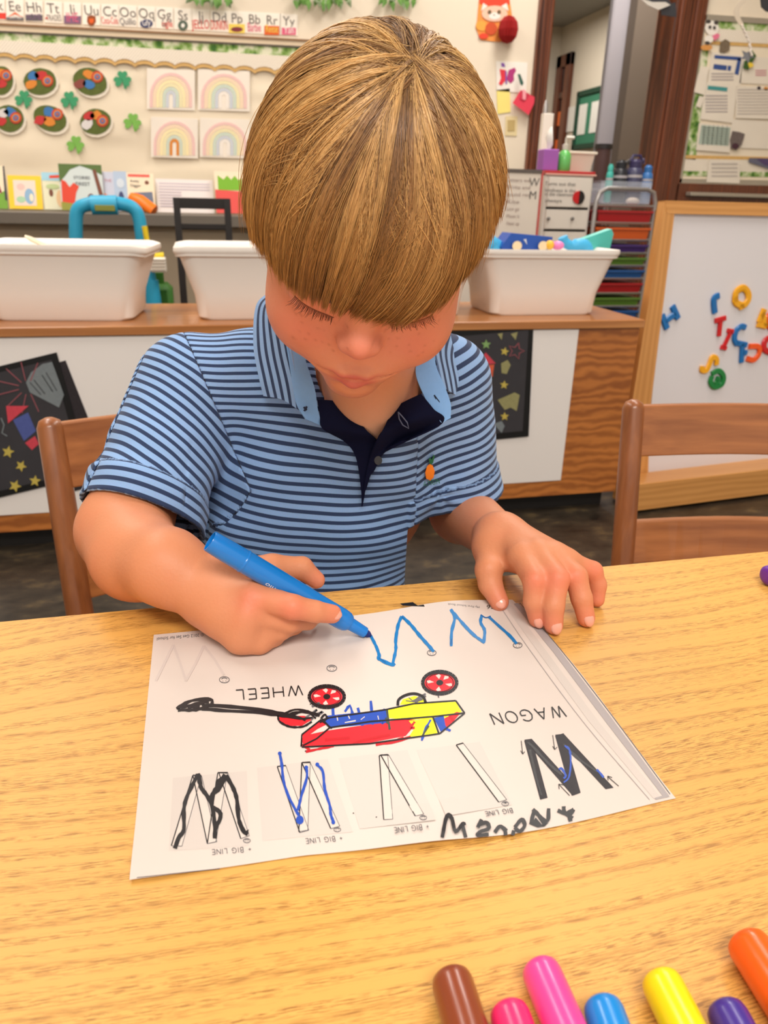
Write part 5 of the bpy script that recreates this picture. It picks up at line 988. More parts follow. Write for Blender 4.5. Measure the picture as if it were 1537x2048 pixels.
def stext(name, m, txt, a, b, up, w, o=.0003, gap=.34):
    """thin even-stroke capitals from pixel a to pixel b"""
    A, B, U = (np.array(q, float) for q in (a, b, up)); tot = sum(GL[c][1] + gap for c in txt) - gap; x = 0; mb = MB()
    for c in txt:
        for q in GL[c][0]: ribbon(mb, [A + (B - A) * ((x + px) / tot) + (U - A) * py for px, py in q], w, o, False)
        if name == 'printed_letter' and GL[c][0]: mb.build(name, K_[m], ws_); mb = MB()
        x += GL[c][1] + gap
    if name != 'printed_letter': mb.build(name, K_[m], ws_)
def ptext(name, m, txt, a, b, up, o=.0003):
    """text from pixel a to pixel b (its own left to right), cap height reaching pixel 'up' above a"""
    v, f, w = text_mesh(txt); A, B, U = (np.array(q, float) for q in (a, b, up)); mb = MB()
    mb.add([S(*(A + (B - A) * (p[0] / w) + (U - A) * (p[1] / .7)), o) for p in v], f); return mb.build(name, K_[m], ws_)
# shaded boxes
fills('shaded_box', 'grey', [[(346, 1556), (494, 1542), (498, 1692), (338, 1702)], [(514, 1536), (656, 1518), (706, 1664), (525, 1682)], [(678, 1517), (815, 1500), (872, 1640), (720, 1658)], [(833, 1500), (960, 1484), (1025, 1610), (893, 1632)]], .00008)
# thin outlines of the traced strokes
def bar(p, q, w): p, q = np.array(p, float), np.array(q, float); return [tuple(p + [-w / 2, 0]), tuple(p + [w / 2, 0]), tuple(q + [w / 2, 0]), tuple(q + [-w / 2, 0])]
bars = [[(386, 1551), (403, 1552), (364, 1693), (343, 1692)], [(386, 1551), (404, 1554), (434, 1684), (415, 1688)], [(436, 1546), (455, 1547), (432, 1684), (415, 1688)], [(438, 1546), (456, 1546), (499, 1672), (482, 1678)],
        [(555, 1534), (572, 1532), (618, 1661), (600, 1666)], [(604, 1526), (621, 1525), (616, 1661), (598, 1664)], [(604, 1526), (621, 1526), (680, 1653), (662, 1658)],
        [(759, 1512), (776, 1510), (786, 1639), (768, 1640)], [(762, 1511), (778, 1511), (848, 1629), (831, 1633)], [(913, 1491), (927, 1487), (1014, 1600), (998, 1605)]]
fills('traced_bar', 'white', bars, .00012)
strokes('bar_outline', 'hair', [b + b[:1] for b in bars], 1.2, .00022, False)
strokes('bar_edge', 'black', [[b[0], b[3]] for b in bars] + [[b[0], b[1]] for b in bars], 2.2, .00026, False)
# big printed W
fills('big_letter', 'char', [[(1049, 1482), (1064, 1478), (1096, 1596), (1081, 1600)], [(1049, 1480), (1064, 1478), (1162, 1586), (1146, 1592)], [(1111, 1472), (1128, 1467), (1162, 1586), (1144, 1592)], [(1111, 1470), (1128, 1468), (1228, 1576), (1212, 1579)]], .0002)
strokes('marker_trace', 'mblack', [[(1055, 1490), (1062, 1490), (1100, 1530), (1124, 1550)], [(1060, 1500), (1074, 1560), (1084, 1592)], [(1128, 1490), (1160, 1520), (1196, 1545)]], 5, .0003, jit=.3)
strokes('marker_trace', 'blue', [[(1130, 1492), (1140, 1502), (1142, 1530), (1138, 1556), (1128, 1566)], [(1118, 1540), (1124, 1538), (1132, 1552), (1128, 1558)], [(1194, 1540), (1200, 1546), (1208, 1556)]], 4, .00034, jit=.3)
strokes('arrow', 'black', [[(1043, 1482), (1046, 1508)], [(1042, 1502), (1046, 1509), (1050, 1504)], [(1106, 1471), (1110, 1499)], [(1106, 1493), (1110, 1500), (1115, 1495)], [(1140, 1592), (1119, 1570)], [(1119, 1579), (1118, 1569), (1129, 1571)], [(1238, 1573), (1216, 1554)], [(1217, 1562), (1216, 1553), (1225, 1556)]], 1.4, .0003, False, joined=True)
# words, upside down for us
stext('printed_letter', 'black', 'WHEEL', (604, 1371), (472, 1381), (606, 1391), 2.4); stext('printed_letter', 'black', 'WAGON', (1124, 1412), (980, 1428), (1134, 1434), 2.4)
stext('caption', 'hair', '+ BIG LINE', (502, 1694), (424, 1700), (503, 1704), 1.3); stext('caption', 'hair', '+ BIG LINE', (684, 1672), (611, 1678), (686, 1682), 1.3); stext('caption', 'hair', '+ BIG LINE', (857, 1648), (788, 1656), (859, 1659), 1.3); stext('caption', 'hair', 'BIG LINE', (1024, 1617), (970, 1624), (1027, 1626), 1.3)
ptext('small_print', 'hair', '© 2012 Get Set for School', (408, 1267), (314, 1276), (408, 1273)); ptext('small_print', 'hair', 'My First School Book', (960, 1213), (896, 1207), (960, 1217)); ptext('page_number', 'black', '56', (989, 1210), (974, 1211), (989, 1218))
def face(cx, cy, r):
    e = .62; a = np.linspace(0, 2 * math.pi, 15); ring = [(cx + r * math.cos(t), cy + r * e * math.sin(t)) for t in a]
    return [ring, [(cx + .6 * r * math.cos(t), cy + .6 * r * e * math.sin(t)) for t in np.linspace(math.pi * 1.1, math.pi * 1.9, 6)], [(cx - r * .3, cy + r * .2), (cx - r * .3, cy + r * .32)], [(cx + r * .3, cy + r * .2), (cx + r * .3, cy + r * .32)]]
for cx, cy, r in ((449, 1360, 10), (664, 1337, 10), (864, 1306, 9), (1036, 1291, 9), (494, 1682, 7), (675, 1660, 7), (847, 1636, 7), (1011, 1608, 7)): strokes('smiley', 'hair', face(cx, cy, r), 1.3, .0003, False, joined=True)
# faint trace of a first W and the thin bottom rule
strokes('faint_letter', 'faint', [[(312, 1362), (330, 1325), (347, 1290), (360, 1325), (372, 1362), (390, 1330), (408, 1292), (430, 1320), (448, 1350)]], 5, .0002, False, jit=.2)
strokes('rule', 'hair', [[(274, 1756), (440, 1738)]], 1.5, .0003, False)
# copied spiral edge at the right side: grey bands
def edge_band(d0, d1): return [(1030 - d0, 1203), (1030 - d1, 1203), (1334 - d1 * 1.25, 1597), (1334 - d0 * 1.25, 1595)]
fills('copied_edge', 'mid', [[(1028, 1208), (1036, 1206), (1068, 1234), (1118, 1298), (1222, 1434), (1336, 1588), (1326, 1592), (1212, 1444), (1108, 1306), (1048, 1232)]], .0002); fills('copied_edge', 'grey', [[(1010, 1212), (1024, 1210), (1096, 1306), (1200, 1446), (1322, 1594), (1308, 1598), (1176, 1440), (1074, 1300)]], .00015)
strokes('copied_line', 'hair', [[(1040, 1206), (1124, 1302), (1228, 1436), (1341, 1589)]], 1.3, .0003); strokes('copied_line', 'mid', [[(1002, 1215), (1060, 1300), (1170, 1448), (1300, 1600)]], 1.2, .0003); fills('copied_edge', 'mid', [[(1310, 1597), (1336, 1588), (1340, 1594), (1312, 1600)]], .00028)
# the wagon
fills('wagon_fill', 'red', [[(606, 1472), (652, 1462), (812, 1438), (832, 1440), (824, 1458), (812, 1472), (740, 1486), (640, 1494), (608, 1492), (604, 1482)], [(604, 1470), (640, 1440), (656, 1436), (660, 1446), (636, 1458), (608, 1478)], [(560, 1432), (610, 1432), (624, 1440), (604, 1452), (576, 1452), (556, 1442)], [(888, 1438), (914, 1424), (922, 1426), (900, 1452), (888, 1456)]], .00012, 'red marker colouring')
fills('wagon_fill', 'yellow', [[(774, 1420), (828, 1408), (912, 1404), (924, 1424), (890, 1436), (812, 1440), (776, 1436)], [(818, 1442), (866, 1436), (876, 1468), (818, 1474), (830, 1456)], [(800, 1410), (806, 1399), (830, 1392), (848, 1398), (852, 1406)]], .00012, 'yellow marker colouring')
fills('wagon_fill', 'blue', [[(652, 1432), (772, 1420), (776, 1446), (660, 1456), (650, 1444)], [(868, 1436), (888, 1432), (892, 1456), (882, 1464)]], .00016, 'blue marker colouring')
strokes('scribble', 'blue', [[(666, 1416), (668, 1450)], [(690, 1424), (700, 1412), (706, 1430)], [(742, 1402), (746, 1450)], [(716, 1416), (726, 1452)], [(770, 1418), (764, 1446), (776, 1440)], [(844, 1482), (850, 1462), (862, 1440)], [(884, 1444), (894, 1458), (902, 1462)], [(873, 1440), (890, 1450)]], 5, .0002, jit=.35)
strokes('scribble', 'white', [[(674, 1432), (676, 1442)], [(696, 1430), (700, 1438)], [(722, 1440), (730, 1434)], [(756, 1432), (758, 1440)], [(690, 1446), (712, 1442)]], 2.2, .00024, jit=.4)
strokes('scribble', 'dred', [[(612, 1504), (640, 1498), (668, 1492)], [(752, 1490), (790, 1484), (822, 1474)], [(604, 1490), (620, 1500)], [(706, 1488), (730, 1480), (780, 1470)], [(650, 1480), (700, 1476)], [(900, 1430), (908, 1444)], [(830, 1444), (822, 1456), (830, 1456)], [(808, 1476), (796, 1480)]], 5, .0002, jit=.35)
strokes('scribble', 'olive', [[(774, 1418), (780, 1460)], [(844, 1474), (858, 1452)], [(772, 1436), (776, 1448)]], 4, .00026, jit=.3)
strokes('wagon_outline', 'mblack', [[(604, 1470), (640, 1442), (660, 1436), (772, 1420), (828, 1408), (912, 1402)], [(912, 1402), (930, 1427), (880, 1468)], [(880, 1468), (740, 1488), (604, 1495)], [(604, 1470), (603, 1494)], [(606, 1492), (634, 1478), (660, 1456), (740, 1444), (866, 1434), (928, 1427)], [(866, 1434), (878, 1467)], [(644, 1438), (660, 1456)], [(640, 1440), (652, 1448), (664, 1458)]], 3.2, .0003, False, jit=.25)
strokes('wagon_outline', 'mblack', [[(640, 1446), (654, 1438), (650, 1430), (642, 1438)], [(556, 1432), (560, 1444), (580, 1454), (606, 1454), (624, 1444)], [(560, 1432), (600, 1438), (626, 1436)], [(566, 1430), (590, 1420), (616, 1424), (632, 1438)]], 4, .0003, jit=.3)
strokes('wagon_handle', 'mblack', [[(404, 1411), (450, 1413), (520, 1420), (575, 1430), (612, 1440)], [(404, 1418), (450, 1422), (520, 1426), (575, 1434)], [(353, 1418), (384, 1402), (422, 1400), (420, 1412), (392, 1420), (356, 1421)], [(362, 1416), (396, 1408), (418, 1404)], [(376, 1414), (400, 1414)], [(580, 1430), (610, 1424), (640, 1432)]], 6.5, .0003, jit=.3)
strokes('grey_shading', 'hair', [[(612, 1436), (634, 1420), (628, 1430), (646, 1424), (622, 1440)], [(624, 1414), (640, 1406)], [(852, 1388), (832, 1400), (826, 1404)], [(852, 1392), (830, 1406)], [(876, 1388), (878, 1396)]], 4, .00026, jit=.4)
def wheel(cx, cy, rx, ry):
    a = np.linspace(0, 2 * math.pi, 25); ring = lambda k: [(cx + rx * k * math.cos(t), cy + ry * k * math.sin(t)) for t in a]
    fills('wheel_fill', 'red', [[(cx + rx * .80 * math.cos(t), cy + ry * .80 * math.sin(t)) for t in a[:-1]]], .00012)
    fills('wheel_gap', 'white', [[(cx + rx * r_ * math.cos(q), cy + ry * r_ * math.sin(q)) for r_, q in ((.30, t0), (.62, t0 - .25), (.70, t0 + .05), (.58, t0 + .22), (.40, t0 + .12))] for t0 in (.3, 1.7, 3.3, 4.6, 5.4)], .00018)
    strokes('wheel_tyre', 'mblack', [ring(.90)], 7, .0003, False, jit=.12); strokes('wheel_tyre', 'black', [ring(.72)], 1.4, .0003, False)
    fills('wheel_hub', 'mblack', [[(cx + 7 * math.cos(t), cy + 5.5 * math.sin(t)) for t in a[:-1]]], .0003)
wheel(654, 1394, 39, 24); wheel(880, 1366, 38, 25)
strokes('wheel_tyre', 'mblack', [[(796, 1412), (798, 1400), (812, 1391), (830, 1388), (846, 1394), (852, 1406)]], 5.5, .0003)
strokes('wagon_outline', 'hair', [[(818, 1396), (830, 1404), (846, 1400)], [(812, 1402), (826, 1404)]], 2, .0003)
# marker letters
strokes('marker_letter', 'cyan', [[(742, 1272), (753, 1294), (759, 1312), (758, 1318), (784, 1330), (790, 1327)], [(786, 1328), (792, 1300), (792, 1280), (797, 1250), (804, 1233)], [(804, 1233), (822, 1250), (840, 1272), (858, 1292), (868, 1304)]], 6.5, .0003, label='bright blue unfinished W', jit=.2)
strokes('marker_letter', 'cyan', [[(902, 1219), (910, 1236), (904, 1264), (903, 1293)], [(908, 1226), (930, 1252), (950, 1272), (970, 1286)], [(968, 1286), (970, 1262), (962, 1246), (964, 1231)], [(978, 1234), (1000, 1254), (1020, 1272), (1034, 1288)], [(912, 1231), (917, 1238)]], 6, .0003, label='bright blue finished W', jit=.2)
strokes('marker_letter_edge', 'dcy', [[(962, 1230), (972, 1236), (982, 1233)], [(902, 1290), (904, 1278)], [(758, 1316), (772, 1326)], [(804, 1234), (810, 1240)]], 2.5, .00034)
strokes('marker_letter', 'mblack', [[(396, 1550), (376, 1590), (368, 1620), (368, 1660), (358, 1676), (350, 1698)], [(396, 1548), (402, 1575), (414, 1592), (424, 1612), (430, 1650), (430, 1678)], [(450, 1550), (436, 1572), (424, 1594), (424, 1612)], [(424, 1614), (440, 1626), (440, 1640), (432, 1656), (430, 1676)], [(452, 1552), (466, 1576), (474, 1600), (478, 1640), (488, 1664), (496, 1670)]], 8, .0004, label='black marker W traced in the first box', jit=.2)
fills('marker_letter_fill', 'mblack', [[(432, 1562), (450, 1550), (456, 1556), (440, 1584), (428, 1592)], [(388, 1552), (402, 1550), (406, 1572)], [(486, 1666), (498, 1660), (496, 1670)]], .00042)
strokes('marker_letter', 'blue', [[(560, 1508), (564, 1530), (567, 1560), (576, 1590), (590, 1618), (598, 1632)], [(613, 1534), (614, 1556), (604, 1590), (596, 1622)], [(634, 1530), (646, 1544), (650, 1580), (660, 1612), (662, 1630), (667, 1644)]], 5.5, .0004, label='blue marker W traced in the second box', jit=.2)
fills('marker_blot', 'blue', [[(600 + 8 * math.cos(t), 1641 + 9 * math.sin(t)) for t in np.linspace(0, 6.28, 12)[:-1]], [(560 + 4 * math.cos(t), 1508 + 4 * math.sin(t)) for t in np.linspace(0, 6.28, 10)[:-1]], [(635 + 4 * math.cos(t), 1530 + 4 * math.sin(t)) for t in np.linspace(0, 6.28, 10)[:-1]], [(613 + 4 * math.cos(t), 1536 + 4 * math.sin(t)) for t in np.linspace(0, 6.28, 10)[:-1]], [(667 + 4 * math.cos(t), 1646 + 4 * math.sin(t)) for t in np.linspace(0, 6.28, 10)[:-1]]], .00042)
# handwritten word along the near edge
strokes('handwriting', 'mblack', [[(885, 1676), (892, 1640), (898, 1630), (906, 1640)], [(905, 1640), (912, 1664), (926, 1648), (930, 1652)], [(926, 1652), (932, 1676)],
    [(956, 1652), (974, 1646), (978, 1658), (962, 1664), (956, 1672), (978, 1670)], [(964, 1640), (956, 1656)], [(990, 1666), (1000, 1654), (1010, 1660), (1012, 1672)], [(1014, 1658), (1008, 1664)], [(1030, 1656), (1044, 1640), (1050, 1652), (1040, 1664), (1030, 1656)], [(1028, 1662), (1026, 1672)],
    [(1062, 1650), (1070, 1624), (1082, 1638), (1090, 1650)], [(1066, 1620), (1094, 1644), (1098, 1618)], [(1116, 1622), (1132, 1628), (1148, 1620)], [(1148, 1620), (1140, 1634), (1142, 1644)], [(1128, 1614), (1130, 1626), (1146, 1638)]], 7.5, .0004, jit=.12, label='child\'s black marker handwriting')
fills('handwriting_blot', 'mblack', [[(1062, 1650), (1072, 1636), (1084, 1650), (1098, 1646), (1090, 1654), (1076, 1656)], [(800, 1208), (826, 1205), (836, 1212), (848, 1210), (850, 1214), (826, 1213), (806, 1212)]], .0004)
fills('speck', 'black', [[(x, y), (x + 2.5, y), (x + 2.5, y + 2), (x, y + 2)] for x, y in ((706, 1626), (752, 1634), (1010, 1606), (610, 1502), (620, 1408))], .0003)

# ================================================================ MARKERS
def marker(label, c, a_px, b_px, h=.0086, L_=.135, r_=.0082, text=None, up=0.0, name='marker'):
    """capped marker lying on the table: a_px = cap end, b_px a later pixel along its axis"""
    A = wz(*a_px, ZT + h); B = wz(*b_px, ZT + h); ax = B - A; ax /= np.linalg.norm(ax); n_ = np.array([0, 0, 1.]); s_ = np.cross(n_, ax); R = np.stack([s_, n_, ax], 1)
    root = empty('marker', (A + ax * L_ / 2).tolist(), label, 'marker', 'markers lying along the near edge of the table')
    A = A - ax * .002; k = r_ / .0082; pm = mat('plastic_%d_%d_%d' % c, c, .28, spec=.5, coat=.15)
    A[2] = ZT + r_ + .0004
    mb = MB(); mb.lathe([(.0040 * k, 0), (.0060 * k, .0003), (.0075 * k, .0018), (.0081 * k, .0045), (.0082 * k, .040), (.0082 * k, .0425), (.0079 * k, .0428)], A, 28, R); mb.build('cap', pm, root)
    dk = tuple(int(v * .82) for v in c); mb = MB(); mb.lathe([(.0077 * k, .0428), (.0078 * k, .0435), (.0078 * k, L_ - .02), (.0074 * k, L_ - .004), (.006 * k, L_)], A, 28, R); mb.build('barrel', mat('plastic_%d_%d_%d' % dk, dk, .3, spec=.5), root)
    if text:
        mb = MB(); c_ = A + ax * .034 + n_ * (.0083 * k); put_text(mb, text, c_ - s_ * .003, ax * -1 * -1, s_ * 1.0, height=.0045)
        for q in range(len(mb.v)): p = np.array(mb.v[q]) - A; d = p - ax * np.dot(p, ax); p = ax * np.dot(p, ax) + d / np.linalg.norm(d) * (.00835 * k); mb.v[q] = tuple(p + A)
        mb.build('print', mat('print_violet', (72, 30, 90), .5), root)
    return root
marker('brown capped marker, leftmost of the row at the near edge', (134, 62, 34), (903, 1958), (930, 2048), r_=.0083)
marker('crimson pink marker squeezed between the brown and magenta ones', (248, 44, 110), (1018, 2022), (1052, 2120), r_=.0078)
marker('magenta pink marker reaching furthest up the table', (248, 70, 150), (1081, 1938), (1128, 2048), r_=.0080, text='3D')
marker('light blue capped marker right of the magenta one', (6, 132, 212), (1206, 2012), (1240, 2110), r_=.0078)
marker('yellow capped marker near the lower right', (254, 218, 10), (1322, 1962), (1372, 2062), r_=.0082)
marker('dark violet capped marker right of the yellow one', (66, 44, 140), (1452, 2020), (1500, 2110), r_=.0078)
marker('orange marker lying at a slant by the right edge of the photo', (255, 96, 14), (1494, 1888), (1560, 1990), r_=.0090)
# purple cap at the far right rim of the table
root = empty('marker', wz(1560, 1150, ZT + .01).tolist(), 'purple marker at the far right end of the table', 'marker')
A = wz(1532, 1152, ZT + .0095); ax = W([.92, .38, 0]); R = np.stack([np.cross([0, 0, 1.], ax), [0, 0, 1.], ax], 1); A[2] = ZT + .0092
mb = MB(); mb.lathe([(.004, 0), (.0065, .0006), (.0085, .003), (.0088, .008), (.0088, .045)], A, 22, R); mb.build('cap', mat('plastic_purple', (108, 50, 160), .3), root)
mb = MB(); mb.lathe([(.0080, .0452), (.0080, .12), (.005, .125)], A, 22, R); mb.build('barrel', mat('plastic_purple', (108, 50, 160), .3), root)

# the blue marker in the child's hand
N0c = PZ(742, 1272, .0008); zn_ = (N0c - CAM) @ _d; E0c = CAM + ray(420, 1082) * (zn_ - .048); N0 = RW @ N0c; E0 = RW @ E0c
ax = E0 - N0; LM_len = np.linalg.norm(ax); ax /= LM_len; t_ = np.cross([0, 0, 1.], ax); t_ /= np.linalg.norm(t_); u_ = np.cross(ax, t_); R = np.stack([t_, u_, ax], 1)
root = empty('marker', (N0 + ax * LM_len / 2).tolist(), 'bright blue uncapped marker held in the child\'s hand, nib on the paper', 'marker')
bm_ = mat('marker_blue_plastic', (0, 118, 204), .25, spec=.55, coat=.25)
mb = MB(); mb.lathe([(.0012, 0), (.0026, .0025), (.0030, .0055)], N0, 14, R); mb.build('nib', mat('nib_navy', (16, 40, 110), .6), root)
mb = MB(); mb.lathe([(.0034, .005), (.0040, .0055), (.0047, .020), (.0047, .0205)], N0, 20, R); mb.build('nib_holder', bm_, root)
mb = MB(); mb.lathe([(.0046, .0195), (.0060, .0200), (.0072, .0225), (.0076, .027), (.0075, .045), (.0078, .070), (.0079, LM_len * .795)], N0, 28, R); mb.build('barrel', bm_, root)
mb = MB(); mb.lathe([(.0079, LM_len * .795), (.0082, LM_len * .80), (.0082, LM_len * .806), (.0079, LM_len * .81)], N0, 28, R); mb.build('ring', bm_, root)
k = LM_len; mb = MB(); mb.lathe([(.0079, k * .81), (.0077, k * .90), (.0073, k * .995), (.0071, k), (.0064, k), (.0062, k * .985), (.0059, k * .90), (.0010, k * .90)], N0, 28, R); mb.build('end_cap', bm_, root)
# lettering on the barrel, wrapped round it, upside down for us
wv_ = W(ray(560, 1180)); side = -(wv_ - ax * np.dot(wv_, ax)); side /= np.linalg.norm(side); dn = np.cross(ax, side); dn = dn if dn[2] < 0 else -dn
mb = MB(); v, f, w = text_mesh('pemio'); P = []
for p in v:
    s_ = p[0] / w * .016; q = p[1] / .7 * .0034; ang = .62 + q / .0073; pos = .068 - 0 + s_
    dv = side * math.cos(ang) + dn * math.sin(ang); P.append(N0 + ax * (LM_len * .66 - .016 + s_) + dv * .00795)
mb.add(P, f); mb.build('print', mat('print_white', (226, 232, 240), .5), root)

# ================================================================ CHAIRS
cw = wood('chair_wood', (118, 64, 30), (164, 98, 52), axis=2, scale=60, stretch=.06, rough=.38, rings=.5, dist=1.5, coat=.25, wmix=.08)
cwh = wood('chair_wood_rail', (130, 72, 32), (186, 116, 62), axis=0, scale=60, stretch=.06, rough=.38, rings=.5, dist=1.5, coat=.25, wmix=.08)
def chair(label, corner, ang, wd, H1, group, lean=.07, rails=((.485, .565), (.395, .435)), rr=.0162):
    """corner: foot position of the left rear post in the figure frame; ang: direction of the back rail there"""
    a = math.radians(ang) - YAW; R = rotz(a); o = np.array(W(corner)); o[2] = 0
    root = empty('wooden_chair', (o + R @ [wd / 2, -.15, 0]).tolist(), label, 'chair', group, rz=a)
    T = lambda p: R @ np.asarray(p, float) + o
    for x in (0, wd):
        mb = MB(); pts = [T((x, -.03, .001)), T((x, -.012, .15)), T((x, 0, .30)), T((x, lean * .5, (H1 + .30) / 2)), T((x, lean, H1 - .012)), T((x, lean, H1 - .004)), T((x, lean, H1))]
        mb.tube(pts, [rr * .9, rr, rr * 1.06, rr * 1.05, rr, rr * .8, rr * .35], 14); mb.build('rear_post', cw, root, True)
        mb = MB(); mb.tube([T((x + (.01 if x == 0 else -.01), -.30, .001)), T((x + (.01 if x == 0 else -.01), -.30, .29))], rr * .95, 12); mb.build('front_leg', cw, root, True)
        mb = MB(); mb.tube([T((x, -.02, .13)), T((x + (.01 if x == 0 else -.01), -.30, .13))], .008, 10); mb.build('stretcher', cwh, root, True)
    mb = MB(); mb.tube([T((.01, -.30, .16)), T((wd - .01, -.30, .16))], .009, 10); mb.build('stretcher', cwh, root, True)
    for z0, z1 in rails:
        n = 10; mb = MB(); V = []; th = .011
        for i in range(n + 1):
            t = i / n; x = .006 + (wd - .012) * t; bow = .020 * math.sin(math.pi * t)
            for zz, dy in ((z0, 0), (z1, 0), (z1, th), (z0, th)): V.append(T((x, lean * (zz - .30) / (H1 - .30) + bow + dy - th / 2, zz)))
        F = [(i * 4 + k, (i + 1) * 4 + k, (i + 1) * 4 + (k + 1) % 4, i * 4 + (k + 1) % 4) for i in range(n) for k in range(4)] + [(0, 1, 2, 3), tuple(n * 4 + k for k in (3, 2, 1, 0))]
        mb.add(V, F); mb.build('back_rail', cwh, root, bevel=.0025)
    mb = MB(); mb.box(T((wd / 2, -.155, .305)), (wd / 2 + .012, .17, .010), R, .006); mb.build('seat', cwh, root)
    mb = MB(); mb.box(T((wd / 2, -.155, .280)), (wd / 2 - .012, .145, .016), R, .002); mb.build('seat_apron', cw, root)
    return root
def foot(px, py, dep): p = PD(px, py, dep); return p
pL = foot(98, 836, .90); pR = foot(1272, 800, .985)
chair('brown wooden chair the child sits on, its back at the left', pL + np.array([math.sin(math.radians(26)) * .07, -math.cos(math.radians(26)) * .07, 0]), 26, .385, float(pL[2]), None, rails=((float(PD(140, 962, .91)[2]), float(PD(140, 842, .91)[2])), (float(PD(185, 1178, .88)[2]), float(PD(185, 1096, .88)[2]))))
chair('empty brown wooden chair at the right edge of the table', pR + np.array([0, -.07, 0]), 1, .36, float(pR[2]), None, rr=.0145, rails=((float(PD(1320, 908, .98)[2]), float(PD(1320, 812, .98)[2])), (float(PD(1320, 1112, .96)[2]), float(PD(1320, 1036, .96)[2]))))
# ================================================================ THE CHILD (built in the figure frame, turned into the room at the end)
def smin(a, b, k):
    if k <= 0: return np.minimum(a, b)
    h = np.maximum(k - np.abs(a - b), 0) / k
    return np.minimum(a, b) - h * h * k * .25
def smax(a, b, k): return -smin(-a, -b, k)
class Pr:
    """signed distance primitive"""
    def __init__(s, kind, op='u', k=.008, **p): s.kind = kind; s.op = op; s.k = k; s.p = p
    def d(s, P):
        p = s.p
        if s.kind == 'cone':
            a, b, r1, r2 = p['a'], p['b'], p['r1'], p['r2']; ba = b - a; L = np.dot(ba, ba) + 1e-12
            t = np.clip((P - a) @ ba / L, 0, 1); q = P - a - t[:, None] * ba
            return np.sqrt((q * q).sum(1)) - (r1 + (r2 - r1) * t)
        if s.kind == 'ell':
            q = (P - p['c']) @ p['R'] / p['r']; q2 = q / p['r']
            k0 = np.sqrt((q * q).sum(1)); k1 = np.sqrt((q2 * q2).sum(1)) + 1e-9
            return k0 * (k0 - 1) / k1
        if s.kind == 'plane': return (P - p['o']) @ p['n']
        if s.kind == 'func': return p['f'](P)
I3 = np.eye(3)
def cone(a, b, r1, r2=None, k=.008, op='u'): return Pr('cone', op, k, a=np.asarray(a, float), b=np.asarray(b, float), r1=r1, r2=r1 if r2 is None else r2)
def sph(c, r, k=.008, op='u'): return cone(c, np.asarray(c) + 1e-6, r, r, k, op)
def ell(c, r, R=I3, k=.008, op='u'): return Pr('ell', op, k, c=np.asarray(c, float), r=np.asarray(r, float), R=R)
def ev(prs, P):
    D = np.full(len(P), 1.0)
    for q in prs:
        dd = q.d(P)
        if q.op == 'u': D = smin(D, dd, q.k)
        elif q.op == 's': D = smax(D, -dd, q.k)
        elif q.op == 'i': D = smax(D, dd, q.k)
    return D
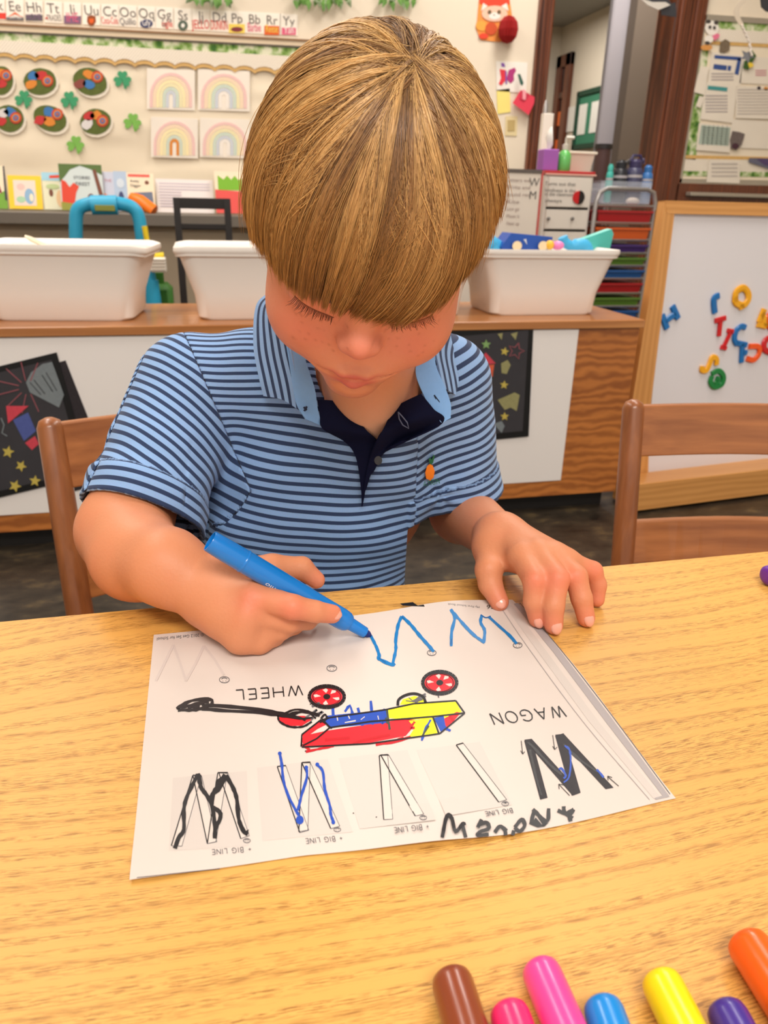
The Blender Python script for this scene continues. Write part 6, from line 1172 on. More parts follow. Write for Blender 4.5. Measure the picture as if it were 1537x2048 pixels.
def march(prs, lo, hi, h, post=None, pad=.006, B=14):
    """surface nets over blocks near the surface -> verts, quads"""
    lo = np.asarray(lo, float); hi = np.asarray(hi, float)
    nb = np.ceil((hi - lo) / (h * B)).astype(int); N = nb * B + 1
    G = np.full(N, .05, np.float32)
    Rb = h * B * math.sqrt(3) / 2
    bi = np.stack(np.meshgrid(*[np.arange(n) for n in nb], indexing='ij'), -1).reshape(-1, 3)
    ctr = lo + (bi + .5) * h * B
    if not any(q.kind == 'func' for q in prs): DC = [q.d(ctr) for q in prs]
    else: DC = [q.d(ctr) if q.kind != 'func' else np.zeros(len(ctr)) for q in prs]
    D = np.full(len(ctr), 1.0)
    for q, dd in zip(prs, DC):
        if q.op == 'u': D = smin(D, dd, q.k)
        elif q.kind != 'func': D = smax(D, -dd if q.op == 's' else dd, 0)
    act = np.nonzero(np.abs(D) < Rb + pad + .004)[0]
    inn = np.nonzero(D <= -(Rb + pad + .004))[0]
    for i in inn:
        a, b, c = bi[i] * B; G[a:a + B + 1, b:b + B + 1, c:c + B + 1] = -.05
    g = np.stack(np.meshgrid(*[np.arange(B + 1)] * 3, indexing='ij'), -1).reshape(-1, 3) * h
    for i in act:
        P = g + (lo + bi[i] * h * B); d = np.full(len(P), .05)
        for q, dc in zip(prs, DC):
            lim = Rb + q.k + pad + .004
            if q.op == 'u':
                if dc[i] < lim: d = smin(d, q.d(P), q.k)
            elif q.op == 's':
                if dc[i] < lim: d = smax(d, -q.d(P), q.k)
            else: d = smax(d, q.d(P), q.k)
        if post is not None: d = post(P, d)
        a, b, c = bi[i] * B; G[a:a + B + 1, b:b + B + 1, c:c + B + 1] = d.reshape(B + 1, B + 1, B + 1)
    S = G < 0; n = N - 1
    cnt = np.zeros(n, np.int8)
    for dx in (0, 1):
        for dy in (0, 1):
            for dz in (0, 1): cnt += S[dx:dx + n[0], dy:dy + n[1], dz:dz + n[2]]
    cells = np.argwhere((cnt > 0) & (cnt < 8)); idx = np.full(n, -1, np.int32); idx[tuple(cells.T)] = np.arange(len(cells))
    acc = np.zeros((len(cells), 3)); num = np.zeros(len(cells))
    cv = [np.array(c) for c in np.ndindex(2, 2, 2)]
    for a in range(8):
        for b in range(a + 1, 8):
            if abs(cv[a] - cv[b]).sum() != 1: continue
            va = G[tuple((cells + cv[a]).T)].astype(float); vb = G[tuple((cells + cv[b]).T)].astype(float)
            m = (va < 0) != (vb < 0); t = np.where(m, va / np.where(m, va - vb, 1), 0)
            acc += np.where(m[:, None], cv[a] + t[:, None] * (cv[b] - cv[a]), 0); num += m
    V = lo + (cells + acc / num[:, None]) * h
    F = []
    for ax in range(3):
        o1, o2 = (ax + 1) % 3, (ax + 2) % 3
        sl0 = [slice(None)] * 3; sl1 = [slice(None)] * 3; sl0[ax] = slice(0, -1); sl1[ax] = slice(1, None)
        E = np.argwhere(S[tuple(sl0)] != S[tuple(sl1)])
        E = E[(E[:, o1] > 0) & (E[:, o2] > 0) & (E[:, o1] < n[o1]) & (E[:, o2] < n[o2])]
        inside = S[tuple(E.T)]
        e1 = np.zeros(3, int); e1[o1] = 1; e2 = np.zeros(3, int); e2[o2] = 1
        q = np.stack([idx[tuple((E - e1 - e2).T)], idx[tuple((E - e2).T)], idx[tuple(E.T)], idx[tuple((E - e1).T)]], 1)
        q[~inside] = q[~inside][:, ::-1]; F.append(q[(q >= 0).all(1)])
    return V, np.concatenate(F)
def np_mesh(name, V, F):
    me = bpy.data.meshes.new(name); k = F.shape[1]
    me.vertices.add(len(V)); me.vertices.foreach_set('co', np.asarray(V, np.float32).ravel())
    me.loops.add(F.size); me.loops.foreach_set('vertex_index', F.astype(np.int32).ravel())
    me.polygons.add(len(F)); me.polygons.foreach_set('loop_start', np.arange(0, F.size, k, dtype=np.int32))
    me.polygons.foreach_set('loop_total', np.full(len(F), k, np.int32)) if False else None
    me.update(calc_edges=True); me.polygons.foreach_set('use_smooth', [True] * len(F)); return me
def relax(V, F, it=2, lam=.5):
    """Laplacian smoothing"""
    e = np.concatenate([F[:, [i, (i + 1) % F.shape[1]]] for i in range(F.shape[1])]); e = np.concatenate([e, e[:, ::-1]])
    n = np.bincount(e[:, 0], minlength=len(V))[:, None] + 1e-9
    for j in range(it):
        for l in (lam, -lam * 1.04):
            s = np.stack([np.bincount(e[:, 0], V[e[:, 1], c], minlength=len(V)) for c in range(3)], 1)
            V = V + l * (s / n - V)
    return V
def vattr(me, name, arr, typ='FLOAT'):
    a = me.attributes.new(name, typ, 'POINT')
    if typ == 'FLOAT': a.data.foreach_set('value', np.asarray(arr, np.float32).ravel())
    else: a.data.foreach_set('color', np.asarray(arr, np.float32).ravel())
def vnoise(P, sc, seed=0):
    """smooth value noise"""
    Q = P * sc + seed * 17.3; I = np.floor(Q).astype(np.int64); f = Q - I; f = f * f * (3 - 2 * f); out = 0
    for c in np.ndindex(2, 2, 2):
        J = I + c; hsh = (J[:, 0] * 73856093 ^ J[:, 1] * 19349663 ^ J[:, 2] * 83492791 ^ (seed * 7919 + 11)) & 0xffff
        hsh = (hsh * 40503 ^ (hsh >> 5)) & 0xffff
        w = np.prod(np.where(np.array(c) > 0, f, 1 - f), axis=1); out = out + w * (hsh / 32767.5 - 1)
    return out

# ---- head frame: x to the picture's right, f out of the face, u to the crown
TH = math.radians(32.5); RO = math.radians(6.5); YA = math.radians(3.5)
HF = np.array([0, -math.cos(TH), -math.sin(TH)]); HU = np.array([0, -math.sin(TH), math.cos(TH)]); HX = np.array([1., 0, 0])
_rr = roty(RO) @ rotz(YA); HX, HF, HU = _rr @ HX, _rr @ HF, _rr @ HU
HM = np.stack([HX, HF, HU], 1)                       # columns
HC = PD(749, 391, .52)
def hp(x, f, u): return HC + HM @ np.array([x, f, u])
def hs(x, f, u, r, k=.008, op='u'): return sph(hp(x, f, u), r, k, op)
def hc(a, b, r1, r2=None, k=.008, op='u'): return cone(hp(*a), hp(*b), r1, r2, k, op)
def he(c, r, k=.008, op='u', R=I3): return ell(hp(*c), r, HM @ R, k, op)

head = [
    he((0, -.006, .004), (.0695, .086, .084)),
    he((0, .028, -.044), (.0620, .053, .069), .02),
    he((0, .044, .008), (.052, .041, .045), .02),
    hs(-.032, .047, -.058, .0290, .016), hs(.032, .047, -.058, .0290, .016),
    hc((-.042, .010, -.076), (.042, .010, -.076), .020, k=.02),
    he((0, .0625, -.1005), (.0195, .0155, .0150), .014),
    he((0, .069, -.076), (.027, .014, .020), .014),
    hc((-.030, .078, .000), (.030, .078, .000), .008, k=.012),
    hs(-.033, .0985, -.023, .011, .012, 's'), hs(.033, .0985, -.023, .011, .012, 's'),
    he((-.0310, .0690, -.0235), (.0165, .0120, .0115), .008), he((.0310, .0690, -.0235), (.0165, .0120, .0115), .008),
    hc((0, .080, -.016), (0, .0895, -.040), .0052, .0066, .016), hs(0, .0922, -.0452, .0076, .008),
    he((-.0088, .0855, -.0480), (.0050, .0072, .0050), .007), he((.0088, .0855, -.0480), (.0050, .0072, .0050), .007),
    hs(-.0060, .0900, -.0552, .0024, .003, 's'), hs(.0060, .0900, -.0552, .0024, .003, 's'),
    hc((0, .0870, -.060), (0, .0860, -.0690), .0018, k=.005, op='s'),
    hc((-.0250, .0720, -.0788), (-.007, .0835, -.0755), .0020, .0040, .005), hc((-.007, .0835, -.0755), (.007, .0835, -.0755), .0040, .0040, .005),
    hc((.0250, .0720, -.0788), (.007, .0835, -.0755), .0020, .0040, .005),
    hc((-.0200, .0735, -.0818), (0, .0820, -.0840), .0026, .0054, .005), hc((.0200, .0735, -.0818), (0, .0820, -.0840), .0026, .0054, .005),
    hc((-.0275, .0745, -.0795), (0, .0895, -.0795), .0010, .0013, .0022, 's'), hc((.0275, .0745, -.0795), (0, .0895, -.0795), .0010, .0013, .0022, 's'),
    he((0, .0830, -.0940), (.012, .006, .0035), .006, 's'),
    he((-.0735, -.012, -.026), (.0085, .0165, .026), .006), he((.0735, -.012, -.026), (.0085, .0165, .026), .006),
    he((-.0815, -.008, -.026), (.0060, .0085, .015), .004, 's'), he((.0815, -.008, -.026), (.0060, .0085, .015), .004, 's'),
]
# ---- joints
SHL, SHR = PD(372, 778, .655), PD(893, 770, .665)          # shoulders (picture left, picture right)
ELL, WRL = PD(247, 1062, .552), PZ(425, 1188, .030)
ELR, WRR = PD(925, 1022, .690), PZ(1003, 1080, .033)
NB = PD(742, 865, .640)
BEL, CHE = PD(622, 1220, .668), PD(655, 960, .668)
LEAN = (CHE - BEL) / np.linalg.norm(CHE - BEL)
torso = [ell(BEL, (.082, .062, .11), k=.03), ell(CHE, (.098, .064, .105), k=.03),
         cone(SHL, SHR, .034, .034, .03), cone(SHL * .72 + SHR * .28 + [0, .005, .012], NB, .026, .034, .03), cone(SHR * .72 + SHL * .28 + [0, .005, .012], NB, .026, .034, .03)]
neck = [cone(hp(0, -.018, -.050), NB + [0, .01, -.01], .036, .041, .014), cone(hp(0, .014, -.080), NB + [0, -.012, -.006], .020, .022, .02)]
def pz(*a): return PZ(*a)
armL = [cone(SHL, ELL, .034, .0325, .012), cone(ELL, (ELL + PZ(335, 1134, .044)) / 2 + [-.006, -.002, -.006], .0325, .0300, .022), cone((ELL + PZ(335, 1134, .044)) / 2 + [-.006, -.002, -.006], PZ(335, 1134, .044), .0300, .0245, .022), cone(PZ(335, 1134, .044), WRL, .0240, .0205, .02)]
armR = [cone(SHR, ELR, .032, .0305, .012), cone(ELR, WRR, .0300, .0195, .014)]
def chain(pts, rad, k=.004, k0=.008):
    out = []
    for i in range(len(pts) - 1): out.append(cone(pts[i], pts[i + 1], rad[i], rad[i + 1], k0 if i == 0 else k))
    return out
# hand with the marker
hl = lambda x, y, h: PZ(x, y, h)
LM = [hl(505, 1192, .040), hl(496, 1228, .030), hl(488, 1252, .021), hl(482, 1273, .013)]
handL = [cone(WRL, LM[0], .0200, .0105, .01), cone(WRL, LM[1], .0195, .0115, .01), cone(WRL + [0, 0, -.004], LM[2], .0175, .0115, .01), cone(WRL + [0, 0, -.009], LM[3], .0150, .0110, .01),
         ell(hl(458, 1220, .025), (.021, .020, .018), k=.008)]
handL += chain([LM[0], hl(586, 1214, .038), hl(630, 1223, .0325), hl(665, 1228, .0275)], [.0100, .0084, .0074, .0065], .002, .004)
handL += chain([LM[1], hl(578, 1243, .022), hl(616, 1240, .015), hl(632, 1230, .012)], [.0096, .0080, .0068, .0060], .002, .003)
handL += chain([LM[2], hl(560, 1258, .015), hl(588, 1250, .010), hl(570, 1236, .010)], [.0094, .0080, .0068, .0060], .002, .003)
handL += chain([LM[3], hl(520, 1283, .009), hl(548, 1272, .0075), hl(540, 1256, .0085)], [.0095, .0082, .0070, .0062], .003)
TLB = hl(455, 1150, .040)
handL += chain([TLB, hl(545, 1135, .040), hl(604, 1136, .036), hl(633, 1160, .026)], [.0120, .0098, .0082, .0066], .003, .01)
handL += [cone(WRL, TLB, .0175, .0125, .01)]
# open hand on the table
RM = [hl(1042, 1112, .041), hl(1076, 1106, .043), hl(1108, 1112, .041), hl(1136, 1123, .037)]
handR = [cone(WRR, RM[0], .0180, .0100, .01), cone(WRR, RM[1], .0180, .0100, .01), cone(WRR, RM[2], .0175, .0098, .01), cone(WRR, RM[3], .0165, .0092, .01)]
def finger(a, pip, dip, tip, r): return chain([a, pip, dip, tip], [r * 1.28, r * 1.14, r * 1.02, r * .88], .0025, .005)
handR += finger(RM[0], hl(1070, 1160, .035), hl(1069, 1203, .020), hl(1075, 1237, .0068), .0076)
handR += finger(RM[1], hl(1115, 1158, .037), hl(1107, 1212, .020), hl(1108, 1250, .0068), .0078)
handR += finger(RM[2], hl(1152, 1153, .034), hl(1164, 1197, .020), hl(1173, 1236, .0066), .0076)
handR += finger(RM[3], hl(1186, 1142, .028), hl(1196, 1170, .017), hl(1195, 1199, .0064), .0066)
TRB = hl(985, 1095, .033)
handR += chain([TRB, hl(978, 1140, .026), hl(981, 1168, .017), hl(999, 1203, .0075)], [.0135, .0104, .0090, .0074], .003, .01) + [cone(WRR, TRB, .0185, .0135, .01), cone(TRB, hl(1048, 1128, .032), .010, .009, .008)]
body = torso + neck + head + armL + handL + armR + handR
body_lo = np.array([-.285, .36, .50]); body_hi = np.array([.215, .78, .975])
Vb, Fb = march(body, body_lo, body_hi, .0014)
# nothing of the figure may sink into the table
Vb[:, 2] = np.where((Vb[:, 2] < ZT + .0012) & (Vb[:, 1] < .545), np.maximum(Vb[:, 2], ZT + .0008), Vb[:, 2])
Vb = relax(Vb, Fb, 1)
FACEX = {}
def build_body(root):
    me = np_mesh('body', Vb @ RW.T - np.array(root.location), Fb)
    L = (Vb - HC) @ HM
    def blob(c, r):
        c = np.array(c); return np.exp(-(((L - c) / np.array(r)) ** 2).sum(1))
    base = np.array(lin((208, 137, 99))); red = np.array(lin((216, 118, 106))); lip = np.array(lin((200, 100, 92))); pink = np.array(lin((224, 118, 94)))
    c = np.tile(base, (len(Vb), 1))
    def mixc(w, col):
        nonlocal c
        w = np.clip(w, 0, 1)[:, None]; c = c * (1 - w) + col * w
    onhead = np.exp(-np.maximum(np.linalg.norm(L * [1, 1, 1], axis=1) - .11, 0) / .01)
    mixc(.45 * onhead, np.array(lin((228, 158, 134))))
    for s in (-1, 1):
        mixc(.55 * blob((s * .037, .068, -.050), (.022, .04, .018)), red)
    mixc(.50 * blob((0, .092, -.044), (.016, .03, .016)), red)
    mixc(.30 * blob((-.031, .078, -.026), (.014, .02, .008)), red); mixc(.30 * blob((.031, .078, -.026), (.014, .02, .008)), red)
    lips = np.maximum(blob((0, .084, -.0766), (.0205, .02, .0036)), blob((0, .084, -.0835), (.0185, .02, .0046)))
    mixc(np.clip(lips * 2.0 - .55, 0, 1) * .85, lip)
    for e in (-1, 1): mixc(.6 * blob((e * .075, -.01, -.026), (.012, .02, .03)), red)
    for p in (hl(664, 1229, .027), hl(633, 1160, .026), hl(1075, 1240, .007), hl(1108, 1253, .007), hl(1174, 1238, .007), hl(1195, 1199, .007), hl(1000, 1204, .008),
              hl(1070, 1160, .04), hl(1115, 1158, .04), hl(1152, 1153, .04), hl(585, 1219, .04), hl(498, 1200, .045), hl(1186, 1142, .03)):
        mixc(.55 * np.exp(-((Vb - p) ** 2).sum(1) / .011 ** 2), pink)
    mixc(.10 * np.clip(vnoise(Vb, 90, 3), 0, 1), pink)
    mixc(.75 * np.exp(-((Vb - (NB + [0, -.035, .015])) ** 2).sum(1) / .045 ** 2) * (L[:, 2] < -.085), np.array(lin((226, 186, 160))))
    # freckles
    fr = np.zeros(len(Vb))
    for i in range(60):
        s = rs.choice([-1, 1]); q = np.array([s * rs.uniform(.004, .05), .08, rs.uniform(-.062, -.030)]); d2 = ((L - q)[:, [0, 2]] ** 2).sum(1)
        fr = np.maximum(fr, np.exp(-d2 / (.0009 ** 2)) * rs.uniform(.15, .45) * (L[:, 1] > .03))
    mixc(fr, np.array(lin((150, 80, 50))))
    vattr(me, 'tone', np.concatenate([c, np.ones((len(c), 1))], 1), 'FLOAT_COLOR')
    m = mat('skin', (238, 172, 132), .5, spec=.35, sss=.12, bump=(420, .06)); nt = m.node_tree
    at = nt.nodes.new('ShaderNodeAttribute'); at.attribute_name = 'tone'
    nt.links.new(at.outputs['Color'], nt.nodes['Principled BSDF'].inputs['Base Color'])
    return mesh_obj('body', me, m, root)

# ---------------------------------------------------------------- shirt
HLc = PD(272, 1030, .566)                                  # sleeve hem centres
HRc = PD(918, 985, .676)
axL = (HLc - SHL) / np.linalg.norm(HLc - SHL); axR = (HRc - SHR) / np.linalg.norm(HRc - SHR)
SHo = np.array([0, 0, .0])
sh_t = [ell(BEL + LEAN * -.02, (.110, .074, .16), k=.03), ell(PD(522, 1075, .668), (.064, .058, .10), k=.03), ell(CHE, (.112, .0745, .118), k=.03),
        cone(SHL + [.012, 0, .004], SHR + [-.012, 0, .004], .040, .038, .03), cone(SHL * .72 + SHR * .28 + [0, .004, .014], NB + [0, .004, .004], .034, .046, .03),
        cone(SHR * .72 + SHL * .28 + [0, .004, .014], NB + [0, .004, .004], .032, .046, .03)]
sh_sl = [cone(SHL, HLc + axL * .03, .0445, .0455, .022)]
sh_sr = [cone(SHR, HRc + axR * .03, .0400, .0400, .022)]
hang = [cone(SHL + axL * .05 + [.012, 0, -.01], HLc + [.020, .002, -.004], .030, .034, .02)]
CLpts = []
seamL_n = np.array([-.86, -.30, -.30]); seamL_n /= np.linalg.norm(seamL_n); seamL_o = SHL + axL * .004 + np.array([.022, 0, 0])
seamR_n = np.array([.93, -.22, -.20]); seamR_n /= np.linalg.norm(seamR_n); seamR_o = SHR + np.array([-.016, 0, 0])
nu = [cone(hp(0, -.03, -.03), NB + [0, .004, .018], .062, .041, .01), cone(NB + [0, -.03, .02], PD(753, 862, .598), .034, .002, .010)]
armpit = PD(388, 1035, .61)
def wrinkle(P):
    w = .0012 * vnoise(P, 22, 1) + .0006 * vnoise(P, 50, 2)
    # folds running out of the armpit and across the sleeve
    q = P - armpit; r = np.linalg.norm(q, axis=1); ang = np.arctan2(q[:, 2], q[:, 0])
    w += .0014 * np.sin(ang * 6 + r * 20) * np.exp(-(r / .055) ** 2)
    q = P - PD(880, 985, .64); r = np.linalg.norm(q, axis=1); ang = np.arctan2(q[:, 2], q[:, 0])
    w += .0009 * np.sin(ang * 6 + 1) * np.exp(-(r / .05) ** 2)
    t = (P - SHL) @ axL; w += .0016 * np.sin(t * 150 + 4 * vnoise(P, 14, 5)) * np.exp(-((t - .11) / .05) ** 2) * (P[:, 0] < SHL[0] + .02)
    # turned-up cuffs
    for S_, H__, a_, sd in ((SHL, HLc, axL, -1), (SHR, HRc, axR, 1)):
        hd_ = (H__ - P) @ a_; on = (sd * (P[:, 0] - S_[0]) > -.03) & (hd_ < .060)
        w -= .0018 * np.clip((.027 - hd_) / .0015, 0, 1) * on
    # soft rolls above the belt
    w += .0018 * np.sin((P[:, 2] - .56) * 70 + (P[:, 0]) * 25 + 2 * vnoise(P, 9, 8)) * np.exp(-((P[:, 2] - .585) / .05) ** 2)
    return w
def shirt_post(seams):
    def post(P, d):
        d = d + wrinkle(P)
        D = np.maximum(d, -(d + .0034))
        D = np.maximum(D, -ev(nu, P))
        hl_ = np.where(P[:, 0] < SHL[0] + .035, (P - HLc) @ axL, -1); D = np.maximum(D, hl_)
        hr_ = np.where(P[:, 0] > SHR[0] - .03, (P - HRc) @ axR, -1); D = np.maximum(D, hr_)
        for n, o, sg, ax in seams:
            q = P - o; g = np.minimum(q @ n, .062 - np.linalg.norm(q - (q @ ax)[:, None] * ax, axis=1)); D = np.maximum(D, -g) if sg < 0 else np.maximum(D, g)
        return D
    return post
allsh = sh_t + sh_sl + sh_sr + hang
slo, shi = np.array([-.29, .50, .44]), np.array([.20, .82, .86])
Vt, Ft = march(allsh, slo, shi, .0019, shirt_post([(seamL_n, seamL_o, 1, axL), (seamR_n, seamR_o, 1, axR)]), pad=.012)
Vl, Fl = march(allsh, [-.29, .50, .52], [-.10, .82, .86], .0017, shirt_post([(seamL_n, seamL_o, -1, axL)]), pad=.012)
Vr, Fr = march(allsh, [.02, .50, .50], [.20, .82, .86], .0017, shirt_post([(seamR_n, seamR_o, -1, axR)]), pad=.012)
STRIPE = .0079
def stripe_mat():
    m = bpy.data.materials.new('striped_jersey'); m.use_nodes = True; nt = m.node_tree; b = nt.nodes['Principled BSDF']
    at = nt.nodes.new('ShaderNodeAttribute'); at.attribute_name = 'stripe'
    fr = nt.nodes.new('ShaderNodeMath'); fr.operation = 'FRACT'; nt.links.new(at.outputs['Fac'], fr.inputs[0])
    cr = nt.nodes.new('ShaderNodeValToRGB'); e = cr.color_ramp.elements
    nav = (*lin((46, 62, 96)), 1); blu = (*lin((142, 178, 226)), 1)
    e[0].position = 0; e[0].color = blu; e[1].position = .54; e[1].color = blu
    for p, c in ((.57, nav), (.97, nav), (1.0, blu)): q = e.new(p); q.color = c
    nt.links.new(fr.outputs[0], cr.inputs[0])
    tc = nt.nodes.new('ShaderNodeTexCoord'); n = nt.nodes.new('ShaderNodeTexNoise'); n.inputs['Scale'].default_value = 900
    nt.links.new(tc.outputs['Object'], n.inputs['Vector'])
    mx = nt.nodes.new('ShaderNodeMix'); mx.data_type = 'RGBA'; mx.blend_type = 'MULTIPLY'; mx.inputs[0].default_value = .18
    nt.links.new(cr.outputs[0], mx.inputs[6]); nt.links.new(n.outputs['Color'], mx.inputs[7])
    nt.links.new(mx.outputs[2], b.inputs['Base Color']); b.inputs['Roughness'].default_value = .85; b.inputs['Specular IOR Level'].default_value = .2
    b.inputs['Sheen Weight'].default_value = .15
    bp = nt.nodes.new('ShaderNodeBump'); bp.inputs['Strength'].default_value = .15; bp.inputs['Distance'].default_value = .001
    nt.links.new(n.outputs['Fac'], bp.inputs['Height']); nt.links.new(bp.outputs[0], b.inputs['Normal'])
    MATS['stripe'] = m; return m
def torso_s(P):
    s = (P - BEL) @ np.array([.03, -.16, .98]) + .0022 * vnoise(P, 12, 4) + .0009 * vnoise(P, 30, 6)
    g = np.clip((P[:, 2] - .665) / .05, 0, 1); s = s + .95 * np.maximum(0, P[:, 1] - .605) * g * g * (3 - 2 * g)
    return s / STRIPE
def sleeve_s(P, S, ax, side):
    x = np.array([side, 0, 0]); g = ax + np.array([-.42 if side < 0 else .10, 0, 0]); g /= np.linalg.norm(g); s = (P - S) @ g + .0030 * vnoise(P, 16, 4) + .0012 * vnoise(P, 40, 9); hd_ = ((HLc if side < 0 else HRc) - P) @ ax; s = np.where(hd_ < .0265, -hd_ + .0008 * vnoise(P, 20, 3), s)
    return s / STRIPE
def cloth(name, V, F, s, parent, root):
    me = np_mesh(name, V @ RW.T - np.array(root.location), F); vattr(me, 'stripe', s)
    return mesh_obj(name, me, MATS['stripe'], parent)
# drape: drop picture-plane outlines onto the shirt front
Vc, Fc = march(allsh, [-.15, .50, .54], [.15, .80, .82], .003, lambda P, d: d + wrinkle(P), pad=.012)
bvh_all = BVHTree.FromPolygons(Vc.tolist(), Fc.tolist())
def drape(x, y, off=.002, dmax=None):
    v = ray(x, y); v = v / np.linalg.norm(v); h = bvh_all.ray_cast(Vector(CAM), Vector(v))
    if h[0] is None: return None
    return np.array(h[0]) - v * off
def patch(rows, nu_=8, nv=8, depths=None, off=.002):
    """rows: lists of (x, y, depth or None); returns a grid of points interpolated smoothly"""
    R = []
    for r in rows:
        pts = []
        for q in r:
            if len(q) > 2 and q[2] is not None: p = PD(q[0], q[1], q[2])
            else:
                p = drape(q[0], q[1], off)
                if p is None: p = PD(q[0], q[1], .62)
            pts.append(p)
        c = cat_rom(pts, nu_) if len(pts) > 2 else [pts[0] + (pts[1] - pts[0]) * t for t in np.linspace(0, 1, nu_ + 1)]
        # resample
        c = np.array(c); L = np.concatenate([[0], np.cumsum(np.linalg.norm(np.diff(c, axis=0), axis=1))]); T = np.linspace(0, L[-1], 25)
        R.append(np.stack([np.interp(T, L, c[:, k]) for k in range(3)], 1))
    R = np.array(R)
    if len(R) > 2:
        out = np.array([cat_rom(list(R[:, j]), nv) for j in range(R.shape[1])]).transpose(1, 0, 2)
    else: out = np.array([R[0] + (R[1] - R[0]) * t for t in np.linspace(0, 1, nv + 1)])
    return out
def sheet(name, G, m, parent, root, thick=.0012, svals=None):
    """grid of points -> thin solid; G (a,b,3)"""
    a, b, _ = G.shape; du = np.gradient(G, axis=0); dv = np.gradient(G, axis=1); N = np.cross(du, dv); N /= np.linalg.norm(N, axis=2, keepdims=True) + 1e-12
    if (N * (G - CAM)).sum() > 0: N = -N
    A = G.reshape(-1, 3); Bk = (G - N * thick).reshape(-1, 3); V = np.concatenate([A, Bk]); n = a * b; F = []
    id = lambda i, j: i * b + j
    for i in range(a - 1):
        for j in range(b - 1):
            q = (id(i, j), id(i, j + 1), id(i + 1, j + 1), id(i + 1, j)); F.append(q); F.append(tuple(k + n for k in q[::-1]))
    ring = [id(0, j) for j in range(b)] + [id(i, b - 1) for i in range(1, a)] + [id(a - 1, j) for j in range(b - 2, -1, -1)] + [id(i, 0) for i in range(a - 2, 0, -1)]
    for i in range(len(ring)): p, q = ring[i], ring[(i + 1) % len(ring)]; F.append((q, p, p + n, q + n))
    me = np_mesh(name, V @ RW.T - np.array(root.location), np.array(F))
    bm = bmesh.new(); bm.from_mesh(me); bmesh.ops.recalc_face_normals(bm, faces=bm.faces); bm.to_mesh(me); bm.free()
    me.polygons.foreach_set('use_smooth', [True] * len(me.polygons)); me.set_sharp_from_angle(angle=math.radians(50))
    if svals is not None: vattr(me, 'stripe', np.concatenate([svals.ravel(), svals.ravel()]))
    return mesh_obj(name, me, m, parent)

# ---------------------------------------------------------------- hair
def hair_R(d):
    """distance from the head centre to the hair's outer surface along unit directions d (head frame)"""
    r = np.array([.0805, .0960, .0945]); base = 1 / np.sqrt(((d / r) ** 2).sum(-1))
    return base
WH = np.array([.10, .20, 1.0]); WH /= np.linalg.norm(WH)          # where the strands start
wx = np.cross([0, 1, 0], WH); wx /= np.linalg.norm(wx); wf = np.cross(WH, wx)
def edge_beta(phi):
    """polar angle of the hair's lower edge; phi = 0 in front, +-90 deg at the sides, 180 at the nape"""
    return np.interp(((phi + math.pi) % (2 * math.pi)) - math.pi, EPH, EBE)
def _edge():
    out = []
    for x, y in ((474, 385), (496, 450), (528, 508), (562, 552), (600, 586), (650, 612), (700, 628), (745, 640), (790, 648), (840, 634), (885, 604), (925, 558), (960, 508), (990, 450), (1012, 395)):
        o = (CAM - HC) @ HM; v = ray(x, y) @ HM; r = np.array([.0805, .0960, .0945]); a = ((v / r) ** 2).sum(); b = 2 * (o * v / r ** 2).sum(); c = ((o / r) ** 2).sum() - 1
        disc = b * b - 4 * a * c; t = (-b - math.sqrt(max(disc, 0))) / (2 * a); d = o + v * t; d /= np.linalg.norm(d)
        be = math.acos(np.dot(d, WH)); q = d - WH * np.dot(d, WH); out.append((math.atan2(q @ wx, q @ wf), be))
    out.sort(); a, b = out[0], out[-1]
    for g in np.linspace(a[0] - .25, -math.pi, 6): out.append((g, max(a[1], 1.9) + .25 * (a[0] - .25 - g) / (math.pi + a[0])))
    for g in np.linspace(b[0] + .25, math.pi, 6): out.append((g, max(b[1], 1.9) + .25 * (g - b[0]) / (math.pi - b[0])))
    out.sort(); return np.array(out).T
EPH, EBE = _edge()
def hair_path(phi, beta, n=13, lift=0.0, th0=.02, swirl=0.0, flare=0.0):
    t = np.linspace(0, 1, n); th = th0 + (beta - th0) * t
    ph = phi + swirl * np.sin(t * math.pi) 
    d = (np.cos(th))[:, None] * WH + np.sin(th)[:, None] * (np.sin(ph)[:, None] * wx + np.cos(ph)[:, None] * wf)
    R = hair_R(d) * (1 - .035 * np.exp(-(th / .22) ** 2)) + lift + flare * t ** 3
    # fringe: beyond the brow the hair falls straight instead of hugging the face
    P = d * R[:, None]
    return P
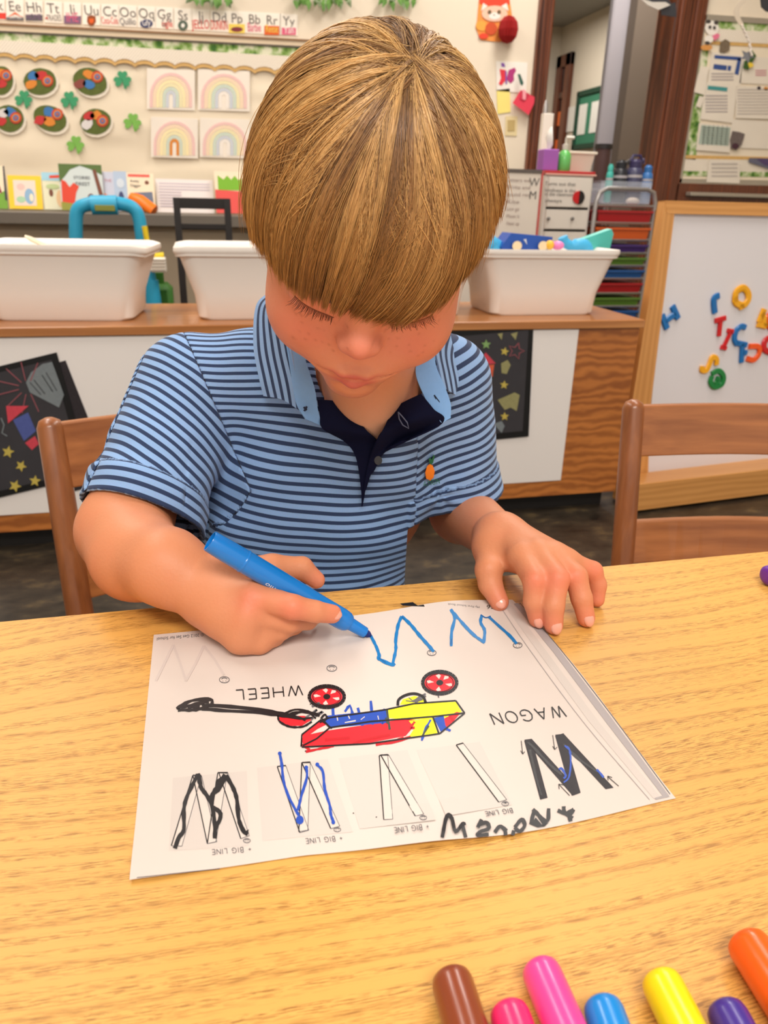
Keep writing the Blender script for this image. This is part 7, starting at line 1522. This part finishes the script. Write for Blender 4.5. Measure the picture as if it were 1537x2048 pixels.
def build_hair(root):
    # base volume
    nphi, nt_ = 160, 40; V = []; F = []
    for i in range(nphi):
        ph = 2 * math.pi * i / nphi; P = hair_path(ph, edge_beta(np.array(ph)) * .985 + .02 * math.sin(ph * 37) * 0, nt_, -.0015)
        V.append(P)
    V = np.array(V); inner = V * .90
    inner[:, :, :] = V - (V / np.linalg.norm(V, axis=2, keepdims=True)) * .007
    A = np.concatenate([V.reshape(-1, 3), inner.reshape(-1, 3)]); n = nphi * nt_
    for i in range(nphi):
        j = (i + 1) % nphi
        for k in range(nt_ - 1):
            q = (i * nt_ + k, i * nt_ + k + 1, j * nt_ + k + 1, j * nt_ + k); F.append(q); F.append(tuple(x + n for x in q[::-1]))
        e, g = i * nt_ + nt_ - 1, j * nt_ + nt_ - 1; F.append((e, e + n, g + n, g))
    Pw = (HC + A @ HM.T) @ RW.T - np.array(root.location)
    me = np_mesh('hair', Pw, np.array(F))
    vattr(me, 'tone', np.tile(np.array([*lin((112, 82, 52)), 1]), (len(Pw), 1)), 'FLOAT_COLOR')
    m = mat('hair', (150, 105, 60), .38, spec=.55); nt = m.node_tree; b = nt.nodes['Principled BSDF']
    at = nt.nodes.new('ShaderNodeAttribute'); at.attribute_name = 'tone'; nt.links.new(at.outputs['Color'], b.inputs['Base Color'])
    cap = mesh_obj('hair', me, m, root)
    # strands
    NS = 17000; n = 13; AV = []; AC = []
    phis = rs.uniform(-math.pi, math.pi, NS)
    front = rs.uniform(size=NS) < .5; phis = np.where(front, rs.normal(0, .8, NS), phis)
    kn = np.sort(rs.uniform(-math.pi, math.pi, 230)); kc = rs.uniform(0, 1, len(kn) + 1); ks = np.array([.07 * math.sin(q * 4 + 1) + .035 * math.sin(q * 9) + rs.normal(0, .012) for q in np.append(kn, math.pi)]); ox = rs.normal(0, .007, len(kn) + 1); oy = rs.normal(0, .007, len(kn) + 1)
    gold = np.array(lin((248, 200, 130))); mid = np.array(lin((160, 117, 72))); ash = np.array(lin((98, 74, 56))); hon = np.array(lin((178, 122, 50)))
    for i in range(NS):
        ph = phis[i]; j = np.searchsorted(kn, ph); c0 = kn[min(j, len(kn) - 1)]; fly = i < 420
        be = float(edge_beta(np.array(ph))); short = rs.uniform() < .12
        end = be * (rs.uniform(.55, .95) if short else 1 + rs.normal(-.006, .021) + .012 * (kc[j] - .5))
        th0 = abs(rs.normal(0, .30)) if rs.uniform() < .7 else rs.uniform(0, 1.0)
        th0 = min(th0, end * .7)
        sw = ks[j] + rs.normal(0, .016) + .16 * math.sin(ph * 2 + .6)
        P = hair_path(ph, end, n, rs.normal(.0004, .0006) + .0030 * (kc[j] - .5), th0, sw, rs.normal(0, .0012))
        t = np.linspace(0, 1, n)[:, None]
        cd = hair_path(c0, end, n, .001 * (kc[j] - .5), th0, ks[j] + .16 * math.sin(c0 * 2 + .6)); P = P + (cd - P) * (rs.uniform(.15, .55) * t ** 1.3) * (abs(c0 - ph) < .07)
        Q = P + (1 - t) ** 2 * (wf * (oy[j] * 1.2 + rs.normal(0, .001)) * abs(math.sin(ph)) + wx * (ox[j] * .35 + rs.normal(0, .0006)) * abs(math.cos(ph)))[None]
        rad = np.linalg.norm(P, axis=1, keepdims=True); hd = Q / np.linalg.norm(Q, axis=1, keepdims=True); P = hd * (hair_R(hd)[:, None] + (rad - hair_R(P / rad)[:, None]))
        if fly: P = P * (1 + (t ** 2) * rs.uniform(.008, .045)) + HM.T @ np.array([rs.normal(0, .002), 0, 0]) * t
        AV.append(P)
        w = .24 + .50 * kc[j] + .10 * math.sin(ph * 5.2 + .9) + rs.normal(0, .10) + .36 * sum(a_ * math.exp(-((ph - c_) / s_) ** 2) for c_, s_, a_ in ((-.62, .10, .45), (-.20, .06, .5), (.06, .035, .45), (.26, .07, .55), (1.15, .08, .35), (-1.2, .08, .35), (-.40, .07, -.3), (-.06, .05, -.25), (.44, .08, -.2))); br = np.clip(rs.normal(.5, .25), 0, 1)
        gw = np.clip((w - .50) / .2, 0, 1) * (1 - .55 * t); base = (mid * (1 - br * .4) * (1 - gw) + gold * (.6 + .4 * br) * gw) if w > .50 else (ash * (1 - br) + mid * br if w < .38 else mid * (.72 + .5 * br))  # gold streaks: blond locks plus painted highlight, fading towards the tips
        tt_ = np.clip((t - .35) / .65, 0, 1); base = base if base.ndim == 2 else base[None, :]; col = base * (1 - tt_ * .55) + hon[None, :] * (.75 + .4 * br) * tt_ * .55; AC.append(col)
    AV = np.array(AV); AC = np.array(AC)
    # loose fly-aways
    tang = np.gradient(AV, axis=1); tang /= np.linalg.norm(tang, axis=2, keepdims=True) + 1e-9
    nrm = AV / np.linalg.norm(AV, axis=2, keepdims=True); side = np.cross(tang, nrm); side /= np.linalg.norm(side, axis=2, keepdims=True) + 1e-9
    nrm = np.cross(side, tang)
    wv = np.full(n, .00024); wv[0] = .00012; wv[-2] = .00018; wv[-1] = .00003
    ring = []
    for a in (90, 210, 330):
        ca, sa = math.cos(math.radians(a)), math.sin(math.radians(a)); ring.append(AV + (side * ca + nrm * sa * .7) * wv[None, :, None])
    V = np.stack(ring, 2)                       # NS, n, 3, 3
    V = V.reshape(-1, 3); CC = np.repeat(AC[:, :, None, :], 3, 2).reshape(-1, 3)
    base = (np.arange(NS) * n * 3)[:, None, None]; kk = (np.arange(n - 1) * 3)[None, :, None]
    quads = []
    for a in range(3):
        b2 = (a + 1) % 3; q = np.array([a, b2, b2 + 3, a + 3])[None, None, :] + base + kk; quads.append(q.reshape(-1, 4))
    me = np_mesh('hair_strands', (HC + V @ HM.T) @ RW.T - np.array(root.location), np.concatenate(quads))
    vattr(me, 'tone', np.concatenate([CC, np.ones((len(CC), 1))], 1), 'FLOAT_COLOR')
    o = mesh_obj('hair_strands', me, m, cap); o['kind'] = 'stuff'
    return cap

# ---------------------------------------------------------------- assemble
seat_pos = W(PD(630, 1300, .73)); seat_pos[2] = 0
kid = empty('person', seat_pos.tolist(), 'child with a blond bowl haircut in a blue striped polo shirt, writing at the table', 'person')
body_o = build_body(kid)
stripe_mat()
shirt = cloth('shirt', Vt, Ft, torso_s(Vt), kid, kid)
cloth('sleeve', Vl, Fl, sleeve_s(Vl, SHL, axL, -1), shirt, kid)
cloth('sleeve', Vr, Fr, sleeve_s(Vr, SHR, axR, 1), shirt, kid)
light_blue = mat('collar_lining', (128, 176, 232), .85, spec=.15, noise=(300, .05)); navy = mat('navy_twill', (14, 18, 46), .85, spec=.12, noise=(300, .1))
# collar leaves (striped outside) and their turned-out lining
def svert(G, per=.0079):
    L = np.concatenate([np.zeros((G.shape[0], 1)), np.cumsum(np.linalg.norm(np.diff(G, axis=1), axis=2), axis=1)], 1); return L / per
G = patch([[(541, 582, .640), (556, 592, .628), (566, 606, .618)], [(512, 612, .636), (545, 622, .616), (574, 640, .604)], [(507, 690, .616), (548, 694, .602), (582, 700, .590)],
           [(518, 755, .602), (560, 762, .590), (596, 772, .580)], [(527, 792, .598), (566, 800, .586), (606, 826, .575)]])
sheet('collar', G, MATS['stripe'], shirt, kid, .0016, svert(G))
G = patch([[(560, 596, .622), (566, 600, .616)], [(566, 640, .607), (592, 655, .606)], [(576, 700, .590), (614, 728, .592)], [(585, 760, .580), (630, 778, .583)], [(594, 808, .574), (636, 818, .578)], [(612, 838, .571), (645, 852, .574)]])
sheet('collar_band', G, light_blue, shirt, kid, .0014)
G = patch([[(884, 640, .645), (900, 662, .650)], [(872, 690, .618), (912, 716, .634)], [(880, 740, .606), (918, 762, .622)], [(888, 775, .600), (912, 790, .612)]])
sheet('collar', G, MATS['stripe'], shirt, kid, .0016, svert(G))
G = patch([[(838, 712, .612), (872, 682, .616)], [(832, 746, .596), (872, 728, .602)], [(848, 790, .584), (890, 772, .590)], [(866, 822, .578), (902, 808, .584)], [(884, 846, .576), (902, 836, .581)]])
sheet('collar_band', G, light_blue, shirt, kid, .0014)
# placket
G = patch([[(636, 800, .583), (655, 800, .586), (672, 802, .590)], [(640, 830, .577), (675, 830, .580), (708, 832, .588)], [(646, 858, .572), (690, 860, .575), (735, 862, .580)],
           [(690, 884), (722, 884), (756, 886)], [(712, 915), (730, 912), (748, 908)], [(722, 975), (728, 972), (734, 968)], [(724, 1014), (725, 1013), (726, 1012)]], off=.0045)
sheet('placket', G, navy, shirt, kid, .0012)
G = patch([[(786, 816, .592), (815, 800, .586), (842, 788, .580)], [(772, 848, .582), (822, 842, .574), (868, 818, .575)], [(757, 878, .574), (808, 876), (884, 846, .576)],
           [(738, 925), (752, 915), (782, 896)], [(730, 965), (738, 955), (748, 938)], [(725, 1000), (728, 990), (733, 978)]], off=.0062)
sheet('placket', G, navy, shirt, kid, .0012)
# button, fruit emblem
def dblob(name, pts, m, off=.0045, parent=shirt, thick=.0008):
    P = [drape(x, y, off) for x, y in pts]; n = len(P); c = sum(P) / n
    v = (c - CAM); v /= np.linalg.norm(v); mb = MB(); mb.add([W(p) for p in P] + [W(c - v * thick * .3)] + [W(p + v * .004) for p in P],
        [(i, (i + 1) % n, n) for i in range(n)] + [(i, (i + 1) % n, n + 1 + (i + 1) % n, n + 1 + i) for i in range(n)]); return mb.build(name, m, parent, smooth=False)
def circ(cx, cy, rx, ry, n=12): return [(cx + rx * math.cos(2 * math.pi * i / n), cy + ry * math.sin(2 * math.pi * i / n)) for i in range(n)]
dblob('button', circ(757, 921, 8, 9), mat('dark_button', (52, 58, 66), .3), off=.0066)
emb = dblob('emblem', [(855, 932), (851, 945), (853, 957), (861, 961), (868, 955), (870, 942), (866, 931), (860, 928)], mat('orange_thread', (240, 130, 30), .8))
grt = mat('green_thread', (40, 104, 66), .8)
dblob('leaf', [(860, 929), (858, 919), (861, 915), (864, 922), (868, 909), (870, 912), (867, 925), (863, 930)], grt)
mb = MB(); b0, b1, b2_ = drape(847, 973, .0065), drape(880, 967, .0065), drape(847, 958, .0065)
ux = W(b1 - b0); L_ = np.linalg.norm(ux); ux = ux / L_; uy = W(b2_ - b0); uy /= np.linalg.norm(uy)
put_text(mb, 'A.YSGIN', W(b0), ux, uy, width=L_, height=.0050); mb.build('emblem_text', grt, shirt)
# dark stitched buttonholes on the collar and the placket
thr = mat('dark_thread', (30, 40, 66), .8); lth = mat('pale_thread', (96, 104, 130), .8)
def thread(pts, m, deps, r=.0005, name='buttonhole'):
    mb = MB(); mb.tube([W(PD(x, y, dd)) for (x, y), dd in zip(pts, deps)], r, 5); return mb.build(name, m, shirt, True)
thread([(869, 790), (874, 804), (881, 816), (889, 826), (886, 815), (878, 802), (869, 790)], thr, [.5845, .583, .5825, .582, .5825, .583, .5845])
thread([(797, 824), (799, 838), (806, 850), (818, 857), (815, 845), (806, 834), (797, 824)], lth, [.5765, .5735, .5715, .5705, .5715, .5735, .5765])
thread([(608, 814), (614, 820)], thr, [.5705, .5705], .0009, 'stitch'); thread([(614, 813), (609, 822)], thr, [.5705, .5705], .0009, 'stitch')
build_hair(kid)
# lashes
lash = mat('lash', (70, 44, 30), .6)
for s in (-1, 1):
    mb = MB()
    for i in range(38):
        t = i / 37; x = s * (.0185 + .0235 * t); u0 = -.0345 + .0105 * t ** 1.4
        # start on the lid's surface
        o = hp(x, .12, u0); v = -HF * 1.0; hsv = None
        lo_, hi_ = .05, .11
        for _ in range(16):
            mid_ = (lo_ + hi_) / 2
            if ev(head, hp(x, mid_, u0)[None])[0] < 0: lo_ = mid_
            else: hi_ = mid_
        p0 = hp(x, lo_, u0); ln = .0060 * (.75 + .5 * t) * rnd.uniform(.55, 1.15); out = s * (.05 + .75 * t)
        dirv = HM @ np.array([out + rnd.uniform(-.28, .28), .75, -.55 + rnd.uniform(-.1, .1)]); dirv /= np.linalg.norm(dirv)
        p2 = p0 + dirv * ln; p1 = p0 + dirv * ln * .5 + HM @ np.array([0, .0003, -.0010])
        mb.tube([W(p0), W(p1), W(p2)], [.00019, .00015, .00004], 4)
    mb.build('eyelashes', lash, kid, True)
    mb = MB()                                                # lid line
    pts = []
    for i in range(12):
        t = i / 11; x = s * (.0175 + .0250 * t); u0 = -.0343 + .0105 * t ** 1.4; lo_, hi_ = .05, .11
        for _ in range(16):
            mid_ = (lo_ + hi_) / 2
            if ev(head, hp(x, mid_, u0)[None])[0] < 0: lo_ = mid_
            else: hi_ = mid_
        pts.append(W(hp(x, lo_, u0)))
    mb.tube(pts, .0004, 5); mb.build('eyelid_line', mat('lid_line', (120, 66, 48), .6), kid, True)
# fingernails
nail = mat('fingernail', (230, 160, 138), .25, spec=.6, coat=.3)
def nailp(tip, back, r, up=(0, 0, 1)):
    ax = tip - back; ax /= np.linalg.norm(ax); up = np.asarray(up, float); n = up - ax * np.dot(up, ax); n /= np.linalg.norm(n); x = np.cross(ax, n)
    mb = MB(); c = tip + n * r * .60 - ax * r * .10; mb.ell(W(c), (r * .68, r * .95, r * .38), R=RW @ np.stack([x, ax, n], 1), n=14, m=8); mb.build('fingernail', nail, kid, True)
nailp(hl(1076, 1240, .0062), hl(1069, 1203, .020), .0064, (0, -1, .8)); nailp(hl(1110, 1253, .0062), hl(1107, 1212, .020), .0066, (.1, -1, .8))
nailp(hl(1174, 1239, .0060), hl(1164, 1197, .020), .0064, (.2, -1, .8)); nailp(hl(1001, 1206, .0070), hl(981, 1168, .017), .0068, (-.3, -.8, .9))
nailp(hl(667, 1230, .027), hl(628, 1226, .031), .0060, (.25, -.7, .6))
# trousers and shoes, out of the camera's sight under the table
HPc = BEL + np.array([0, .06, -.14]); HPc[2] = .385
tr = [ell(HPc, (.105, .085, .07), k=.03)]; sh_ = []
for s in (-1, 1):
    kn_ = HPc + [s * .06, -.23, -.01]; an = kn_ + [0, .03, -.27]
    tr += [cone(HPc + [s * .05, -.01, -.01], kn_, .055, .044, .03), cone(kn_, an, .044, .034, .02)]
    mb = MB(); mb.ell(W(an + [0, -.035, -.052]), (.034, .080, .030), R=RW, n=16, m=10); f0 = an[2] - .082
    mb.span(W(an) * 0 + W(an + [0, -.035, 0]) + [-.03, -.07, -an[2] + .001], W(an + [0, -.035, 0]) + [.03, .07, -an[2] + .02], .006)
    mb.build('shoe', mat('shoe', (40, 44, 60), .6), kid, True)
Vp, Fp = march(tr + [Pr('plane', 'i', 0.004, o=HPc + [0, 0, .055], n=np.array([0, 0, 1.]))], [-.26, .36, .05], [.16, .90, .46], .004)
me = np_mesh('trousers', Vp @ RW.T - np.array(kid.location), Fp); mesh_obj('trousers', me, mat('trousers', (60, 62, 76), .8), kid)
